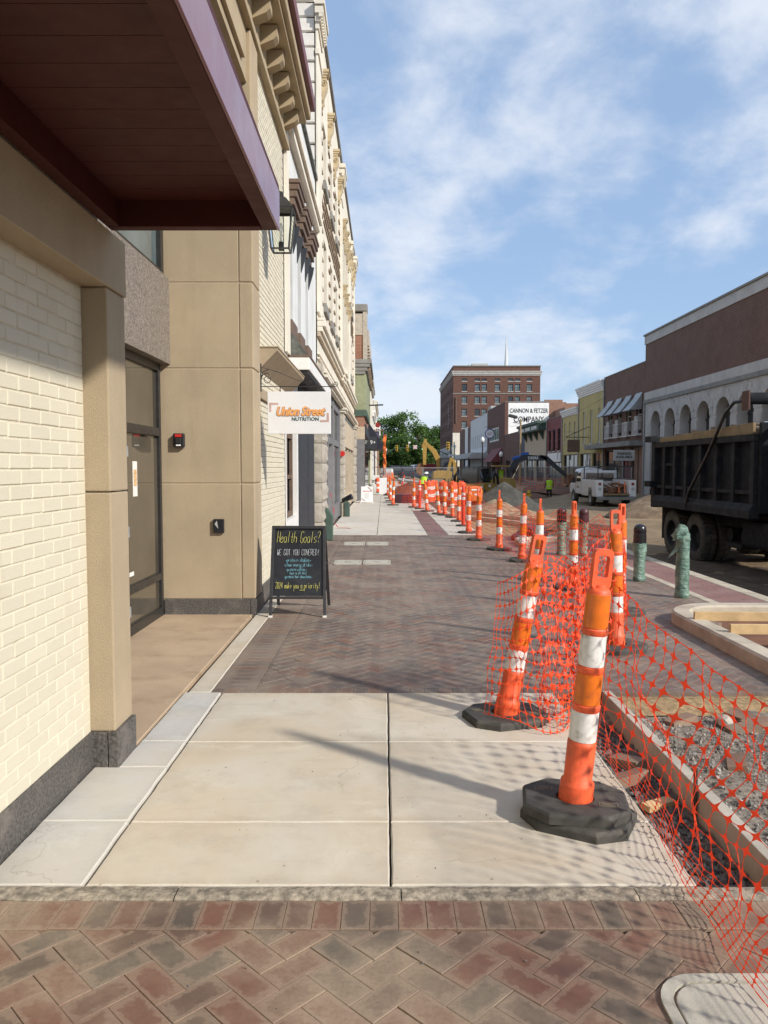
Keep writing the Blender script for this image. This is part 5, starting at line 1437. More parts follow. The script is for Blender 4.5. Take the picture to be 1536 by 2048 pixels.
# ---- red
y0, y1 = 71.92, 78.7
ops = [(y - y0 - 0.55, y - y0 + 0.55, 3.2, 5.3) for y in (73.3, 75.4, 77.3)]
shop = [(0.4, 6.2, 0.1, 2.1)]
RD = right_building('red_building', 'small dark red painted shop with three black windows', y0, y1, 6.45, M['red_paint'], ops + shop)
for o in ops: window(RD, (XR, y0), RU, RN, o, 0.15, M['black_frame'], M['glass_dark'], (0, 1), 0.07, sill=0.12)
window(RD, (XR, y0), RU, RN, shop[0], 0.15, M['grey_frame'], M['glass_sky'], (3, 0), 0.08)
box_part('sign_board', M['sign_white'], RD, XR - 0.10, 72.1, 2.15, XR - 0.01, 77.9, 3.0)
box_part('sign_board', M['white_stucco'], RD, XR - 0.5, 71.7, 2.3, XR - 0.4, 72.05, 3.0)
# ---- cream with green cornice, taller flank lit by the sun
y0, y1 = 79.2, 91
CG = right_building('green_cornice_building', 'cream shop with dark green bracketed cornice behind the excavator boom', y0, y1, 6.3, M['beige_panel'], [(0.6, 5.0, 0.1, 2.6), (6.2, 11.0, 0.1, 2.6)])
for o in [(0.6, 5.0, 0.1, 2.6), (6.2, 11.0, 0.1, 2.6)]: window(CG, (XR, y0), RU, RN, o, 0.15, M['black_frame'], M['glass_dark'], (2, 0), 0.08)
box_part('cornice', M['green_dark'], CG, XR - 0.8, y0 - 0.1, 5.45, XR + 0.5, y1, 6.1, 0.03)
box_part('cornice', M['green_dark'], CG, XR - 1.0, y0 - 0.2, 6.101, XR + 0.6, y1, 6.4, 0.03)
for k in range(3): box_part('cornice_panel', M['white_stucco'], CG, XR - 0.83, y0 + 0.8 + 3.6 * k, 5.6, XR - 0.801, y0 + 3.6 + 3.6 * k, 5.95)
for k in range(4): MB().prism([(XR - 0.02, y0 + 1 + 3.1 * k, 4.5), (XR - 0.6, y0 + 1 + 3.1 * k, 5.449), (XR - 0.02, y0 + 1 + 3.1 * k, 5.449)], (0, 0.4, 0)).build('bracket', M['green_dark'], CG, True)
box_part('side_wall', M['cream_stone'], CG, XR + 0.23, y0 - 0.35, -0.4, 20.4, y0, 6.2)
# ---- low brick and dark grey fronts
LBk = right_building('low_brick_building', 'low plain brick shop front under the white painted wall', 95.2, 106, 6.0, M['brown_brick'], [(1.0, 4.6, 0.6, 2.6), (6, 9.6, 0.6, 2.6)])
for o in [(1.0, 4.6, 0.6, 2.6), (6, 9.6, 0.6, 2.6)]: window(LBk, (XR, 95.2), RU, RN, o, 0.15, M['black_frame'], M['glass_dark'], (2, 0), 0.1)
DK = right_building('slate_blue_building', 'narrow slate blue shop front beside the utility pole', 91.1, 95.1, 6.3, M['grey_blue'] if 'grey_blue' in M else plain('grey_blue', (0.075, 0.08, 0.11), 0.8, 0.1, 3), [(0.5, 3.5, 0.3, 2.6)])
window(DK, (XR, 91.1), RU, RN, (0.5, 3.5, 0.3, 2.6), 0.15, M['black_frame'], M['glass_dark'], (1, 0), 0.1)
# ---- painted wall building
CF = thing('painted_wall_building', 'brick building whose white side wall reads CANNON & FETZER COMPANY', 'building', (XR, 115, 0))
zg = zr(115)
o_ = [(5.5, 16.5, 5.5, 7.6)]
facade('wall', M['hotel_brick'], CF, (XR, 106.1), RU, RN, 18.0, 0, 10.6, o_, 0.2)
window(CF, (XR, 106.1), RU, RN, o_[0], 0.2, M['white_paint'], M['glass_sky'], (5, 0), 0.25)
facade('side_wall', M['side_brick'], CF, (XR, 106.1), (1, 0), (0, -1), 8.4, 0, 10.55)
box_part('wall', M['side_brick'], CF, XR + 0.3, 106.2, 0, 28, 124, 10.4)
box_part('painted_panel', M['white_wall'], CF, 17.05, 106.02, 6.05, 22.6, 106.095, 10.45)
box_part('parapet_cap', M['limestone_dark'], CF, XR - 0.05, 106.0, 10.551, 22.7, 124, 10.66)
box_part('brick_pier', M['hotel_brick'], CF, XR - 0.03, 105.98, 5.0, 17.04, 106.2, 10.6)
text_part('lettering', 'CANNON & FETZER', M['letter_black'], CF, (19.85, 106.0, 9.35), FACE_CAM, 0.83, offset=0.008, extrude=0.01, sx=0.70)
text_part('lettering', 'COMPANY', M['letter_black'], CF, (19.85, 106.0, 8.15), FACE_CAM, 1.12, offset=0.012, extrude=0.01, sx=0.76)
aw2 = MB()
aw2.prism([(XR, 108.5, 4.4), (XR - 1.6, 108.5, 2.4), (XR, 108.5, 2.4)], (0, 9.5, 0)); aw2.build('shop_awning', M['red_paint'], CF, True)
b2 = thing('brick_rear_building', 'rear brick building with plain wall beyond the white painted wall', 'building', (25, 112, 0))
box_part('wall', M['side_brick'], b2, 23.05, 111, 0, 26.3, 124, 10.7)
box_part('parapet', M['side_brick'], b2, 23.0, 110.9, 10.701, 25.6, 111.2, 11.3)
b3 = thing('brick_rear_building', 'lower rear brick building just above the yellow shop roof', 'building', (28, 100, 0))
box_part('wall', M['side_brick'], b3, 23.4, 100, 0, 33, 110, 9.4)
box_part('parapet', M['side_brick'], b3, 25.0, 99.9, 9.401, 33, 100.2, 9.7)
# ---- white slatted front, narrow brown front, marquee
WF = right_building('white_front_building', 'white painted shop front with blind window slots before the hotel', 124.3, 148, 10.4, M['white_stucco'], [])
for k in range(8): box_part('slot', M['limestone'], WF, XR - 0.05, 126.2 + 2.7 * k, 5.0, XR - 0.002, 126.7 + 2.7 * k, 7.2)
box_part('ledge', M['white_paint'], WF, XR - 0.25, 124.3, 4.05, XR - 0.01, 148, 4.4)
ops = [(2, 3.2, 4.5, 7.5), (5, 6.2, 4.5, 7.5), (10, 11.2, 4.5, 7.5), (15, 16.2, 4.5, 7.5)]
BF = right_building('brown_front_building', 'brown brick front with white centre strip next to the hotel', 148.1, 169, 9.4, M['brown_brick'], ops)
for o in ops: window(BF, (XR, 148.1), RU, RN, o, 0.15, M['white_paint'], M['glass_dark'], (0, 1), 0.12)
box_part('centre_strip', M['white_paint'], BF, XR - 0.06, 152.5, 0, XR - 0.002, 157.5, 9.6)
mq = thing('marquee_canopy', 'broad flat grey marquee canopy over the far shop entrance', 'canopy', (14.5, 130, 3))
for k in range(4): box_part('canopy_tier', M['limestone'], mq, 13.2 + 0.25 * k, 122 + 0.3 * k, 3.0 + 0.25 * k, XR - 0.02, 151 - 0.3 * k, 3.245 + 0.25 * k, 0.02)
for y in (123.5, 130, 137, 144, 150): MB().cyl((13.6, y, zr(y) - 0.2), (13.6, y, 3.0), 0.12, n=8).build('post', M['iron'], mq, True)
# ---- hotel
HT = thing('hotel_building', 'tall six storey brown brick hotel rising at the end of the block', 'building', (27, 205, 0))
cols = [2.66, 5.75, 7.39, 10.55, 13.7, 15.35, 18.2]
ops = []
for c in cols:
    for zc in (20.7, 17.75, 14.8, 11.85): ops.append((c - 0.62, c + 0.62, zc - 0.85, zc + 0.85))
    ops.append((c - 0.62, c + 0.62, 22.25, 22.85))
HO = (XR, 185.5)
facade('wall', M['hotel_brick'], HT, HO, (1, 0), (0, -1), 20.8, 9.9, 25.7, ops, 0.25)
for i, o in enumerate(ops): window(HT, HO, (1, 0), (0, -1), o, 0.25, M['black_frame'], M['glass_sky'] if i % 7 else M['glass_dark'], (1, 1), 0.11, sill=0.16)
sops = []
for k in range(11):
    for zc in (20.7, 17.75, 14.8, 11.85, 8.9): sops.append((2.5 + 3.7 * k - 0.6, 2.5 + 3.7 * k + 0.6, zc - 0.85, zc + 0.85))
facade('wall', M['hotel_brick'], HT, HO, (0, 1), (-1, 0), 42.5, 7.0, 25.7, sops, 0.25)
for o in sops: window(HT, HO, (0, 1), (-1, 0), o, 0.25, M['black_frame'], M['glass_dark'], (0, 1), 0.11)
box_part('wall', M['hotel_brick'], HT, XR + 0.4, 185.9, 0, XR + 20.7, 227.9, 25.4)
facade('stone_base', M['cream_stone'], HT, (XR - 0.1, 185.35), (1, 0), (0, -1), 21, 0, 9.9, [(2, 4, 4.6, 7.6), (5.5, 7.5, 4.6, 7.6)], 0.2)
for o in [(2, 4, 4.6, 7.6), (5.5, 7.5, 4.6, 7.6)]: window(HT, (XR - 0.1, 185.35), (1, 0), (0, -1), o, 0.2, M['black_frame'], M['glass_dark'], (1, 1), 0.11)
facade('stone_base', M['limestone'], HT, (XR - 0.1, 185.35), (0, 1), (-1, 0), 42.7, 0, 6.9, [(2 + 4 * k, 4.2 + 4 * k, 1.5, 5.5) for k in range(10)], 0.3)
for k in range(10): window(HT, (XR - 0.1, 185.35), (0, 1), (-1, 0), (2 + 4 * k, 4.2 + 4 * k, 1.5, 5.5), 0.3, M['black_frame'], M['glass_dark'], (1, 1), 0.12)
for zz, d, h in ((23.55, 0.15, 0.35), (23.9, 0.3, 0.5), (24.4, 0.45, 0.22)):
    MB().box(XR - d, 185.5 - d, zz, XR + 20.8 + d, 185.5, zz + h).box(XR - d, 185.5, zz, XR, 228, zz + h).build('cornice', M['limestone'], HT, True)
MB().box(XR - 0.06, 185.4, 19.15, XR + 20.8, 185.49, 19.4).build('string_course', M['limestone_dark'], HT, True)
MB().box(XR - 0.1, 185.3, 25.71, XR + 20.9, 228, 25.95).build('parapet_cap', M['limestone_dark'], HT, True)
MB().box(XR + 0.55, 185.2, 12.3, XR + 0.8, 185.45, 18.4).build('downpipe', M['trim_brown'], HT, True)
MB().cyl((XR + 4.2, 190, 25.9), (XR + 4.2, 190, 26.9), 0.08, n=6).build('antenna', M['galvanised'], HT, True)
text_part('lettering', 'HOTEL', M['limestone'], HT, (XR - 0.06, 199, 14.5), (R(90), R(90), R(-90)), 2.2, extrude=0.02)
sp = thing('church_spire', 'thin pale pointed spire rising above the hotel roof', 'spire', (36.5, 232, 20))
MB().cyl((36.5, 232, 0), (36.5, 232, 29.5), 2.2, 1.3, 8).build('tower', M['limestone'], sp, True)
MB().cyl((36.5, 232, 29.5), (36.5, 232, 41.2), 0.72, 0.03, 8).build('steeple', M['white_stucco'], sp, True)

# ------------------------------------------------------------------ trees closing the street
def tree(label, x, y, h, rad, seed, mat, trunk_h):
    rn = random.Random(seed); z0 = ground_z(x, y)
    t = thing('tree', label, 'tree', (x, y, z0), group='trees closing the street')
    tr = MB(); tr.tube([(0, 0, -0.3), (0.2, 0, trunk_h * 0.5), (0, 0.2, trunk_h), (0.3, 0, h * 0.75)], [0.5, 0.38, 0.3, 0.08], 8)
    for k in range(7):
        a = rn.uniform(0, 6.28); zz = trunk_h * rn.uniform(0.6, 1.2)
        tr.tube([(0, 0, zz), (rad * 0.4 * math.cos(a), rad * 0.4 * math.sin(a), zz + h * 0.18), (rad * 0.75 * math.cos(a), rad * 0.75 * math.sin(a), zz + h * 0.32)], [0.2, 0.13, 0.04], 6)
    tr.build('trunk', M['bark'], t, smooth=True)
    cr = MB(); clumps = []
    for k in range(60):
        a = rn.uniform(0, 6.28); q = rn.random() ** 0.5; zz = rn.uniform(trunk_h * 0.35, h * 0.93)
        f = math.sin(math.pi * min(1, max(0.05, (zz - trunk_h * 0.2) / (h - trunk_h * 0.2))) ** 0.8) ** 0.6
        clumps.append((rad * q * f * math.cos(a), rad * q * f * math.sin(a), zz, rn.uniform(0.13, 0.24) * rad + 0.5))
    for cx, cy, cz, cr_ in clumps:
        for _ in range(105):
            d = Vector((rn.gauss(0, 1), rn.gauss(0, 1), rn.gauss(0, 0.75))); d.normalize(); d *= cr_ * rn.random() ** 0.35
            p = Vector((cx, cy, cz)) + d; s = rn.uniform(0.28, 0.52)
            m3 = Euler((rn.uniform(-1, 1), rn.uniform(-1, 1), rn.uniform(0, 6))).to_matrix()
            cr.add([p + m3 @ Vector(v) for v in ((-s, 0, 0), (0, -s * 0.5, 0.03), (s, 0, 0), (0, s * 0.5, 0.03))], [(0, 1, 2, 3)])
    o = cr.build('crown', mat, t)
    return t
for i, (x, y, h, r, m, th, lab) in enumerate([
    (7.5, 268, 20.0, 9.0, 'leaf_a', 6, 'tallest light green tree in the middle of the street end'),
    (1.2, 272, 18.5, 7.8, 'leaf_a', 6, 'big green tree just beyond the second traffic light'),
    (-4.5, 264, 14.0, 6.0, 'leaf_a', 5, 'round green tree above the blade sign'),
    (-11, 270, 13, 6.5, 'leaf_b', 5, 'dark tree at the shop end of the trees'),
    (13.6, 276, 15.5, 5.5, 'leaf_b', 5, 'darker tree against the hotel corner'),
    (19.5, 282, 15.5, 6, 'leaf_b', 5, 'dark tree partly behind the hotel'),
    (4.5, 260, 10.5, 7, 'leaf_b', 2, 'low dark tree beneath the tallest tree'),
    (11.0, 262, 9.5, 6.5, 'leaf_b', 2, 'low dark tree behind the raised excavator arm'),
    (-2.5, 258, 9.0, 6.5, 'leaf_b', 2, 'low dark tree behind the parked cars'),
    (17, 262, 9.0, 5, 'leaf_b', 2, 'low dark shrub like tree by the hotel entrance')]):
    tree(lab, x, y, h, r, 40 + i, M[m], th)

# rooftop equipment and gutters
for i, (x, y, z, w, h, lab) in enumerate([(19.5, 53, 8.36, 1.6, 0.9, 'grey rooftop unit on the awning building'), (18.6, 62.5, 7.8, 1.2, 0.8, 'grey rooftop unit on the taller yellow shop'),
                                          (19.0, 128, 10.46, 3.0, 1.2, 'grey rooftop unit on the white front building'), (24, 196, 25.96, 4, 1.6, 'low penthouse box on the hotel roof')]):
    t = thing('rooftop_unit', lab, 'rooftop unit', (x, y, z), group='rooftop units')
    MB().box(-w / 2, -w / 2, 0, w / 2, w / 2, h).build('housing', M['ac_grey'], t, bevel=0.03)
    MB().box(-w / 2 - 0.01, -w * 0.3, h * 0.25, -w / 2 + 0.01, w * 0.3, h * 0.75).build('grille', M['limestone_dark'], t)
for par, y, h in ((BA, 58.3, 8.2), (Y1b, 65.8, 7.4), (Y2b, 71.8, 6.2), (RD, 78.6, 6.3), (AR, 49.2, 5.6)):
    MB().cyl((XR - 0.06, y, -0.1), (XR - 0.06, y, h), 0.05, n=8).build('downpipe', M['galvanised'], par, True, smooth=True)
for par, y, z, w, lab in ((Y1b, 59.0, 3.0, 0.5, ''), (RD, 74.0, 3.05, 0.4, '')):
    MB().tube([(XR - 0.02, y, z + 0.35), (XR - 0.35, y, z + 0.45), (XR - 0.5, y, z + 0.25)], 0.025, 6).lathe([(0.03, 0.1), (0.18, 0.0), (0.17, -0.01)], 12, (XR - 0.5, y, z + 0.12)).build('gooseneck_lamp', M['iron'], par, True, smooth=True)
for a, b, lab in (((16.55, 57.5, 6.9), (13.3, 75, 5.7), 'sagging wire from the wooden pole to the awning building'), ((13.25, 75, 6.0), (16.5, 106, 8.0), 'sagging wire from the wooden pole to the painted wall')):
    P = [Vector(a).lerp(Vector(b), k / 8) - Vector((0, 0, 0.6 * math.sin(math.pi * k / 8))) for k in range(9)]
    tag(MB().tube(P, 0.012, 4).build('overhead_wire', M['iron']), lab, 'wire')
# ================================================================== vehicles and machines
def wheel_mesh(r, w, rim, n=28):
    """tyre and rim meshes, axis along X, outer face towards -X"""
    t = MB()
    prof = [(rim, -w / 2 + 0.02), (r * 0.80, -w / 2), (r * 0.95, -w / 2 + 0.02), (r, -w / 2 + 0.06), (r, w / 2 - 0.06), (r * 0.95, w / 2 - 0.02), (r * 0.8, w / 2), (rim, w / 2 - 0.02)]
    V = []
    for rr, x in prof:
        for k in range(n):
            a = 2 * math.pi * k / n; V.append((x, rr * math.cos(a), rr * math.sin(a)))
    m = len(prof)
    t.add(V, [(i * n + k, (i + 1) * n + k, (i + 1) * n + (k + 1) % n, i * n + (k + 1) % n) for i in range(m - 1) for k in range(n)])
    nl = n
    for k in range(nl):                       # tread lugs
        a = 2 * math.pi * (k + 0.5) / nl
        for sx in (-1, 1):
            t.obox((sx * w * 0.22, (r + 0.004) * math.cos(a), (r + 0.004) * math.sin(a)), (w * 0.34, 0.028, 2 * math.pi * r / nl * 0.6), (a + math.pi / 2 - math.pi / 2, 0, 0))
    rimm = MB()
    prof = [(0.0, -w / 2 + 0.12), (rim * 0.45, -w / 2 + 0.10), (rim * 0.55, -w / 2 + 0.16), (rim * 0.9, -w / 2 + 0.13), (rim, -w / 2 + 0.02), (rim * 1.02, -w / 2 + 0.015), (rim, w / 2 - 0.02), (0, w / 2 - 0.05)]
    V = []
    for rr, x in prof:
        for k in range(n):
            a = 2 * math.pi * k / n; V.append((x, max(rr, 0.002) * math.cos(a), max(rr, 0.002) * math.sin(a)))
    m = len(prof)
    rimm.add(V, [(i * n + k, (i + 1) * n + k, (i + 1) * n + (k + 1) % n, i * n + (k + 1) % n) for i in range(m - 1) for k in range(n)])
    for k in range(10):
        a = 2 * math.pi * k / 10; rimm.cyl((-w / 2 + 0.15, rim * 0.72 * math.cos(a), rim * 0.72 * math.sin(a)), (-w / 2 + 0.10, rim * 0.72 * math.cos(a), rim * 0.72 * math.sin(a)), 0.018, n=6)
    return t.mesh('tyre', True, 40), rimm.mesh('rim', True, 40)
def add_wheel(parent, meshes, loc, flip=False, rim_mat='rubber', tyre_mat='tyre'):
    w = bpy.data.objects.new('wheel', meshes[0]); COL.objects.link(w)
    if not meshes[0].materials: meshes[0].materials.append(M[tyre_mat])
    w.parent = parent; w.location = loc; w.rotation_euler = (0, 0, math.pi if flip else 0)
    r = bpy.data.objects.new('rim', meshes[1]); COL.objects.link(r)
    if not meshes[1].materials: meshes[1].materials.append(M[rim_mat])
    r.parent = w
    return w
# ---- dump truck: faces the camera side of the street, its bed side along x = 6.65
DT = thing('dump_truck', 'dusty black dump truck with ribbed steel bed parked on the dirt', 'truck', (7.85, 15.5, -0.44))
def dbox(name, mat, x0, y0, z0, x1, y1, z1, bev=0.0): return box_part(name, mat, DT, x0, y0, z0, x1, y1, z1, bev)
bx0, bx1, by0, by1, bz0, bz1 = 6.68, 9.0, 13.75, 18.75, 0.78, 2.20
dbox('bed_floor', M['truck_black'], bx0 + 0.05, by0, bz0 - 0.02, bx1 - 0.05, by1, bz0 + 0.08)
for sx, xx in ((-1, bx0), (1, bx1 - 0.05)):
    s = dbox('bed_side', M['truck_black'], xx + 0.04 if sx < 0 else xx, by0, bz0, xx + 0.06 if sx < 0 else xx + 0.05, by1, bz1)
    x_a, x_b = (bx0 - 0.07, bx0 + 0.04) if sx < 0 else (bx1, bx1 + 0.1)
    for yy in (13.78, 14.55, 15.32, 16.08, 16.85, 17.5, 18.15):
        subpart(MB().box(x_a, yy, bz0 + 0.1, x_b, yy + 0.14, bz1 - 0.12), 'rib', M['truck_rib'], s)
    subpart(MB().box(x_a - 0.03, by0, bz1 - 0.12, x_b + 0.01, by1, bz1), 'top_rail', M['truck_rib'], s)
    subpart(MB().prism([(x_b, by0, bz0 - 0.1), (x_a - 0.08, by0, bz0 - 0.1), (x_a - 0.08, by0, bz0 + 0.04), (x_a, by0, bz0 + 0.16), (x_b, by0, bz0 + 0.16)] if sx < 0 else [(x_a, by0, bz0 - 0.1), (x_b, by0, bz0 - 0.1), (x_b, by0, bz0 + 0.16), (x_a, by0, bz0 + 0.16)], (0, by1 - by0, 0)), 'bottom_rail', M['truck_rib'], s)
    subpart(MB().box(x_a + 0.02, by0, bz0 + 0.33, x_b - 0.01, by1, bz0 + 0.40), 'mid_rail', M['truck_rib'], s)
    subpart(MB().box(x_a + 0.02, 17.55, bz0 + 0.86, x_b - 0.01, 18.2, bz0 + 0.92), 'short_rail', M['truck_rib'], s)
tg = dbox('tailgate', M['truck_rib'], bx0 - 0.10, 18.76, bz0 - 0.15, bx1 + 0.1, 18.98, bz1 + 0.14, 0.02)
for zz in (bz0 + 0.35, bz1 + 0.02): subpart(MB().box(bx0 - 0.22, 18.70, zz, bx0 - 0.05, 19.1, zz + 0.14), 'latch', M['truck_black'], tg)
dbox('front_wall', M['truck_black'], bx0, by0 - 0.1, bz0, bx1, by0 - 0.001, bz1 + 0.2)
MB().prism([(bx0 - 0.04, 13.9, bz1 + 0.001), (bx0 - 0.04, 18.6, bz1 + 0.001), (bx0 - 0.04, 18.6, bz1 + 0.10), (bx0 - 0.04, 13.9, bz1 + 0.21)], (0.05, 0, 0)).build('side_board', M['board_wood'], DT, True, bevel=0.006)
arm = MB().tube([(bx0 - 0.12, 16.7, bz0 - 0.02), (bx0 - 0.16, 16.45, bz0 + 0.3), (bx0 - 0.14, 15.6, bz1 - 0.35), (bx0 - 0.12, 14.85, bz1 + 0.45), (bx0 - 0.1, 14.55, bz1 + 0.62), (bx0 + 0.1, 14.2, bz1 + 0.66)], [0.035, 0.035, 0.035, 0.033, 0.033, 0.033], 8)
arm.build('tarp_arm', M['black_frame'], DT, True, smooth=True)
MB().obox((bx0 - 0.10, 16.7, bz0 - 0.03), (0.14, 0.22, 0.14)).build('arm_pivot', M['truck_rib'], DT, True)
MB().cyl((bx0 - 0.02, 14.15, bz1 + 0.66), (bx1, 14.15, bz1 + 0.66), 0.11, n=12).build('tarp_roll', M['truck_black'], DT, True, smooth=True)
dbox('roll_bracket', M['steel_red'] if 'steel_red' in M else plain('steel_red', (0.075, 0.028, 0.02), 0.7, 0.2, 9), bx0 - 0.06, 14.05, bz1 + 0.45, bx0 - 0.03, 14.32, bz1 + 0.80)
dbox('chassis', M['truck_black'], 7.35, 9.5, 0.12, 8.35, 18.7, 0.62)
dbox('hoist_frame', M['truck_black'], 7.1, 14.0, 0.40, 8.6, 18.5, 0.70)
WMs = wheel_mesh(0.52, 0.30, 0.29)
for yy in (17.95, 16.60):
    for xx, fl in ((6.86, False), (7.18, False), (8.52, True), (8.84, True)):
        add_wheel(DT, WMs, (xx - 7.85, yy - 15.5, 0.52), fl, 'truck_rib')
    MB().cyl((7.2, yy, 0.08), (8.5, yy, 0.08), 0.1, n=10).build('axle', M['truck_black'], DT, True)
add_wheel(DT, WMs, (6.9 - 7.85, 11.0 - 15.5, 0.52), False, 'chrome'); add_wheel(DT, WMs, (8.8 - 7.85, 11.0 - 15.5, 0.52), True, 'chrome')
for xx in (6.72, 8.56): MB().box(xx, 18.52, -0.1, xx + 0.55, 18.55, 0.68).build('mud_flap', M['rubber'], DT, True)
dbox('fuel_tank', M['truck_black'], 6.80, 13.0, 0.10, 7.33, 14.6, 0.60, 0.08)
MB().cyl((6.95, 13.35, 0.75), (6.95, 13.35, 2.15), 0.13, n=18).build('heat_shield', M['chrome'], DT, True, smooth=True)
MB().tube([(6.95, 13.35, 2.15), (6.95, 13.35, 2.24), (6.95, 13.42, 2.31), (6.95, 13.6, 2.335), (6.95, 13.9, 2.36), (6.95, 14.05, 2.37)], 0.075, 14).build('exhaust_pipe', M['chrome'], DT, True, smooth=True)
cabn = MB().prism([(6.78, 13.25, 0.35), (6.78, 13.25, 2.45), (6.78, 11.6, 2.45), (6.78, 11.25, 1.65), (6.78, 9.6, 1.45), (6.78, 9.4, 0.35)], (2.15, 0, 0)).build('cab', M['car_white'], DT, True, bevel=0.06)
subpart(MB().prism([(6.77, 13.0, 1.55), (6.77, 13.0, 2.25), (6.77, 11.75, 2.25), (6.77, 11.45, 1.6)], (-0.012, 0, 0)), 'side_window', M['glass_dark'], cabn)
dbox('fender', M['truck_black'], 6.72, 10.4, 0.62, 7.3, 11.6, 0.70, 0.03)
dbox('bumper', M['chrome'], 6.75, 9.2, -0.1, 8.95, 9.39, 0.30, 0.03)

for yy in (14.9, 15.5): MB().cyl((7.0, yy, 0.25), (7.3, yy, 0.25), 0.14, n=14).build('air_tank', M['truck_black'], DT, True, smooth=True)
MB().tube([(7.1, 13.4, 0.5), (7.0, 13.9, 0.3), (7.05, 14.6, 0.35), (7.2, 15.2, 0.3)], 0.02, 6).build('air_hose', M['rubber'], DT, True, smooth=True)
dbox('step_box', M['truck_rib'], 6.85, 14.7, 0.02, 7.2, 15.4, 0.12, 0.02)
hm = MB(); rn = random.Random(8)
for k in range(26):
    yy = 13.9 + 4.7 * k / 25; hm.obox((7.3 + rn.uniform(0, 1.0), yy, bz1 - 0.02), (0.9, 0.5, 0.35), (rn.uniform(-.3, .3), rn.uniform(-.3, .3), rn.uniform(0, 3)))
ho = hm.build('dirt_load', M['pile_brown'], DT, True); ho['kind'] = 'stuff'
# ---- white service truck, tail towards the camera
ST = thing('service_truck', 'white utility pickup with open tool boxes and pipe rack on the dirt', 'truck', (11.85, 42.0, -0.42))
def sbox(name, mat, x0, y0, z0, x1, y1, z1, bev=0.0, par=None): return MB().box(x0, y0, z0, x1, y1, z1).build(name, mat, par or ST, bevel=bev)
sbox('chassis', M['truck_black'], -0.7, -2.6, 0.35, 0.7, 2.9, 0.62)
cb = MB().prism([(-0.98, 0.35, 0.55), (-0.98, 3.05, 0.55), (-0.98, 3.08, 1.02), (-0.98, 2.85, 1.13), (-0.98, 1.75, 1.22), (-0.98, 1.15, 1.80), (-0.98, 0.30, 1.86), (-0.98, 0.25, 1.2)], (1.96, 0, 0)).build('cab', M['car_white'], ST, bevel=0.07, segs=3)
link('rear_window', MB().box(-0.75, 0.20, 1.30, 0.75, 0.235, 1.72).mesh('rear_window'), M['glass_dark'], cb)
link('side_window', MB().prism([(-0.995, 0.45, 1.25), (-0.995, 1.55, 1.25), (-0.995, 1.12, 1.70), (-0.995, 0.5, 1.73)], (0.03, 0, 0)).mesh('side_window'), M['glass_dark'], cb)
link('mirror', MB().box(-1.22, 1.45, 1.16, -1.03, 1.53, 1.42).mesh('mirror'), M['black_frame'], cb)
link('door_seam', MB().box(-0.985, 0.42, 0.62, -0.979, 0.44, 1.24).box(-0.985, 1.62, 0.62, -0.979, 1.64, 1.22).mesh('door_seam'), M['joint_dark'], cb)
link('door_logo', MB().box(-0.988, 0.85, 0.88, -0.981, 1.35, 1.0).mesh('door_logo'), M['letter_shadow'], cb)
for sx in (-1, 1):
    xa, xb = (-1.02, -0.66) if sx < 0 else (0.66, 1.02)
    tb = MB().prism([(xa, -2.75, 0.52), (xa, -1.95, 0.52), (xa, -1.85, 0.95), (xa, -1.15, 0.95), (xa, -1.05, 0.52), (xa, 0.15, 0.52), (xa, 0.15, 1.38), (xa, -2.75, 1.38)], (xb - xa, 0, 0)).build('tool_box', M['car_white'], ST, bevel=0.02)
    for ya, yb in ((-2.68, -1.95), (-1.9, -1.05), (-1.0, 0.1)):
        link('box_door', MB().box(xa - 0.012 if sx < 0 else xb, ya, 0.98 if ya == -1.9 else 0.6, xa if sx < 0 else xb + 0.012, yb, 1.33).mesh('box_door'), M['car_white'], tb)
    link('box_lid', MB().box(xa + 0.03, -2.72, 1.381, xb - 0.03, 0.12, 1.43).mesh('box_lid'), M['trim_brown'], tb)
    xc = (xa + xb) / 2
    for zz, mt, nm in ((1.18, 'tail_light', 'tail_light'), (0.93, 'ac_grey', 'reverse_light')):
        link(nm, MB().cyl((xc, -2.75, zz), (xc, -2.79, zz), 0.075, n=16).mesh(nm, True), M[mt], tb)
sbox('bed_floor', M['bucket_brown'], -0.655, -2.7, 0.62, 0.655, 0.2, 0.7)
sbox('tailgate', M['board_wood'], -0.66, -3.05, 0.60, 0.62, -2.71, 0.66, 0.01)
sbox('bumper', M['limestone_dark'], -1.0, -2.98, 0.36, 1.0, -2.76, 0.55, 0.03)
cg = MB(); rn = random.Random(4)
for k in range(22): cg.obox((rn.uniform(-0.5, 0.5), rn.uniform(-2.5, -0.2), rn.uniform(0.78, 1.2)), (rn.uniform(0.06, 0.3), rn.uniform(0.1, 0.6), rn.uniform(0.05, 0.22)), (rn.uniform(-.3, .3), rn.uniform(-.3, .3), rn.uniform(0, 3)))
cgo = cg.build('tool_load', M['bucket_brown'], ST); cgo['kind'] = 'stuff'
for k, xx in enumerate((0.25, 0.55)): MB().bar((xx, -2.4, 0.7), (xx + 0.02, -2.3, 1.3), 0.06, 0.04).build('orange_tool', M['machine_orange'], ST)
rk = MB()
for xx in (-0.9, 0.9):
    for yy in (-2.6, 0.1): rk.cyl((xx, yy, 1.4), (xx, yy, 2.05), 0.028, n=6)
    rk.cyl((xx, -2.65, 2.05), (xx, 2.3, 2.05), 0.03, n=6)
for yy in (-2.6, -1.2, 0.1): rk.cyl((-0.92, yy, 2.07), (0.92, yy, 2.07), 0.026, n=6)
rk.build('pipe_rack', M['black_frame'], ST, smooth=True)
W2 = wheel_mesh(0.40, 0.26, 0.21, 22)
for yy in (-1.5, 2.1):
    add_wheel(ST, W2, (-0.88, yy, 0.40), False, 'ac_grey'); add_wheel(ST, W2, (0.88, yy, 0.40), True, 'ac_grey')

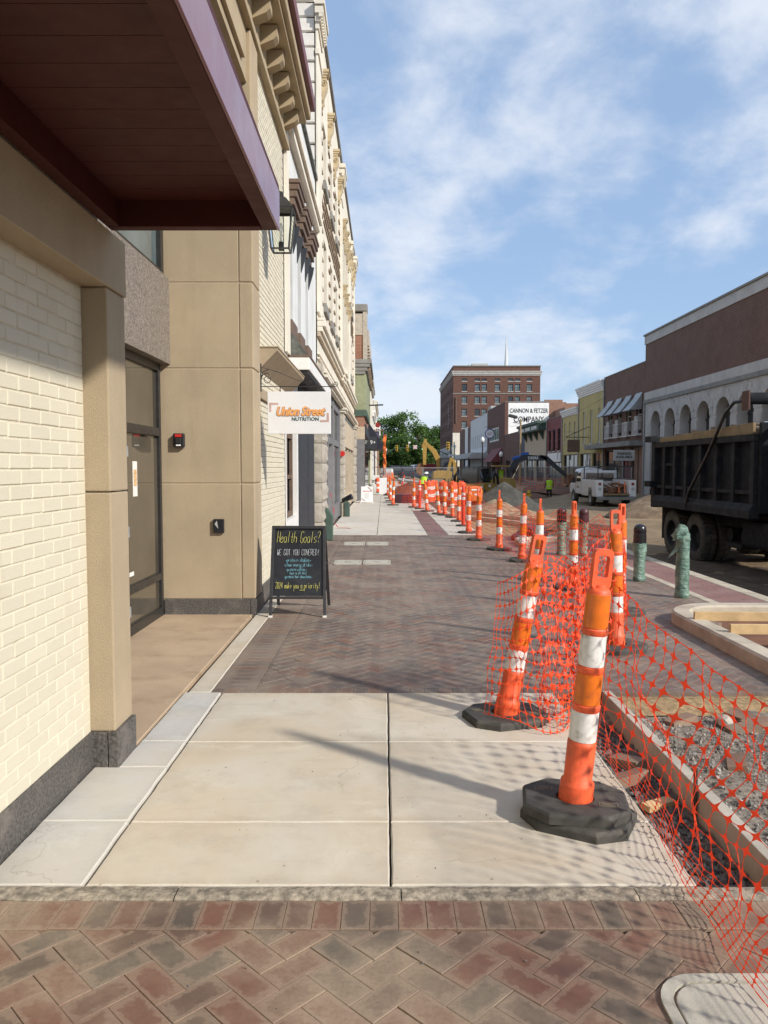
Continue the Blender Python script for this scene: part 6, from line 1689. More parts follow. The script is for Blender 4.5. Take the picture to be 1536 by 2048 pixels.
# ---- excavators
def track(par, x0, x1, z0, L, h, mat='rubber'):
    n = 6; P = [(x0, -L / 2 + h / 2 - h / 2 * math.sin(math.pi * k / n), z0 + h / 2 - h / 2 * math.cos(math.pi * k / n)) for k in range(n + 1)] + [(x0, L / 2 - h / 2 + h / 2 * math.sin(math.pi * k / n), z0 + h / 2 + h / 2 * math.cos(math.pi * k / n)) for k in range(n + 1)]
    MB().prism(P, (x1 - x0, 0, 0)).build('track', M[mat], par)
def limb(par, name, pts, wd, ht, mat, ydepth=0.22):
    """a box section following points in the machine's XZ plane"""
    mb = MB(); V = []
    for i, (x, z) in enumerate(pts):
        a, b = pts[max(0, i - 1)], pts[min(len(pts) - 1, i + 1)]
        d = Vector((b[0] - a[0], b[1] - a[1])); d.normalize(); nrm = Vector((-d.y, d.x)); h = ht[i] / 2
        for s in (-1, 1):
            for y in (-ydepth / 2, ydepth / 2): V.append((x + nrm.x * h * s, wd + y, z + nrm.y * h * s))
    n = len(pts)
    F = []
    for i in range(n - 1):
        a, b = i * 4, (i + 1) * 4
        F += [(a, b, b + 1, a + 1), (a + 2, a + 3, b + 3, b + 2), (a, a + 2, b + 2, b), (a + 1, b + 1, b + 3, a + 3)]
    F += [(0, 1, 3, 2), ((n - 1) * 4, (n - 1) * 4 + 2, (n - 1) * 4 + 3, (n - 1) * 4 + 1)]
    mb.add(V, F); return mb.build(name, mat, par, bevel=0.015)
def bucket(par, x, z, s, mat, ang=0.0, sgn=1):
    P = [(0, 0), (0.25, 0.05), (0.5, -0.15), (0.58, -0.5), (0.4, -0.85), (0.05, -1.0), (-0.1, -0.92)]
    c, q = math.cos(ang), math.sin(ang)
    pts = [(x + sgn * s * (a * c - b * q), -0.35 * s, z + s * (a * q + b * c)) for a, b in P]
    o = MB().prism(pts, (0, 0.7 * s, 0)).build('bucket', mat, par, bevel=0.02)
    th = MB()
    for k in range(4):
        yy = -0.32 * s + 0.19 * s * k; a, b = -0.1, -0.92
        px, pz = x + sgn * s * (a * c - b * q), z + s * (a * q + b * c); th.box(px - 0.04, yy, pz - 0.14 * s, px + 0.04, yy + 0.07 * s, pz)
    link('tooth', th.mesh('tooth'), M['steel_rust'], o)
EX = thing('mini_excavator', 'small yellow excavator with black boom lettered DEERE behind the grey pile', 'excavator', (7.6, 50, -0.42))
track(EX, -1.0, -0.6, 0, 2.6, 0.55); track(EX, 0.6, 1.0, 0, 2.6, 0.55)
MB().prism([(-1.1, -0.9, 0.6), (0.75, -0.9, 0.6), (0.85, -0.9, 0.9), (0.7, -0.9, 1.35), (-1.1, -0.9, 1.42)], (0, 1.8, 0)).build('engine_cover', M['cat_yellow'], EX, bevel=0.06)
cbn = MB()
for xx, yy in ((-0.55, -0.8), (0.42, -0.8), (-0.55, 0.2), (0.42, 0.2)): cbn.box(xx - 0.04, yy - 0.04, 1.40, xx + 0.04, yy + 0.04, 2.08)
c_ = cbn.build('cab_frame', M['black_frame'], EX)
link('cab_roof', MB().box(-0.62, -0.88, 2.08, 0.50, 0.28, 2.16).mesh('cab_roof'), M['cat_yellow'], c_)
link('cab_seat', MB().box(-0.35, -0.6, 1.40, -0.25, 0.0, 1.95).mesh('cab_seat'), M['black_frame'], c_)
limb(EX, 'boom', [(0.45, 1.0), (0.62, 1.9), (1.05, 2.45), (1.55, 2.68), (2.75, 2.62), (3.05, 2.58)], 0.35, [0.26, 0.34, 0.40, 0.40, 0.32, 0.2], M['boom_dark'])
limb(EX, 'stick', [(2.55, 2.78), (2.95, 2.66), (4.35, 1.45)], 0.35, [0.14, 0.32, 0.2], M['boom_dark'])
bucket(EX, 4.3, 1.55, 0.75, M['bucket_brown'], 0.1, 1)
for x, z in ((1.0, 2.66), (1.58, 2.92)): MB().obox((x, 0.35, z), (0.5, 0.3, 0.16), (0, -0.35 if x < 1.2 else -0.1, 0)).build('blue_hose_cover', M['blue_pad'], EX)
MB().cyl((0.75, 0.2, 1.25), (1.2, 0.2, 2.15), 0.05, n=8).build('hydraulic_ram', M['chrome'], EX, smooth=True)
text_part('lettering', 'DEERE', M['letter_white'], EX, (2.12, 0.225, 2.63), FACE_CAM, 0.24, world=False, offset=0.006)
EX2 = thing('excavator', 'large yellow excavator with raised arm and rusty bucket', 'excavator', (5.9, 80, -0.42))
track(EX2, -1.3, -0.8, 0, 3.4, 0.8, 'steel_rust'); track(EX2, 0.4, 0.9, 0, 3.4, 0.8, 'steel_rust')
MB().prism([(-0.9, -1.2, 0.85), (1.0, -1.2, 0.85), (1.1, -1.2, 1.6), (-0.2, -1.2, 1.75), (-0.8, -1.2, 1.6)], (0, 2.4, 0)).build('engine_cover', M['cat_yellow'], EX2, bevel=0.06)
cbn = MB()
for xx, yy in ((-0.1, -1.15), (1.15, -1.15), (-0.1, 0.1), (1.15, 0.1)): cbn.box(xx - 0.05, yy - 0.05, 1.7, xx + 0.05, yy + 0.05, 2.9)
c_ = cbn.build('cab_frame', M['black_frame'], EX2)
link('cab_roof', MB().box(-0.2, -1.25, 2.9, 1.25, 0.2, 3.0).mesh('cab_roof'), M['black_frame'], c_)
link('cab_pane', MB().box(-0.08, -1.14, 1.72, 1.13, -1.12, 2.88).mesh('cab_pane'), M['glass_dark'], c_)
limb(EX2, 'boom', [(-0.15, 1.5), (-0.25, 2.7), (-0.75, 3.7), (-1.75, 4.65)], -0.5, [0.5, 0.55, 0.5, 0.28], M['cat_yellow'], 0.35)
limb(EX2, 'stick', [(-1.60, 4.95), (-1.72, 4.4), (-1.72, 2.3)], -0.5, [0.2, 0.46, 0.3], M['cat_yellow'], 0.3)
bucket(EX2, -1.75, 2.35, 1.25, M['bucket_brown'], 0.25, -1)
EX3 = thing('backhoe', 'small yellow backhoe arm standing beside the big excavator', 'backhoe', (5.9, 62, -0.42))
track(EX3, -0.7, -0.35, 0, 2.0, 0.5); track(EX3, 0.35, 0.7, 0, 2.0, 0.5)
MB().box(-0.7, -0.6, 0.5, 0.7, 0.8, 1.15).build('engine_cover', M['cat_yellow'], EX3, bevel=0.05)
limb(EX3, 'boom', [(-0.1, 1.0), (-0.25, 1.7), (-0.3, 2.35), (-0.45, 2.7)], -0.7, [0.3, 0.3, 0.26, 0.2], M['cat_yellow'])
limb(EX3, 'stick', [(-0.55, 2.8), (-0.75, 1.9), (-0.95, 0.9)], -0.7, [0.18, 0.24, 0.16], M['cat_yellow'])
bucket(EX3, -0.95, 0.95, 0.55, M['bucket_brown'], 0.0, -1)
# ---- skid steers
def skid(label, loc, rz, lettered):
    t = thing('skid_steer', label, 'loader', loc, rz, 'skid steer loaders')
    MB().prism([(-0.75, -1.2, 0.35), (-0.75, 1.0, 0.35), (-0.75, 1.0, 0.9), (-0.75, -0.4, 1.05), (-0.75, -1.2, 1.1)], (1.5, 0, 0)).build('body', M['cat_yellow'], t, bevel=0.05)
    c = MB()
    for x in (-0.5, 0.5):
        for y in (-0.75, 0.55): c.box(x - 0.05, y - 0.05, 0.95, x + 0.05, y + 0.05, 2.0)
    c.box(-0.6, -0.85, 2.0, 0.6, 0.7, 2.08); cf = c.build('cab_frame', M['black_frame'], t)
    link('cab_pane', MB().box(-0.45, -0.74, 1.0, 0.45, -0.72, 1.98).mesh('cab_pane'), M['glass_dark'], cf)
    for s in (-1, 1):
        am = MB().tube([(s * 0.66, -1.05, 1.35), (s * 0.66, -0.3, 1.75), (s * 0.66, 0.7, 1.5), (s * 0.66, 1.35, 0.55)], 0.085, 6)
        am.build('lift_arm', M['boom_dark'], t, smooth=True)
        link('rear_light', MB().box(s * 0.6 - 0.06, -1.22, 0.85, s * 0.6 + 0.06, -1.2, 0.98).mesh('rear_light'), M['letter_white'], cf)
    MB().prism([(-0.85, 1.3, 0.2), (-0.85, 1.95, 0.12), (-0.85, 1.4, 0.75)], (1.7, 0, 0)).build('bucket', M['bucket_brown'], t)
    sm = (skid.meshes if hasattr(skid, 'meshes') else None)
    if sm is None: sm = skid.meshes = wheel_mesh(0.38, 0.28, 0.17, 18)
    for yy in (-0.7, 0.6): add_wheel(t, sm, (-0.78, yy, 0.38), False, 'cat_yellow'); add_wheel(t, sm, (0.78, yy, 0.38), True, 'cat_yellow')
    if lettered:
        MB().box(-0.45, -1.235, 0.62, 0.45, -1.205, 0.86).build('badge', M['black_frame'], t)
        text_part('lettering', 'CAT', M['letter_white'], t, (0, -1.24, 0.74), FACE_CAM, 0.24, world=False, offset=0.008)
skid('yellow and black skid steer lettered CAT with its rear to the pavement', (4.9, 45.0, -0.42), 0.05, True)
skid('second skid steer with black cab, farther from the pavement', (6.2, 47.6, -0.42), -0.35, False)
cp = thing('air_compressor', 'orange rounded machine box with white stickers beside the grey pile', 'machine', (4.25, 37.0, -0.42))
MB().prism([(-0.42, -0.5, 0.4), (0.42, -0.5, 0.4), (0.44, -0.5, 0.9), (0.36, -0.5, 1.12), (-0.36, -0.5, 1.12), (-0.44, -0.5, 0.9)], (0, 1.6, 0)).build('housing', M['machine_orange'], cp, bevel=0.06)
for x0, x1, z0, z1 in ((-0.1, 0.28, 0.93, 1.0), (-0.32, -0.1, 0.70, 0.84), (0.05, 0.36, 0.70, 0.78)): MB().box(x0, -0.512, z0, x1, -0.5, z1).build('sticker', M['letter_white'], cp)
MB().box(-0.38, -0.515, 0.42, -0.12, -0.5, 0.7).build('vent', M['joint_dark'], cp)
for s in (-1, 1): MB().cyl((s * 0.5, 0.3, 0.28), (s * 0.72, 0.3, 0.28), 0.28, n=16).build('wheel', M['tyre'], cp, smooth=True)
# ---- cars waiting beyond the works
def car(label, loc, rz, mat, suv=False):
    t = thing('parked_car', label, 'car', (loc[0], loc[1], ground_z(loc[0], loc[1])), rz, 'cars at the far end of the street')
    h = 1.75 if suv else 1.45
    MB().prism([(-0.88, -2.2, 0.35), (-0.88, 2.2, 0.35), (-0.88, 2.25, 0.75), (-0.88, 1.1, 0.92), (-0.88, -1.9, 0.95), (-0.88, -2.25, 0.85)], (1.76, 0, 0)).build('body', mat, t, bevel=0.08)
    c = MB().prism([(-0.76, 1.05, 0.93), (-0.76, 0.45, h), (-0.76, -1.5, h), (-0.76, -2.0, 0.95)], (1.52, 0, 0)).build('cabin', mat, t, bevel=0.06)
    link('rear_window', MB().prism([(-0.6, -1.98, 1.02), (0.6, -1.98, 1.02), (0.55, -1.6, h - 0.12), (-0.55, -1.6, h - 0.12)], (0, -0.03, 0.0)).mesh('rear_window'), M['glass_dark'], c)
    cm = car.meshes if hasattr(car, 'meshes') else None
    if cm is None: cm = car.meshes = wheel_mesh(0.33, 0.2, 0.2, 16)
    for yy in (-1.4, 1.35): add_wheel(t, cm, (-0.8, yy, 0.33), False, 'ac_grey'); add_wheel(t, cm, (0.8, yy, 0.33), True, 'ac_grey')
    for s in (-1, 1): MB().box(s * 0.7 - 0.12, -2.285, 0.72, s * 0.7 + 0.12, -2.24, 0.88).build('tail_light', M['tail_light'], t)
car('dark blue car waiting under the traffic lights', (1.5, 112, 0), 0.1, M['car_dark'], True)
car('black car parked past the fence panels', (3.2, 108, 0), 0.05, M['car_dark'], True)
car('silver car beside the dark cars', (0.4, 104, 0), 0.0, M['car_silver'])
car('dark red car crossing behind the excavator bucket', (8.4, 150, 0), 1.3, M['car_red'], True)
car('white car next to the dark red car', (6.3, 156, 0), 0.2, M['car_white'])
car('pale blue car behind the excavator cab', (13.0, 150, 0), 0.2, M['car_silver'])

# ------------------------------------------------------------------ heaps
def heap(name, label, x, y, rx, ry, h, mat, seed, z=None, p=1.35):
    mb = MB(); n, m = 44, 16
    z = ground_z(x, y) - 0.05 if z is None else z
    mb.v.append((x, y, z + h))
    for j in range(1, m + 1):
        t = j / m
        for k in range(n):
            a = 2 * math.pi * k / n
            rr = 1 + 0.18 * noise.noise(Vector((math.cos(a) * 1.3, math.sin(a) * 1.3, seed)))
            xx, yy = x + rx * rr * t * math.cos(a), y + ry * rr * t * math.sin(a)
            zz = z + h * (1 - t) ** (1 / p) * (1 if t < 1 else 0) + (0.10 * h * noise.noise(Vector((xx * 2.2, yy * 2.2, seed))) + 0.05 * h * noise.noise(Vector((xx * 6, yy * 6, seed)))) * (1 - t * 0.7)
            mb.v.append((xx, yy, zz))
    mb.f = [(0, 1 + k, 1 + (k + 1) % n) for k in range(n)] + [(1 + (j - 1) * n + k, 1 + j * n + k, 1 + j * n + (k + 1) % n, 1 + (j - 1) * n + (k + 1) % n) for j in range(1, m) for k in range(n)]
    o = mb.build(name, mat, smooth=True, angle=80); return tag(o, label, 'pile')
heap('sand_pile', 'tall dark grey sand pile behind the row of cones', 5.85, 37.5, 2.2, 1.9, 1.42, M['pile_grey'], 1, p=1.05)
heap('gravel_pile', 'small pale gravel pile in front of the dark sand pile', 4.25, 29.5, 1.25, 1.2, 0.62, M['pile_tan'], 2)
heap('gravel_pile', 'low brown gravel heap beside the pale one', 5.2, 28.2, 1.3, 1.1, 0.5, M['pile_tan'], 5)
heap('dirt_pile', 'wide brown dirt pile between service truck and dump truck', 11.6, 31.8, 2.5, 1.7, 1.08, M['pile_brown'], 3)
heap('soil_mound', 'dark red soil mound behind the far cones', 1.6, 45, 1.9, 2.4, 1.0, M['red_soil'], 4, z=-0.2)
heap('soil_mound', 'red soil bank along the far side fence', 12.3, 57, 1.6, 7, 0.7, M['red_soil'], 6)
heap('soil_mound', 'red brown soil bank by the yellow hydrant', 9.6, 52, 2.0, 3.0, 0.45, M['red_soil'], 8)
rubble(3.35, 17.3, 0.12, 0.36, 5, M['tarp_maroon'], 'dark maroon tarp bundle on the edge of the bricks', 'tarp_bundle', 'tarp')
rubble(2.95, 16.9, 0.06, 0.16, 9, M['tarp_maroon'], 'small maroon end of the tarp bundle', 'tarp_bundle', 'tarp')

# ------------------------------------------------------------------ people
def person(label, loc, rz, bend=0.0, helmet='helmet_dark', sc=1.0):
    t = thing('person', label, 'person', loc, rz, 'road workers')
    me = bpy.data.meshes.new('body')
    b = bend
    def tp(x, y, z):        # bend the trunk forward about the hips
        if z <= 0.95: return (x, y, z)
        dz = z - 0.95; return (x, y + dz * math.sin(b), 0.95 + dz * math.cos(b))
    J = [((0, 0, 0.95), .15), (tp(0, 0, 1.2), .14), (tp(0, 0, 1.42), .16), (tp(0, 0, 1.53), .06), (tp(0, 0.02, 1.66), .085), (tp(0, 0.02, 1.74), .075),
         ((-.10, 0, 0.88), .10), ((-.11, 0.03, 0.50), .065), ((-.11, 0, 0.10), .045), ((-.12, 0.12, 0.04), .04),
         ((.10, 0, 0.88), .10), ((.12, 0.03, 0.50), .065), ((.13, 0, 0.10), .045), ((.14, 0.12, 0.04), .04),
         (tp(-.20, 0, 1.42), .07), (tp(-.27, 0.03, 1.14), .048), ((tp(-.24, 0.2, 1.0)), .035), (tp(-.22, 0.26, 0.97), .03),
         (tp(.20, 0, 1.42), .07), (tp(.27, 0.03, 1.14), .048), (tp(.24, 0.2, 1.0), .035), (tp(.22, 0.26, 0.97), .03)]
    E = [(0, 1), (1, 2), (2, 3), (3, 4), (4, 5), (0, 6), (6, 7), (7, 8), (8, 9), (0, 10), (10, 11), (11, 12), (12, 13), (2, 14), (14, 15), (15, 16), (16, 17), (2, 18), (18, 19), (19, 20), (20, 21)]
    me.from_pydata([j[0] for j in J], E, []); me.materials.append(M['body_cloth'])
    o = link('body', me, None, t)
    sk = o.modifiers.new('skin', 'SKIN'); sk.use_smooth_shade = True
    lay_ = me.skin_vertices[0] if me.skin_vertices else None
    if lay_ is None:
        bm = bmesh.new(); bm.from_mesh(me); bm.verts.layers.skin.verify(); bm.to_mesh(me); bm.free(); lay_ = me.skin_vertices[0]
    for i, (_, r) in enumerate(J): lay_.data[i].radius = (r, r)
    lay_.data[0].use_root = True
    sub = o.modifiers.new('sub', 'SUBSURF'); sub.levels = 1; sub.render_levels = 1
    v = MB(); V = []; n = 14; prof = [(0.185, 0.90), (0.19, 1.05), (0.195, 1.2), (0.215, 1.38), (0.19, 1.46), (0.10, 1.5)]
    for r, z in prof:
        for k in range(n):
            a = 2 * math.pi * k / n; V.append(tp(r * 1.12 * math.cos(a), r * 0.80 * math.sin(a), z))
    v.add(V, [(i * n + k, i * n + (k + 1) % n, (i + 1) * n + (k + 1) % n, (i + 1) * n + k) for i in range(len(prof) - 1) for k in range(n)])
    vo = v.build('vest', M['vest'], t, smooth=True, angle=60)
    s = MB(); V = []
    for r, z in ((0.199, 1.06), (0.202, 1.12)):
        for k in range(n):
            a = 2 * math.pi * k / n; V.append(tp(r * 1.12 * math.cos(a), r * 0.80 * math.sin(a), z))
    s.add(V, [(k, (k + 1) % n, n + (k + 1) % n, n + k) for k in range(n)])
    link('stripe', s.mesh('stripe', True), M['vest_stripe'], vo)
    h = MB(); V = []; prof = [(0.16, 1.70), (0.125, 1.705), (0.12, 1.77), (0.08, 1.83), (0.01, 1.85)]
    for r, z in prof:
        for k in range(n):
            a = 2 * math.pi * k / n; V.append(tp(r * math.cos(a), r * 1.1 * math.sin(a) + 0.02, z))
    h.add(V, [(i * n + k, i * n + (k + 1) % n, (i + 1) * n + (k + 1) % n, (i + 1) * n + k) for i in range(len(prof) - 1) for k in range(n)])
    h.build('helmet', M[helmet], t, smooth=True, angle=60)
    t.scale = (sc, sc, sc)
    return t
def cloth_mat():
    t = NT('body_cloth'); tc = t.n.new('ShaderNodeTexCoord'); s = t.n.new('ShaderNodeSeparateXYZ'); t.l.new(tc.outputs['Object'], s.inputs[0])
    c = t.mix(t.math('GREATER_THAN', s.outputs[2], 0.93), (0.02, 0.02, 0.025), (0.10, 0.09, 0.09))
    t.base(t.mix(t.math('GREATER_THAN', s.outputs[2], 1.52), c, (0.32, 0.19, 0.12))); t.rough(0.8); return t.m
M['body_cloth'] = cloth_mat()
person('standing worker in lime vest and black trousers seen from behind', (10.85, 50.5, -0.72), 0.1)
person('bending worker in lime vest and white helmet behind the far cones', (2.35, 47.0, -0.3), -0.5, 0.7, 'letter_white')
person('worker in lime vest beside the skid steers', (7.0, 86, -0.35), 2.0)
person('worker in green vest inside the small excavator cab', (7.55, 49.85, 0.18), 0.0, 0.0, 'helmet_dark', 0.85)

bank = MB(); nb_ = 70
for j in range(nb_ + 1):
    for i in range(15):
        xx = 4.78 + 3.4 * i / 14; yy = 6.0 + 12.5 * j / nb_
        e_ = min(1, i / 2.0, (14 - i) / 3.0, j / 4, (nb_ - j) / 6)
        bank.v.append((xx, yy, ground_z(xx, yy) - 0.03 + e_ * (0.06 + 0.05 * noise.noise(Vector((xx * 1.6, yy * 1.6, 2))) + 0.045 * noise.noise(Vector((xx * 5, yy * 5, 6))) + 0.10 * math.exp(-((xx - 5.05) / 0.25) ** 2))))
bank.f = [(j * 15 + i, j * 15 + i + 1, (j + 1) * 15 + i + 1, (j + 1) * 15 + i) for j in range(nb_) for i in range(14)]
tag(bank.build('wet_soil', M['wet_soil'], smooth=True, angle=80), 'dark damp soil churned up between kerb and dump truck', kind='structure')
# ================================================================== traffic cones, drums, nets
def cone_base_mesh(s=0.245, h=0.046):
    P = [(s * 1.0, s * 0.45), (s * 0.55, s * 0.86), (-s * 0.55, s * 0.86), (-s * 1.0, s * 0.45), (-s * 1.0, -s * 0.45), (-s * 0.55, -s * 0.86), (s * 0.55, -s * 0.86), (s * 1.0, -s * 0.45)]
    n = len(P); k = 24; ri = 0.088; mb = MB(); V = []
    for x, y in P: V.append((x, y, 0))
    for x, y in P: V.append((x, y, h * 0.72))
    for x, y in P: V.append((x * 0.95, y * 0.95, h))
    F = [(i, (i + 1) % n, n + (i + 1) % n, n + i) for i in range(n)] + [(n + i, n + (i + 1) % n, 2 * n + (i + 1) % n, 2 * n + i) for i in range(n)]
    # ring hole
    b = len(V)
    for q in range(k): V.append((ri * math.cos(2 * math.pi * q / k), ri * math.sin(2 * math.pi * q / k), h))
    for q in range(k): V.append((ri * math.cos(2 * math.pi * q / k), ri * math.sin(2 * math.pi * q / k), h * 0.4))
    ang = [math.atan2(y, x) % (2 * math.pi) for x, y in P]
    own = []
    for q in range(k):
        a = 2 * math.pi * q / k; own.append(min(range(n), key=lambda i: min(abs(a - ang[i]), 2 * math.pi - abs(a - ang[i]))))
    for q in range(k):
        q2 = (q + 1) % k; o1, o2 = own[q], own[q2]
        F.append((b + q, 2 * n + o1, b + q2) if o1 == o2 else (b + q, 2 * n + o1, 2 * n + o2, b + q2))
        F.append((b + q, b + q2, b + k + q2, b + k + q))
    F.append(tuple(b + k + q for q in range(k)))
    mb.add(V, F); return mb
BASE = cone_base_mesh().mesh('base'); BASE.materials.append(M['rubber'])
BASE2 = cone_base_mesh(0.25, 0.046).mesh('base'); BASE2.materials.append(M['rubber'])
def tube_mesh(prof, n=14, name='tube', mat='cone_orange', cap=True):
    me = MB().lathe(prof, n, phase=math.pi / n, cap=cap).mesh(name, True, 50); me.materials.append(M[mat]); return me
# body: flared collar, stepped tube with rolled ridges
BODY = tube_mesh([(0.082, 0.0), (0.080, 0.085), (0.079, 0.10), (0.0665, 0.112), (0.068, 0.27), (0.067, 0.285), (0.062, 0.29), (0.0615, 0.425), (0.066, 0.43), (0.0665, 0.452), (0.060, 0.456), (0.0595, 0.595), (0.064, 0.60), (0.0645, 0.622), (0.058, 0.626), (0.0575, 0.765), (0.0615, 0.77), (0.062, 0.79), (0.056, 0.795), (0.055, 0.93), (0.055, 0.955), (0.046, 0.965), (0.040, 0.97)], 16, 'body')
def band(z0, z1, r0, r1, mat):
    me = MB().lathe([(r0, z0), (r0 + 0.0022, z0 + 0.001), (r1 + 0.0022, z1 - 0.001), (r1, z1)], 16, phase=math.pi / 16, cap=False).mesh('band', True, 50); me.materials.append(M[mat]); return me
BANDS = [band(0.292, 0.424, 0.0621, 0.0616, 'band_white'), band(0.458, 0.594, 0.0601, 0.0596, 'band_orange'), band(0.628, 0.764, 0.0581, 0.0576, 'band_white'), band(0.797, 0.945, 0.0561, 0.0551, 'band_orange')]
def handle_mesh(w=0.047, h=0.175, th=0.034):
    """flat loop with a long slot"""
    def rr(a, z0, z1, r, n=6):
        P = []
        for cx, cz, s in ((a - r, z1 - r, 0), (-a + r, z1 - r, 90), (-a + r, z0 + r, 180), (a - r, z0 + r, 270)):
            for k in range(n + 1): t = R(s + 90 * k / n); P.append((cx + r * math.cos(t), cz + r * math.sin(t)))
        return P
    o, i = rr(w, 0, h, 0.022), rr(w - 0.019, 0.052, h - 0.028, 0.012); n = len(o); mb = MB()
    V = [(x, -th / 2, z) for x, z in o] + [(x, -th / 2, z) for x, z in i] + [(x, th / 2, z) for x, z in o] + [(x, th / 2, z) for x, z in i]
    F = []
    for k in range(n):
        j = (k + 1) % n
        F += [(k, j, n + j, n + k), (2 * n + k, 3 * n + k, 3 * n + j, 2 * n + j), (k, 2 * n + k, 2 * n + j, j), (n + k, n + j, 3 * n + j, 3 * n + k)]
    mb.add(V, F); mb.cyl((0, 0, -0.03), (0, 0, 0.02), 0.036, 0.03, 12)
    return mb
HANDLE = handle_mesh().mesh('handle', True, 40); HANDLE.materials.append(M['cone_orange'])
M['plate_dust'] = plain('plate_dust', (0.16, 0.135, 0.095), 0.9, 0.2, 30)
def cone(label, x, y, z=0.0, tilt=(0, 0), rz=0.0, double=False, sc=1.0, hz=0.0, base_rz=0.0):
    t = thing('traffic_cone', label, 'traffic cone', (x, y, z), rz, 'orange and white channelizer cones')
    h = 0.046
    if double:
        b = link('base', BASE2, None, t); b.scale = (0.93, 0.93, 1); b.rotation_euler = (0, 0, base_rz - 0.35); b.location = (0.01, -0.02, 0.0)
        b = link('base', BASE, None, t); b.location = (0, 0, 0.047); b.scale = (0.93, 0.93, 1); b.rotation_euler = (0, 0, base_rz); h = 0.066
    else:
        b = link('base', BASE, None, t); b.rotation_euler = (0, 0, base_rz); h = 0.02
    e = (tilt[0], tilt[1], 0)
    bo = link('body', BODY, None, t); bo.location = (0, 0, h); bo.rotation_euler = e; bo.scale = (0.93, 0.93, 1)
    if sc != 1.0:
        for q in t.children:
            if q.name.startswith('base'):
                bv = q.modifiers.new('bevel', 'BEVEL'); bv.width = 0.004; bv.segments = 2; bv.limit_method = 'ANGLE'; bv.angle_limit = R(25)
                zt = 0.0462
                for (px_, py_, w_, d_) in ((0.145, -0.075, 0.085, 0.04), (-0.145, 0.075, 0.085, 0.04)):
                    pl_ = MB()
                    for a_, b_, c_, e_ in ((-w_ / 2, w_ / 2, -d_ / 2, -d_ / 2 + 0.004), (-w_ / 2, w_ / 2, d_ / 2 - 0.004, d_ / 2), (-w_ / 2, -w_ / 2 + 0.004, -d_ / 2 + 0.0045, d_ / 2 - 0.0045), (w_ / 2 - 0.004, w_ / 2, -d_ / 2 + 0.0045, d_ / 2 - 0.0045), (-w_ / 2 + 0.012, w_ / 2 - 0.012, -0.006, -0.001), (-w_ / 2 + 0.012, w_ / 2 - 0.02, 0.004, 0.009)):
                        pl_.box(px_ + a_, py_ + c_, zt - 0.001, px_ + b_, py_ + e_, zt + 0.0018)
                    link('embossed_plate', pl_.mesh('embossed_plate'), M['plate_dust'], q)
    for bm_ in BANDS:
        q = link('band', bm_, None, bo)
    q = link('handle', HANDLE, None, bo); q.location = (0, 0, 0.965); q.rotation_euler = (0, 0, hz)
    t.scale = (sc, sc, sc)
    return t
cone('nearest orange and white cone on two stacked black rubber bases', 0.875, 3.44, 0.001, (0.03, 0.088), 0.0, True, 1.03, 0.15, -0.15)
cone('cone leaning over wrapped in orange net beside the concrete slab', 0.775, 4.82, 0.001, (0.0, 0.175), 0, False, 1.03, 0.3, 0.3)
cone('cone just behind the nearest one, handle above its shoulder', 2.05, 6.72, 0.001, (0, -0.02), 0, False, 1.06, 0.1, 0.4)
cone('cone between the netting and the black topped bollard', 2.58, 8.36, 0.001, (0, 0.01), 0, False, 1.04, 0.7, 0.2)
for i, (x, y, tl, hz, lab) in enumerate([
    (2.50, 10.1, 0.0, 0.9, 'cone in front of the two far wrapped bollards'),
    (2.20, 10.9, 0.02, 1.4, 'cone seen past the leaning cone, slim handle edge on'),
    (2.36, 13.1, 0.03, 1.3, 'cone with bent handle beside the maroon bundle'),
    (2.24, 14.9, 0.0, 1.4, 'cone standing on the far corner of the dark bricks'),
    (2.09, 16.9, 0.0, 0.4, 'cone at the end of the dark bricks, net at its foot'),
    (2.07, 18.75, 0.0, 1.2, 'first cone on the pale concrete past the bricks'),
    (2.23, 22.8, 0.0, 1.1, 'cone just beyond the red delineator post'),
    (2.20, 24.6, -0.03, 0.9, 'cone third past the red delineator post'),
    (2.04, 25.7, -0.03, 1.2, 'cone with its net tangled at the base, before the drums'),
    (1.90, 26.4, -0.10, 0.6, 'cone leaning away in front of the stacked drums'),
    (1.58, 28.0, -0.09, 1.2, 'leaning cone near the end of the brick strip'),
    (1.20, 30.8, 0.0, 1.1, 'upright cone beside the dark red stack'),
    (0.38, 32.5, 0.04, 1.0, 'cone at the edge of the walk beside the soil mound'),
    (0.32, 36.5, -0.03, 0.8, 'second cone along the walk edge'),
    (0.28, 39.8, 0.02, 0.8, 'third cone along the walk edge'),
    (0.22, 44.0, 0.0, 0.8, 'farthest cone along the walk edge')]):
    cone(lab, x, y, 0.0 if x < 2.36 else 0.0, (0, tl), 0, False, 1.0, hz, i * 0.7)
def delineator(label, x, y, tl=0.0):
    t = thing('delineator_post', label, 'delineator', (x, y, 0), group='red delineator posts')
    b = link('base', BASE, None, t); b.scale = (0.8, 0.8, 0.8)
    MB().lathe([(0.05, 0), (0.05, 0.80), (0.045, 0.95), (0.038, 1.05), (0.02, 1.09)], 14, (0, 0, 0.04)).build('post', M['delineator_red'], t, smooth=True)
    for z in (0.72, 0.84): MB().lathe([(0.0515, z), (0.0515, z + 0.075)], 14, cap=False).build('band', M['band_white'], t, smooth=True)
    t.rotation_euler = (0, tl, 0); return t
delineator('slim red delineator post with two white bands among the cones', 2.17, 21.0)
delineator('red delineator post by the leaning cones', 1.38, 29.7)
delineator('red delineator leaning by the soil mound', 1.1, 52, 0.25)
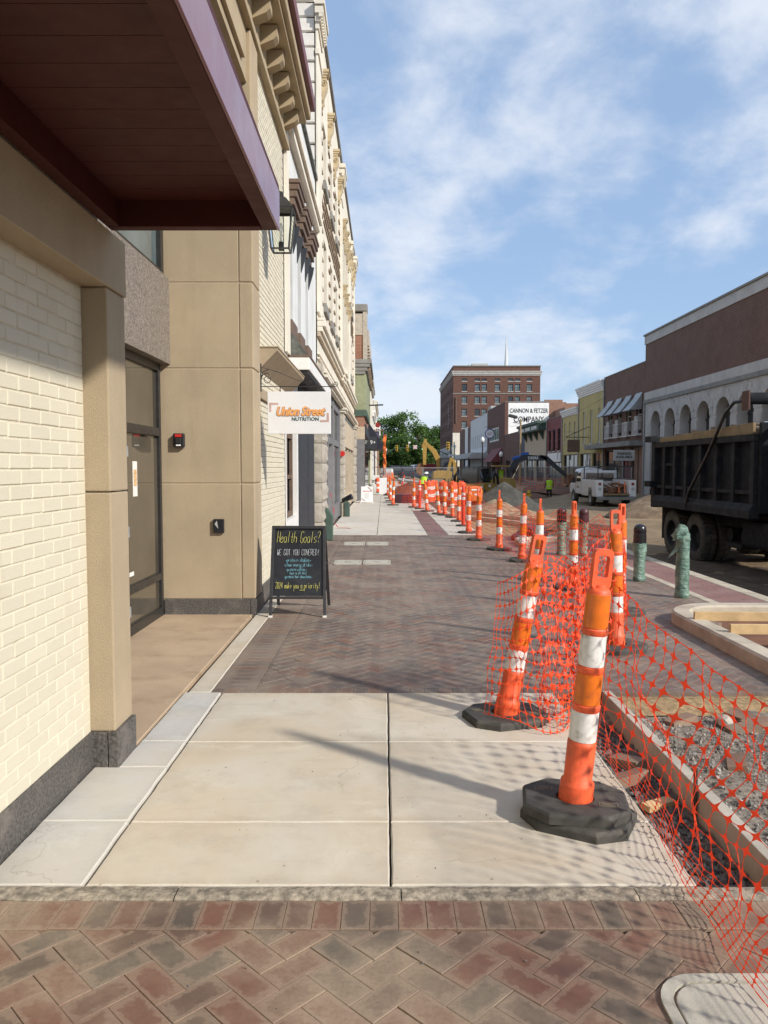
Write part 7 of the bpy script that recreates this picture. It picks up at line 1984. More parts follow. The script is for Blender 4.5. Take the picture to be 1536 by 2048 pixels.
def drum_proto():
    t = thing('traffic_drum', 'x', 'traffic drum', (0, 0, 0), group='orange and white traffic drums')
    prof = [(0.29, 0.0), (0.29, 0.08), (0.285, 0.09)]
    for k in range(5): prof += [(0.275 - 0.014 * k, 0.10 + 0.165 * k), (0.275 - 0.014 * k, 0.245 + 0.165 * k), (0.262 - 0.014 * k, 0.25 + 0.165 * k)]
    prof += [(0.20, 0.94), (0.12, 0.96), (0.05, 0.97)]
    MB().lathe(prof, 22).build('body', M['cone_orange'], t, smooth=True, angle=40)
    for k in (1, 3): MB().lathe([(0.278 - 0.014 * k, 0.105 + 0.165 * k), (0.278 - 0.014 * k, 0.24 + 0.165 * k)], 22, cap=False).build('band', M['band_white'], t, smooth=True)
    MB().lathe([(0.37, 0), (0.37, 0.05), (0.31, 0.07)], 20).build('base', M['rubber'], t, smooth=True)
    MB().box(-0.09, -0.02, 0.965, 0.09, 0.02, 1.02).build('handle', M['cone_orange'], t, bevel=0.01)
    return t
dp = drum_proto(); dp.location = (-0.40, 49, 0); dp.scale = (0.78, 0.78, 0.95); dp['label'] = 'lone drum standing on the walk in front of the DTC sign'
for x, y, z, lab in ((2.55, 40, -0.15, 'tallest drum at the near end of the drum cluster'), (3.0, 39, -0.15, 'drum second from the walk in the cluster'), (3.42, 38.2, -0.15, 'middle drum of the cluster behind the cones'),
                     (3.75, 37.2, -0.15, 'faded drum of the cluster next to the orange box'), (3.15, 35.2, -0.18, 'front drum of the cluster behind the leaning cones'), (2.2, 37.5, -0.12, 'drum with a white bag tied on its top')):
    c = copy_tree(dp, (x, y, z), random.uniform(0, 3), lab); c.scale = (1, 1, 1.08)

# orange barrier fence: star shaped knots joined by thin strands
def catmull(P, t):
    n = len(P) - 1; f = min(max(t, 0), 0.99999) * n; i = int(f); u = f - i
    p = [Vector(P[max(0, min(n, i + k))]) for k in (-1, 0, 1, 2)]
    return 0.5 * ((2 * p[1]) + (p[2] - p[0]) * u + (2 * p[0] - 5 * p[1] + 4 * p[2] - p[3]) * u * u + (3 * p[1] - p[0] - 3 * p[2] + p[3]) * u ** 3)
def net(label, top, bot, nu, nv, amp=0.03, seed=1, strand=0.0022, star=0.30, vpow=1.0, sides=4, clump=0.0, hem=0):
    mb = MB(); G = {}
    for i in range(nu + 1):
        a, b = catmull(top, i / nu), catmull(bot, i / nu)
        for j in range(nv + 1):
            v = (j / nv) ** vpow if not hem else (0.84 * j / (nv - hem) if j <= nv - hem else 0.84 + 0.16 * (j - nv + hem) / hem)
            p = a.lerp(b, v)
            d = Vector((noise.noise(Vector((p.x * 5, p.y * 5, p.z * 4 + seed))), noise.noise(Vector((p.x * 5 + 9, p.y * 5, p.z * 4 + seed))), 0.5 * noise.noise(Vector((p.x * 5, p.y * 5 + 7, p.z * 4 + seed)))))
            k = math.sin(math.pi * min(1, max(0.12, v))) if j else 0.2
            p = p + d * amp * (0.4 + k)
            q = noise.noise(Vector((p.x * 1.7 + seed, p.y * 1.7, 0)))
            p = p + Vector((0, 0, clump * q * (1 - abs(2 * v - 1))))
            p.z = max(p.z, 0.012)
            G[i, j] = p
    def at(i, j): return G[max(0, min(nu, i)), max(0, min(nv, j))]
    for (i, j), p in G.items():
        tips = []
        for di, dj in ((1, 0), (0, 1), (-1, 0), (0, -1)):
            i2, j2 = i + di, j + dj
            if (i2, j2) in G: tips.append(p + (G[i2, j2] - p) * star)
            else: tips.append(p - (at(i - di, j - dj) - p) * star * 0.3)
        V = []
        for k in range(4):
            V.append(tips[k]); m = (tips[k] - p) * 0.27 + (tips[(k + 1) % 4] - p) * 0.27
            V.append(p + m)
        nrm = (tips[0] - p).cross(tips[1] - p)
        nrm = nrm.normalized() * 0.0012 if nrm.length > 1e-9 else Vector((0, 0.001, 0))
        mb.add([p + nrm] + [p - nrm] + V, [(0, 2 + k, 2 + (k + 1) % 8) for k in range(8)] + [(1, 2 + (k + 1) % 8, 2 + k) for k in range(8)])
        for di, dj in ((1, 0), (0, 1)):
            if (i + di, j + dj) in G:
                q = G[i + di, j + dj]; d = q - p
                if d.length < 1e-4: continue
                s0, s1 = p + d * (star - 0.16), p + d * (1 - star + 0.16)
                ww = strand * (1.6 if dj == 0 and j in (0, nv) else 1.0)
                mb.cyl(s0, s1, ww, ww, sides, False)
    o = mb.build('safety_net', M['net']); return tag(o, label, 'safety net', 'orange safety nets')
net('orange net sweeping from the nearest cone down beside the gravel trench',
    [(1.06, 3.52, 1.06), (1.13, 3.20, 0.95), (1.21, 2.80, 0.87), (1.27, 2.40, 0.82), (1.32, 1.95, 0.86), (1.36, 1.5, 0.95)],
    [(1.20, 4.25, 0.02), (1.21, 3.75, 0.02), (1.20, 3.40, 0.015), (1.16, 2.95, 0.015), (1.135, 2.67, 0.015), (1.12, 2.40, 0.02), (1.13, 2.15, 0.02), (1.2, 1.6, 0.02)], 27, 16, 0.06, 3, 0.0015, 0.40, 0.80, 4, 0.03, 6)
net('crumpled orange net wrapped round the leaning cone',
    [(0.70, 4.72, 0.88), (0.80, 4.66, 0.93), (0.95, 4.70, 1.02), (1.15, 4.85, 0.96), (1.35, 5.3, 0.93), (1.6, 5.9, 0.98), (1.95, 6.6, 1.05)],
    [(0.64, 4.70, 0.07), (0.80, 4.58, 0.07), (1.0, 4.52, 0.02), (1.15, 4.66, 0.02), (1.32, 5.2, 0.02), (1.6, 5.9, 0.02), (2.0, 6.6, 0.03)], 27, 12, 0.065, 8, 0.0015, 0.42, 1.0, 4, 0.05)
net('loose fold of orange net bunched behind the leaning cone',
    [(0.98, 4.95, 0.98), (1.1, 5.05, 0.90), (1.22, 5.2, 1.0), (1.3, 5.0, 0.92), (1.2, 4.85, 0.97)],
    [(1.0, 4.95, 0.02), (1.1, 4.85, 0.02), (1.25, 5.0, 0.02), (1.32, 4.8, 0.02), (1.22, 4.62, 0.02)], 13, 12, 0.07, 15, 0.0015, 0.42, 1.0, 4, 0.05)
net('second crumpled fold of orange net gathered between the two near cones',
    [(1.02, 4.9, 0.85), (1.14, 5.3, 0.99), (1.30, 5.45, 0.90), (1.42, 5.2, 1.0), (1.3, 4.95, 0.9), (1.12, 4.75, 0.95)],
    [(0.98, 4.7, 0.02), (1.08, 5.1, 0.02), (1.25, 5.2, 0.02), (1.36, 5.0, 0.02), (1.26, 4.8, 0.02), (1.06, 4.62, 0.02)], 15, 12, 0.08, 22, 0.0015, 0.40, 1.0, 4, 0.06)
def run_net(label, pts, cell, seed, amp=0.03, h=0.95, sag=0.12):
    top = []; L = sum((Vector(b) - Vector(a)).length for a, b in zip(pts[:-1], pts[1:]))
    for i, (x, y) in enumerate(pts):
        top.append((x, y, h))
        if i < len(pts) - 1:
            x2, y2 = pts[i + 1]; top.append(((x + x2) / 2 + 0.03, (y + y2) / 2, h - sag * (0.6 + 0.8 * ((seed * 7 + i * 3) % 5) / 5)))
    bot = [(x + 0.05 * math.sin(i * 2.1 + seed), y, 0.02) for i, (x, y, z) in enumerate(top)]
    net(label, top, bot, max(4, int(L / cell)), max(5, int(h / cell)), amp, seed, 0.0018, 0.38, 1.0, 3)
run_net('orange net between the second and third cones behind the nearest', [(2.1, 6.75), (2.58, 8.33), (2.52, 10.05)], 0.085, 4, 0.05)
run_net('orange net in front of the wrapped bollards past the bricks', [(2.58, 8.4), (3.2, 11.4), (3.0, 13.0), (2.4, 13.1)], 0.09, 5, 0.05, 0.9, 0.2)
run_net('orange net hung between the middle cones on the bricks', [(2.2, 10.9), (2.36, 13.05), (2.24, 14.85), (2.09, 16.85)], 0.085, 6, 0.03)
run_net('orange net along the first cones on the concrete', [(2.09, 16.95), (2.07, 18.7), (2.17, 20.9), (2.23, 22.75)], 0.09, 7)
run_net('tangled orange net among the cones before the drums', [(2.23, 22.8), (2.2, 24.55), (2.04, 25.7), (1.9, 26.4), (1.58, 28)], 0.09, 8, 0.07)
run_net('far orange net running back to the walk edge', [(1.58, 28.1), (1.38, 29.7), (1.2, 30.8), (0.95, 33.5), (0.6, 36)], 0.1, 9, 0.06)
run_net('far orange net beside the drum cluster', [(1.3, 33), (2.2, 35), (3.2, 34), (4.2, 33.5)], 0.1, 10, 0.06)
run_net('distant orange net before the far side fence', [(8.0, 54), (10, 55), (12.5, 54), (14.3, 53)], 0.14, 11, 0.05, 0.9)
tag(MB().obox((1.05, 35.0, 0.19), (1.25, 1.0, 0.42)).build('pallet_stack', M['tarp_maroon'], bevel=0.03), 'dark red stacked pallets behind the far cones', 'stack')
for k in range(4): pass

# ------------------------------------------------------------------ bollards in green film
def bollard(label, x, y, ragged, cap_mat, h=0.86):
    t = thing('bollard', label, 'bollard', (x, y, 0), random.uniform(0, 6), 'wrapped bollards at the kerb')
    rn = random.Random(int(x * 100 + y * 10))
    prof = [(0.075, 0.0), (0.092, 0.03), (0.085, 0.06)] + [(0.080 + rn.uniform(-0.004, 0.004), 0.06 + (h - 0.32) * k / 12) for k in range(1, 12)]
    top = h - (0.26 if not ragged else 0.02)
    prof += [(0.082, top - 0.03), (0.077, top)]
    mb = MB(); n = 24; V = []
    for i, (r, z) in enumerate(prof):
        for k in range(n):
            a = 2 * math.pi * k / n
            rr = r * (1 + 0.07 * noise.noise(Vector((math.cos(a) * 2, math.sin(a) * 2, z * 9 + x))) + 0.04 * noise.noise(Vector((math.cos(a) * 5, math.sin(a) * 5, z * 22 + y))))
            V.append((rr * math.cos(a), rr * math.sin(a), z))
    mb.add(V, [(i * n + k, i * n + (k + 1) % n, (i + 1) * n + (k + 1) % n, (i + 1) * n + k) for i in range(len(prof) - 1) for k in range(n)] + [tuple((len(prof) - 1) * n + k for k in range(n))])
    mb.build('wrapped_post', M['green_wrap'], t, smooth=True, angle=60)
    if ragged:
        f = MB(); V = []; n = 18; m = 6
        for j in range(m + 1):
            for k in range(n):
                a = 2 * math.pi * k / n; rr = (0.098 - 0.06 * (j / m) ** 2) * (1 + 0.55 * noise.noise(Vector((math.cos(a) * 2.2, math.sin(a) * 2.2, j * 0.7))))
                V.append((rr * math.cos(a) - 0.02, rr * math.sin(a), h - 0.12 + 0.20 * j / m + 0.03 * noise.noise(Vector((a, j, 3)))))
        f.add(V, [(j * n + k, j * n + (k + 1) % n, (j + 1) * n + (k + 1) % n, (j + 1) * n + k) for j in range(m) for k in range(n)] + [tuple(m * n + k for k in range(n))])
        f.build('film_top', M['green_wrap'], t, smooth=True, angle=60)
        tl = MB().add([(-0.07, -0.02, h - 0.12), (-0.11, 0.01, h - 0.22), (-0.19, 0.0, h - 0.34), (-0.15, -0.03, h - 0.30), (-0.07, -0.05, h - 0.22)], [(0, 1, 2, 3, 4)])
        tl.build('film_tail', M['green_wrap'], t)
    else:
        MB().lathe([(0.086, top - 0.01), (0.088, top + 0.01), (0.088, top + 0.13), (0.083, top + 0.135), (0.083, top + 0.145), (0.086, top + 0.15), (0.086, top + 0.20), (0.075, top + 0.235), (0.05, top + 0.258), (0.01, top + 0.27)], 22).build('cap', M[cap_mat], t, smooth=True)
        f = MB(); V = []; n = 18
        for j in range(4):
            for k in range(n):
                a = 2 * math.pi * k / n; rr = 0.094 * (1 + 0.22 * noise.noise(Vector((math.cos(a) * 2.2, math.sin(a) * 2.2, j * 1.3 + x))))
                V.append((rr * math.cos(a), rr * math.sin(a), top - 0.13 + 0.045 * j))
        f.add(V, [(j * n + k, j * n + (k + 1) % n, (j + 1) * n + (k + 1) % n, (j + 1) * n + k) for j in range(3) for k in range(n)])
        f.build('film_collar', M['green_wrap'], t, smooth=True, angle=60)
    return t
bollard('bollard wholly wrapped in green film with a torn top', 3.67, 9.4, True, None, 0.82).rotation_euler = (0, 0, 0)
bollard('bollard in green film with black domed cap, beside the fully wrapped one', 3.60, 10.78, False, 'black_gloss', 0.80)
bollard('far green wrapped bollard with black cap behind the net', 3.24, 14.0, False, 'black_gloss', 0.86)
bollard('far wrapped bollard with dark maroon cap behind the net', 3.62, 13.9, False, 'tarp_maroon', 0.86)

# ------------------------------------------------------------------ fences, lamps, poles, signals
def fence_mesh(w, h, cell=0.12):
    fr = MB()
    for a, b in (((0, 0, 0.05), (0, 0, h)), ((w, 0, 0.05), (w, 0, h)), ((0, 0, h), (w, 0, h)), ((0, 0, 0.08), (w, 0, 0.08))): fr.cyl(a, b, 0.024, n=6)
    fr.box(-0.06, -0.3, 0, 0.06, 0.3, 0.06)
    me = MB(); n = int((w + h) / cell)
    for k in range(n):
        s = k * cell
        for sgn in (1, -1):
            x0, z0 = (s, 0.08) if s < w else (w, 0.08 + s - w)
            x1, z1 = (s - h, h) if s - h > 0 else (0, 0.08 + s)
            if z1 > h: z1 = h
            if sgn < 0: x0, x1 = w - x0, w - x1
            me.cyl((x0, 0.004 * sgn, min(z0, h)), (x1, 0.004 * sgn, z1), 0.0035, n=3, caps=False)
    return fr.mesh('frame', True), me.mesh('wire_mesh')
FM = fence_mesh(3.0, 1.75)
for me_ in FM: me_.materials.append(M['galvanised'])
def fence(label, x, y, rz):
    t = thing('fence_panel', label, 'fence', (x, y, ground_z(x, y)), rz, 'temporary wire fence panels')
    link('frame', FM[0], None, t); link('wire_mesh', FM[1], None, t)
ordn = ['first', 'second', 'third', 'fourth', 'fifth', 'sixth', 'seventh', 'eighth', 'ninth', 'tenth', 'eleventh', 'twelfth']
for k in range(12): fence('wire fence panel along the far shops, %s from the arcade' % ordn[k], 14.15, 44 + 3.05 * k, R(90))
fence('wire fence panel across the walk beside the DTC sign', -0.1, 58, 0.0); fence('wire fence panel across the dug street past the walk', 2.95, 58, 0.15); fence('wire fence panel nearest the shop awning, turned', 0.0, 56, R(80))
def lamp(label, x, y, h):
    t = thing('street_lamp', label, 'street lamp', (x, y, ground_z(x, y)), group='black globe street lamps')
    MB().lathe([(0.24, 0), (0.22, 0.35), (0.14, 0.6), (0.10, 1.0), (0.075, h - 1.0), (0.12, h - 0.9), (0.075, h - 0.8), (0.12, h - 0.55), (0.16, h - 0.45)], 12).build('post', M['iron'], t, smooth=True)
    MB().lathe([(0.12, h - 0.45), (0.24, h - 0.25), (0.25, h - 0.05), (0.16, h + 0.12), (0.03, h + 0.25)], 14).build('globe', M['globe'], t, smooth=True)
    MB().box(-0.14, -0.12, 1.2, 0.14, -0.1, 1.8).build('notice', M['letter_white'], t)
lamp('black globe lamp standing before the brick shops', 12.9, 101, 5.6); lamp('black globe lamp near the hotel corner', 12.9, 141, 5.2); lamp('globe lamp beside the dark red awning', 14.8, 97.5, 3.4)
lamp('slim globe lamp beside the scaffold tower', 0.12, 96, 4.0)
up = thing('utility_pole', 'bare wooden utility pole in front of the painted wall', 'pole', (13.25, 75, -0.2))
MB().cyl((0, 0, 0), (0, 0, 6.5), 0.11, 0.085, 10).build('pole', M['pole_wood'], up, smooth=True)
MB().bar((0, 0, 6.1), (-0.75, 0, 6.15), 0.06, 0.06).build('arm', M['iron'], up)
MB().obox((-0.75, 0, 6.75), (0.85, 0.35, 0.3), (0, 0.25, 0)).build('floodlight', M['iron'], up, bevel=0.06)
wr_ = MB(); wr_.tube([(13.25, 75, 5.9), (14.6, 72, 5.0), (16.6, 66, 4.6)], 0.012, 4)
tag(wr_.build('overhead_wire', M['iron']), 'thin overhead wire from the wooden pole to the yellow shop', 'wire')
def sig(par, x, y, z, on=None, s=1.0):
    b = MB().box(x - 0.18 * s, y - 0.15, z - 0.5 * s, x + 0.18 * s, y + 0.15, z + 0.5 * s).build('signal_head', M['signal_yellow'], par, True, bevel=0.03)
    for k in range(3):
        subpart(MB().cyl((x, y - 0.15, z + (0.32 - 0.32 * k) * s), (x, y - 0.22, z + (0.32 - 0.32 * k) * s), 0.12 * s, n=14), 'lens', M['green_light'] if (k == 2 and on) else M['black_gloss'], b)
tl1 = thing('traffic_signal', 'green mast arm signal reaching over the street from the shop side', 'traffic signal', (0.15, 125, 0.4))
MB().cyl((0.15, 125, 0.2), (0.15, 125, 5.0), 0.12, 0.10, 10).build('pole', M['pole_green'], tl1, True, smooth=True)
MB().tube([(0.15, 125, 3.6), (1.2, 125, 4.4), (2.5, 125, 4.75), (6.3, 125, 4.95)], [0.09, 0.08, 0.07, 0.05], 8).build('mast_arm', M['pole_green'], tl1, True, smooth=True)
sig(tl1, 2.05, 124.8, 4.7); sig(tl1, 3.75, 124.8, 4.7); sig(tl1, 6.25, 124.8, 4.85, True, 0.9)
box_part('turn_sign', M['letter_white'], tl1, 4.75, 124.7, 4.6, 5.35, 124.75, 5.2)
MB().cyl((4.0, 124.9, 4.9), (4.0, 124.9, 5.6), 0.03, n=6).box(3.95, 124.85, 5.5, 4.3, 124.95, 5.75).build('camera', M['letter_white'], tl1, True)
for k in range(1):
    mb = MB(); n = 16
    for q in range(n):
        a0, a1 = 2 * math.pi * q / n, 2 * math.pi * (q + 1) / n
        mb.bar((5.05 + 0.24 * math.cos(a0), 124.69, 4.9 + 0.24 * math.sin(a0)), (5.05 + 0.24 * math.cos(a1), 124.69, 4.9 + 0.24 * math.sin(a1)), 0.02, 0.05)
    mb.bar((4.88, 124.69, 5.07), (5.22, 124.69, 4.73), 0.02, 0.05); mb.build('turn_symbol', M['box_red'], tl1, True)
tl2 = thing('traffic_signal', 'green mast arm signal reaching in from the hotel side', 'traffic signal', (11.3, 132, 0.4))
MB().cyl((11.4, 132, 0.2), (11.4, 132, 6), 0.12, 0.1, 10).build('pole', M['pole_green'], tl2, True, smooth=True)
MB().tube([(11.4, 132, 3.6), (9.8, 132, 4.3), (8.3, 132, 4.8)], [0.09, 0.07, 0.05], 8).build('mast_arm', M['pole_green'], tl2, True, smooth=True)
sig(tl2, 8.2, 131.8, 4.7, True)
box_part('street_name_sign', M['letter_white'], tl2, 11.0, 131.8, 3.5, 12.3, 131.85, 3.85)
tl3 = thing('traffic_signal', 'yellow signal head hanging near the hotel corner', 'traffic signal', (9.6, 110, 0.3))
MB().cyl((10.0, 110, 0.0), (10.0, 110, 5.2), 0.09, n=10).bar((10.0, 110, 4.6), (9.2, 110, 4.7), 0.07, 0.07).build('pole', M['pole_green'], tl3, True, smooth=True)
sig(tl3, 9.1, 109.8, 4.65, None, 1.15)
rs = thing('round_sign', 'round white hanging sign with blue ring on the brick shop', 'sign', (15.1, 110, 6.4))
MB().cyl((15.05, 110, 6.4), (15.05, 109.9, 6.4), 0.70, n=32).build('disc', M['sign_white'], rs, True)
mb = MB(); n = 32; V = []
for r in (0.70, 0.58):
    for k in range(n): a = 2 * math.pi * k / n; V.append((15.05 + r * math.cos(a), 109.885, 6.4 + r * math.sin(a)))
mb.add(V, [(k, (k + 1) % n, n + (k + 1) % n, n + k) for k in range(n)]); mb.build('ring', M['blue_ring'] if 'blue_ring' in M else plain('blue_ring', (0.03, 0.06, 0.25), 0.5), rs, True)
MB().bar((16.6, 110, 7.35), (14.3, 110, 7.35), 0.05, 0.06).bar((15.05, 110, 7.35), (15.05, 110, 7.05), 0.04, 0.04).build('arm', M['iron'], rs, True)
for zz, w in ((6.5, 0.7), (6.3, 0.6)): MB().obox((15.05, 109.88, zz), (w, 0.01, 0.05), (0, -0.2, 0)).build('lettering_rule', M['car_red'], rs, True)
hy = thing('fire_hydrant', 'small yellow fire hydrant in front of the far fence', 'hydrant', (8.75, 46.5, -0.42))
MB().lathe([(0.15, 0), (0.15, 0.06), (0.10, 0.08), (0.10, 0.45), (0.14, 0.47), (0.14, 0.52), (0.10, 0.58), (0.03, 0.66)], 14).build('body', M['signal_yellow'], hy, smooth=True)
MB().cyl((-0.17, 0, 0.34), (0.17, 0, 0.34), 0.055, n=10).build('outlet', M['signal_yellow'], hy, smooth=True)
# site clutter far down the street
ob = thing('trench_box', 'orange steel trench box among the far earthworks', 'machine', (1.9, 64, 0.3))
MB().box(1.2, 64, 0.2, 2.4, 66, 0.62).build('panel', M['machine_orange'], ob, True, bevel=0.04)
MB().box(1.3, 63.95, 0.3, 1.55, 63.99, 0.5).box(1.9, 63.95, 0.3, 2.2, 63.99, 0.5).build('opening', M['joint_dark'], ob, True)
for k, (a, b, lab) in enumerate((((1.0, 56, 0.75), (3.9, 57, 0.35), 'upper grey pipe across the far dig'), ((1.2, 55, 0.5), (4.2, 56, 0.15), 'lower grey pipe across the far dig'))):
    tag(MB().cyl(a, b, 0.11, n=10).build('pipe', M['pipe_grey'], smooth=True), lab, 'pipe', 'pipes across the dig')
ob2 = thing('skid_box', 'orange equipment box beyond the DTC sign', 'machine', (0.5, 72, 0.3))
MB().box(0.1, 72, 0.5, 0.9, 73.5, 1.1).build('housing', M['machine_orange'], ob2, True, bevel=0.05); MB().box(0.15, 72.2, 1.1, 0.85, 73.2, 1.45).build('cover', M['letter_white'], ob2, True, bevel=0.05)
pt = thing('portable_toilet', 'dark portable toilet with white roof behind the service truck', 'toilet', (13.2, 47.5, -0.4))
MB().box(12.2, 47.5, -0.4, 13.4, 48.7, 1.35).build('cabin', M['slate'], pt, True, bevel=0.03)
MB().prism([(12.1, 47.4, 1.351), (13.5, 47.4, 1.351), (13.4, 47.4, 1.5), (12.8, 47.4, 1.62), (12.2, 47.4, 1.5)], (0, 1.4, 0)).build('roof', M['car_white'], pt, True)
ps = thing('post_sign', 'grey post sign on the far walk above the service truck', 'sign', (14.0, 46.5, 0))
MB().cyl((14.4, 46.5, -0.3), (14.4, 46.5, 2.2), 0.04, n=8).build('post', M['galvanised'], ps, True)
box_part('panel', M['ac_grey'], ps, 13.8, 46.4, 2.0, 15.1, 46.45, 2.65, 0.03)
text_part('lettering', 'PARKING\nAVAILABLE', M['letter_black'], ps, (14.45, 46.39, 2.33), FACE_CAM, 0.2, offset=0.006)

# ------------------------------------------------------------------ signs by the pavement
sg = thing('hanging_sign', 'white shop sign reading Union Street NUTRITION on a scrolled iron bracket', 'sign', (-1.40, 8.87, 2.5))
SX0, SX1, SZ0, SZ1, SY = -1.335, -0.610, 1.985, 2.468, 8.87
box_part('panel', M['sign_white'], sg, SX0, SY, SZ0, SX1, SY + 0.02, SZ1, 0.004)
cx = (SX0 + SX1) / 2 + 0.005
text_part('lettering', 'Union Street', M['letter_shadow'], sg, (cx + 0.006, SY - 0.002, 2.235), FACE_CAM, 0.142, extrude=0.001, offset=0.0075, shear=0.32, space=0.93, sx=0.80)
text_part('lettering', 'Union Street', M['letter_orange'], sg, (cx, SY - 0.006, 2.240), FACE_CAM, 0.142, extrude=0.001, offset=0.0045, shear=0.32, space=0.93, sx=0.80)
text_part('lettering', 'NUTRITION', M['letter_green'], sg, (cx + 0.065, SY - 0.003, 2.153), FACE_CAM, 0.056, extrude=0.001, offset=0.0012, space=1.05)
for (a0, a1, c0, c1) in ((-0.346, -0.324, -0.005, 0.074), (-0.346, -0.245, 0.0745, 0.096), (0.314, 0.336, -0.10, -0.02), (0.235, 0.336, -0.122, -0.1005)):
    box_part('corner_mark', M['letter_pink'], sg, cx + a0, SY - 0.003, 2.245 + c0, cx + a1, SY - 0.0005, 2.245 + c1)
zb = 2.525
ir = MB(); ir.tube([(-1.41, SY, zb), (-0.9, SY, zb), (-0.57, SY, zb)], 0.0055, 6)
ir.tube([(-0.57, SY, zb)] + [(-0.555 + 0.03 * (1 - t / 20) * math.sin(t * 0.5), SY, zb + 0.03 - 0.03 * (1 - t / 20) * math.cos(t * 0.5)) for t in range(18)], 0.004, 5)
ir.tube([(-1.40, SY, zb + 0.22), (-1.2, SY, zb + 0.16), (-1.0, SY, zb + 0.075), (-0.85, SY, zb + 0.03)], 0.003, 5)
ir.tube([(-1.405, SY, zb + 0.06)] + [(-1.34 - 0.062 * math.cos(t * 0.35) * (1 - t / 34), SY, zb + 0.085 + 0.075 * math.sin(t * 0.35) * (1 - t / 34)) for t in range(28)], 0.0045, 5)
ir.tube([(-1.405, SY, zb + 0.1), (-1.38, SY, zb + 0.17), (-1.32, SY, zb + 0.195)], 0.0045, 5)
ir.tube([(-0.86 + 0.035 * (1 - t / 26) * math.cos(t * 0.5), SY, zb + 0.04 + 0.035 * (1 - t / 26) * math.sin(t * 0.5)) for t in range(22)], 0.0035, 5)
ir.box(-1.415, SY - 0.012, zb - 0.06, -1.402, SY + 0.012, zb + 0.26)
ir.build('bracket', M['iron'], sg, True, smooth=True)
for xx in (-1.19, -0.755): MB().cyl((xx, SY + 0.01, SZ1 - 0.01), (xx, SY + 0.005, zb), 0.006, n=6).build('hook', M['iron'], sg, True)

# chalkboard lettering, single stroke hand
GL = {'a': '46 16 05 04 13 33 45|46 43', 'b': '09 03|05 16 36 45 44 33 13 04', 'c': '45 36 16 05 04 13 33 44', 'd': '45 36 16 05 04 13 33 44|49 43', 'e': '05 45 36 16 05 04 13 33 44',
      'f': '39 29 18 13|06 36', 'g': '46 16 05 04 13 33 44|46 41 30 10', 'h': '09 03|05 16 36 45 43', 'i': '26 23|28 27', 'k': '09 03|36 04 33', 'l': '29 23', 'm': '06 03|05 16 25 23|25 36 45 43',
      'n': '06 03|05 16 36 45 43', 'o': '16 05 04 13 33 44 45 36 16', 'p': '06 00|05 16 36 45 44 33 13 04', 'r': '06 03|04 16 36', 's': '46 16 05 44 33 03', 't': '28 24 33 43|06 46', 'u': '06 04 13 33 44|46 43',
      'v': '06 23 46', 'w': '06 13 25 33 46', 'y': '06 23|46 10', 'C': '48 39 19 08 04 13 33 44', 'G': '48 39 19 08 04 13 33 45 25', 'H': '09 03|49 43|06 46', 'W': '09 13 26 33 49', 'Y': '09 26 49|26 23',
      'E': '49 09 03 43|06 36', 'O': '19 08 04 13 33 44 48 39 19', 'T': '09 49|29 23', 'U': '09 04 13 33 44 49', 'V': '09 23 49', 'R': '03 09 39 48 47 36 06|26 43', 'D': '03 09 29 47 45 23 03',
      '2': '08 19 39 48 47 03 43', '0': '19 08 04 13 33 44 48 39 19', '4': '33 39 05 45', '?': '08 19 39 48 37 25|24 23', '!': '29 25|24 23', '.': '25 35 34 25', '(': '39 27 25 33', ')': '19 27 25 13'}
def chalk(par, text, mat, u, v, size, width, r, put, slant=0.0, jit=0.06, seed=1):
    rn = random.Random(seed); mb = MB(); adv = width / max(1, len(text)); x = u - width / 2
    for ch in text:
        if ch in GL:
            for st in GL[ch].split('|'):
                P = []
                for q in st.split():
                    a, b = int(q[0]) / 4.0, (int(q[1]) - 3) / 6.0
                    P.append(put(x + a * adv * 0.72 + slant * b * size + rn.uniform(-jit, jit) * adv, v + b * size + rn.uniform(-jit, jit) * size * 0.6))
                if len(P) > 1:
                    dense = [catmull(P, k / (3 * (len(P) - 1))) for k in range(3 * (len(P) - 1) + 1)] if len(P) > 2 else P
                    mb.tube(dense, r, 4)
        x += adv
    return mb.build('lettering', mat, par, True)
AF = thing('sidewalk_chalkboard', 'black wooden A-frame chalkboard with coloured chalk menu on the bricks', 'chalkboard', (-0.92, 8.35, 0))
def afp(u, v, d=0.0):        # point on the leaning front: u across from the middle, v up the board, d outwards
    ly = 0.20; H_ = 0.955
    return Vector((-0.925 + u, 8.14 + ly * v / H_ - d, v))
wB, wT = 0.290, 0.275
mb = MB()
for s in (-1, 1): mb.bar(afp(s * wB, 0.02), afp(s * wT, 0.955), 0.032, 0.026, (0, 1, 0))
mb.bar(afp(-wT - 0.015, 0.952), afp(wT + 0.015, 0.952), 0.03, 0.035, (0, 1, 0)) ; mb.bar(afp(-wB, 0.205), afp(wB, 0.205), 0.024, 0.035, (0, 1, 0))
mb.build('front_frame', M['board_frame'], AF, True, bevel=0.002)
P = [afp(-wB + 0.014, 0.222, -0.004), afp(wB - 0.014, 0.222, -0.004), afp(wT - 0.014, 0.936, -0.004), afp(-wT + 0.014, 0.936, -0.004)]
MB().prism(P, (0, 0.008, 0)).build('front_board', M['chalkboard'], AF, True)
bp = lambda u, v: Vector((-0.925 + u, 8.80 - 0.42 * v / 0.955, v))
mb = MB()
for s in (-1, 1): mb.bar(bp(s * wB, 0.02), bp(s * wT, 0.945), 0.032, 0.026, (0, 1, 0))
mb.bar(bp(-wB, 0.205), bp(wB, 0.205), 0.024, 0.035, (0, 1, 0)); mb.build('back_frame', M['board_frame'], AF, True)
MB().prism([bp(-wB + 0.014, 0.222), bp(wB - 0.014, 0.222), bp(wT - 0.014, 0.93), bp(-wT + 0.014, 0.93)], (0, 0.008, 0)).build('back_board', M['chalkboard'], AF, True)
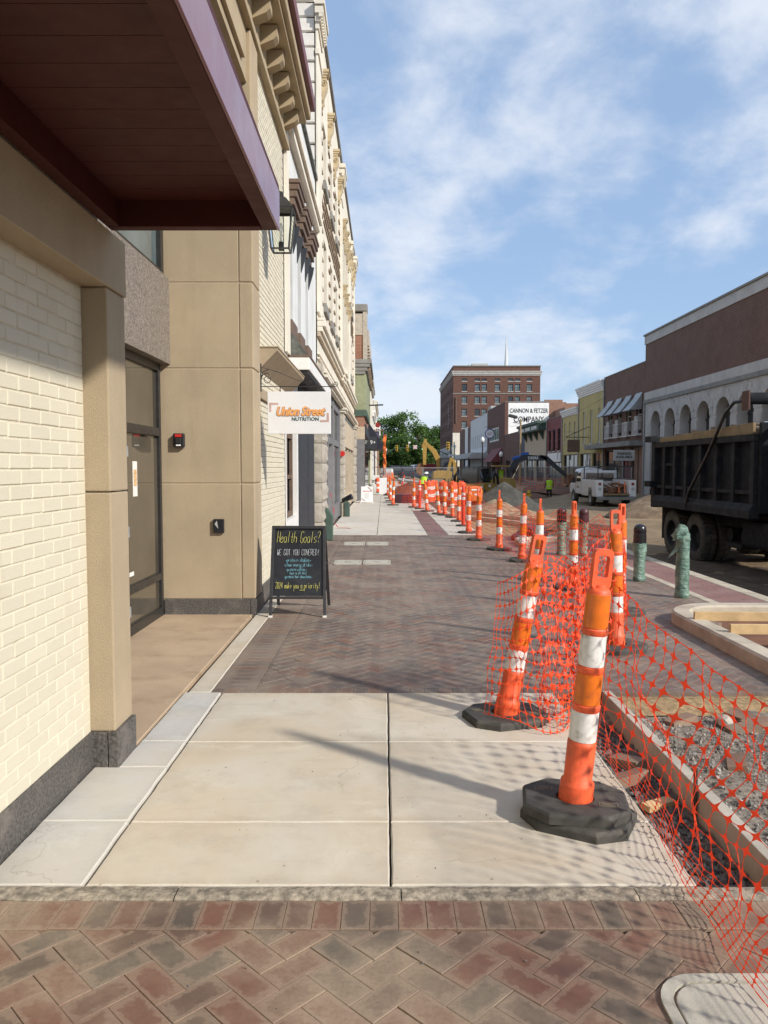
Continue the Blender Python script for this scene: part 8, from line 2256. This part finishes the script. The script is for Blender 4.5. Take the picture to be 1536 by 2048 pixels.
for s in (-1, 1): MB().box(-0.925 + s * wB - 0.02, 8.125, 0.0, -0.925 + s * wB + 0.02, 8.16, 0.022).build('foot', M['paper'], AF, True)
MB().cyl((-0.925 + 0.29, 8.26, 0.55), (-0.925 + 0.29, 8.55, 0.55), 0.005, n=6).build('stay', M['iron'], AF, True)
put = lambda u, v: afp(u, v, 0.006)
chalk(AF, 'Health Goals?', M['chalk_yellow'], 0.0, 0.79, 0.115, 0.47, 0.0018, put, 0.12, 0.05, 1)
chalk(AF, 'WE GOT YOU COVERED!', M['chalk_white'], 0.0, 0.655, 0.060, 0.46, 0.0014, put, 0.05, 0.05, 2)
chalk(AF, '.protein shakes.', M['chalk_blue'], 0.0, 0.585, 0.040, 0.28, 0.0012, put, 0.05, 0.05, 3)
chalk(AF, '.clean energy drinks.', M['chalk_blue'], 0.0, 0.535, 0.038, 0.31, 0.0012, put, 0.05, 0.05, 4)
chalk(AF, '.protein coffee.', M['chalk_blue'], -0.02, 0.487, 0.036, 0.22, 0.0012, put, 0.05, 0.05, 5)
chalk(AF, '(must as all this)', M['chalk_blue'], 0.0, 0.452, 0.028, 0.19, 0.0011, put, 0.05, 0.05, 6)
chalk(AF, '.protein hot chocolate.', M['chalk_blue'], 0.0, 0.412, 0.032, 0.30, 0.0012, put, 0.05, 0.05, 7)
chalk(AF, '2024 make you a priority!', M['chalk_yellow'], 0.0, 0.305, 0.062, 0.48, 0.0015, put, 0.05, 0.05, 8)
MB().bar(afp(0.02, 0.285, 0.006), afp(0.075, 0.287, 0.006), 0.003, 0.004).build('lettering', M['chalk_yellow'], AF, True)

# white sandwich board on the far walk
SB = thing('sandwich_board', 'white plastic sandwich board with red arrow and striped corners', 'sign', (-0.77, 34.7, 0))
f = lambda u, v: Vector((-0.77 + u, 34.68 + 0.12 * v / 0.75, v))
mb = MB().prism([f(-0.27, 0.05), f(0.27, 0.05), f(0.26, 0.74), f(-0.26, 0.74)], (0, 0.03, 0)); mb.prism([f(-0.1, 0.74), f(0.1, 0.74), f(0.06, 0.79), f(-0.06, 0.79)], (0, 0.03, 0))
for s in (-1, 1): mb.prism([f(s * 0.27 - 0.03, 0), f(s * 0.27 + 0.03, 0), f(s * 0.26 + 0.02, 0.06), f(s * 0.26 - 0.02, 0.06)], (0, 0.03, 0))
mb.build('front_panel', M['sign_white'], SB, True)
MB().prism([(-1.04, 35.15, 0), (-0.5, 35.15, 0), (-0.51, 34.85, 0.74), (-1.03, 34.85, 0.74)], (0, 0.03, 0)).build('back_panel', M['sign_white'], SB, True)
q = lambda u, v: f(u, v) + Vector((0, -0.004, 0))
MB().prism([q(-0.2, 0.53), q(-0.13, 0.56), q(-0.13, 0.545), q(0.17, 0.545), q(0.17, 0.515), q(-0.13, 0.515), q(-0.13, 0.50)], (0, 0.003, 0)).build('arrow', M['box_red'], SB, True)
for c, o_ in (('blue_ring', 0.0), ('letter_orange', 0.04)):
    m_ = M[c] if c in M else plain(c, (0.06, 0.2, 0.4), 0.5)
    MB().prism([q(0.02 + o_, 0.71), q(0.05 + o_, 0.71), q(0.24, 0.52 + o_), q(0.24, 0.49 + o_)], (0, 0.003, 0)).build('stripe', m_, SB, True)
    MB().prism([q(-0.24, 0.20 - o_), q(-0.24, 0.23 - o_), q(-0.04 - o_, 0.08), q(-0.07 - o_, 0.08)], (0, 0.003, 0)).build('stripe', m_, SB, True)
for k in range(7): MB().prism([q(-0.12, 0.44 - 0.04 * k), q(0.12 - 0.02 * (k % 3), 0.44 - 0.04 * k), q(0.12 - 0.02 * (k % 3), 0.452 - 0.04 * k), q(-0.12, 0.452 - 0.04 * k)], (0, 0.003, 0)).build('text_rule', M['ac_grey'], SB, True)
DTCs = thing('walk_sign', 'white board lettered DTC leaning on the far walk', 'sign', (-0.5, 50.5, 0))
box_part('panel', M['sign_white'], DTCs, -0.80, 50.5, 0.20, -0.30, 50.55, 1.10, 0.01)
text_part('lettering', 'DTC', M['letter_black'], DTCs, (-0.55, 50.48, 0.68), FACE_CAM, 0.24, offset=0.005)
box_part('stand', M['green_dark'], DTCs, -0.78, 50.52, 0.0, -0.32, 50.9, 0.199)
W2s = thing('sandwich_board', 'plain white sandwich board beside the walk edge cones', 'sign', (-0.0, 45, 0))
MB().prism([(-0.28, 45, 0.05), (0.28, 45, 0.05), (0.26, 45.1, 1.0), (-0.26, 45.1, 1.0)], (0, 0.03, 0)).build('front_panel', M['sign_white'], W2s, True)
MB().prism([(-0.28, 45.6, 0.0), (0.28, 45.6, 0.0), (0.26, 45.2, 1.0), (-0.26, 45.2, 1.0)], (0, 0.03, 0)).build('back_panel', M['sign_white'], W2s, True)
tag(MB().lathe([(0.2, 0), (0.24, 0.1), (0.24, 0.5), (0.22, 0.55)], 16, (-0.72, 48.6, 0)).build('waste_bin', M['limestone'], smooth=True), 'pale round bin beside the lone drum', 'bin')

# ------------------------------------------------------------------ small things on the walls
al = thing('alarm_box', 'black wall box with red top light on the tan pier', 'alarm box', (-2.19, 8.30, 1.88))
MB().box(-2.255, 8.24, 1.815, -2.135, 8.296, 1.965).build('housing', M['box_black'], al, True, bevel=0.012)
MB().box(-2.23, 8.232, 1.925, -2.16, 8.24, 1.955).build('lens', M['box_red'], al, True); MB().box(-2.22, 8.233, 1.83, -2.17, 8.239, 1.845).build('label_plate', M['letter_white'], al, True)
MB().box(-2.225, 8.222, 1.855, -2.165, 8.24, 1.915).build('cover', M['black_frame'], al, True, bevel=0.006)
dk = thing('wall_plate', 'square black access box low on the tan pier', 'wall box', (-1.78, 8.30, 0.97))
MB().box(-1.84, 8.262, 0.895, -1.725, 8.296, 1.045).build('housing', M['box_black'], dk, True, bevel=0.006)
MB().add([(-1.825, 8.2605, 0.99), (-1.80, 8.2605, 1.03), (-1.785, 8.2605, 0.94)], [(0, 1, 2)]).build('mark', M['ac_grey'], dk, True)
lt = thing('wall_lantern', 'black four sided glass lantern on the cream brick wall below the cornice', 'lantern', (-1.4, 9.4, 4.3))
lx, ly, lz = -1.235, 9.4, 4.2
mb = MB()
for sx, sy in ((-1, -1), (1, -1), (1, 1), (-1, 1)): mb.bar((lx + sx * 0.105, ly + sy * 0.105, lz), (lx + sx * 0.15, ly + sy * 0.15, lz + 0.46), 0.016, 0.016)
for zz, r in ((lz, 0.105), (lz + 0.46, 0.15)):
    for a, b in (((-1, -1), (1, -1)), ((1, -1), (1, 1)), ((1, 1), (-1, 1)), ((-1, 1), (-1, -1))): mb.bar((lx + a[0] * r, ly + a[1] * r, zz), (lx + b[0] * r, ly + b[1] * r, zz), 0.018, 0.018)
mb.build('frame', M['iron'], lt, True)
MB().lathe([(0.23, 0.0), (0.215, 0.02), (0.10, 0.13), (0.05, 0.16), (0.03, 0.22)], 4, (lx, ly, lz + 0.47), math.pi / 4).build('roof', M['iron'], lt, True)
MB().cyl((lx, ly, lz), (lx, ly, lz + 0.10), 0.03, n=10).build('burner', M['iron'], lt, True)
MB().lathe([(0.016, 0.1), (0.016, 0.22), (0.022, 0.26), (0.016, 0.30), (0.003, 0.34)], 10, (lx, ly, lz)).build('lamp', M['paper'], lt, True, smooth=True)
MB().tube([(-1.45, ly, lz + 0.55), (-1.36, ly, lz + 0.62), (-1.25, ly, lz + 0.70), (lx, ly, lz + 0.68)], 0.012, 6).tube([(-1.45, ly, lz + 0.25), (-1.38, ly, lz + 0.35), (-1.36, ly, lz + 0.5)], 0.01, 6).build('arm', M['iron'], lt, True, smooth=True)
for (x0, y0_, x1, y1_) in ((-1, -1, 1, -1), (1, -1, 1, 1), (1, 1, -1, 1), (-1, 1, -1, -1)):
    mb = MB().add([(lx + x0 * 0.1, ly + y0_ * 0.1, lz + 0.01), (lx + x1 * 0.1, ly + y1_ * 0.1, lz + 0.01), (lx + x1 * 0.145, ly + y1_ * 0.145, lz + 0.45), (lx + x0 * 0.145, ly + y0_ * 0.145, lz + 0.45)], [(0, 1, 2, 3)])
    mb.build('pane', M['lantern_glass'] if 'lantern_glass' in M else M.setdefault('lantern_glass', M['clear_glass']), lt, True)
tp = thing('caution_tape', 'dark red caution tape trailing from the shop door onto the walk', 'tape', (-1.3, 20, 0))
tpm = MB(); pts = [(-1.40, 19.8, 0.95), (-1.33, 19.9, 0.7), (-1.30, 20.0, 0.35), (-1.24, 20.1, 0.06), (-1.0, 20.2, 0.012), (-0.85, 20.0, 0.012)]
for i in range(25):
    p = catmull(pts, i / 24); tpm.v += [(p.x, p.y - 0.035, p.z), (p.x + 0.02 * math.sin(i), p.y + 0.035, p.z + 0.003)]
tpm.f = [(2 * i, 2 * i + 1, 2 * i + 3, 2 * i + 2) for i in range(24)]
tpm.build('strip', M['ribbon_red'], tp, True)
fa = thing('fire_bell', 'small red alarm bell on the second stone pier', 'alarm', (-1.3, 25.28, 2.0))
MB().cyl((-1.36, 25.22, 2.05), (-1.36, 25.12, 2.05), 0.09, n=14).build('bell', M['box_red'], fa, True, smooth=True)
hs_ = thing('hose_connection', 'black fire hose connection beside the green pipe at the shop foot', 'hose connection', (-1.2, 25.2, 0.5))
MB().cyl((-1.35, 25.1, 0.52), (-1.05, 25.0, 0.66), 0.07, 0.10, 12).build('outlet', M['black_gloss'], hs_, True, smooth=True)
MB().box(-1.38, 25.05, 0.0, -1.24, 25.2, 0.44).build('base', M['concrete_kerb'], hs_, True)
gp = thing('kerb_guard', 'dark green corner guard at the foot of the stone pier', 'guard', (-1.25, 16.9, 0))
MB().prism([(-1.30, 16.75, 0), (-1.12, 16.75, 0), (-1.12, 16.75, 0.55), (-1.24, 16.75, 0.72), (-1.30, 16.75, 0.72)], (0, 0.16, 0)).build('guard', M['green_dark'], gp, True, bevel=0.02)
gp2 = thing('kerb_guard', 'green guard at the foot of the second stone pier', 'guard', (-1.2, 25.3, 0))
MB().prism([(-1.29, 25.0, 0), (-1.12, 25.0, 0), (-1.12, 25.0, 0.45), (-1.29, 25.0, 0.55)], (0, 0.2, 0)).build('guard', M['green_dark'], gp2, True, bevel=0.02)

# ------------------------------------------------------------------ lettering becomes plain mesh
bpy.context.view_layer.update()
dg = bpy.context.evaluated_depsgraph_get()
for o in [q for q in scene.objects if q.type == 'FONT']:
    me = bpy.data.meshes.new_from_object(o.evaluated_get(dg)); me.name = 'lettering'
    if not me.materials: me.materials.append(o.data.materials[0])
    par, inv, loc, rot, sc_ = o.parent, o.matrix_parent_inverse.copy(), tuple(o.location), tuple(o.rotation_euler), tuple(o.scale)
    bpy.data.objects.remove(o, do_unlink=True)
    n_ = bpy.data.objects.new('lettering', me); COL.objects.link(n_)
    n_.parent = par; n_.matrix_parent_inverse = inv; n_.location = loc; n_.rotation_euler = rot; n_.scale = sc_
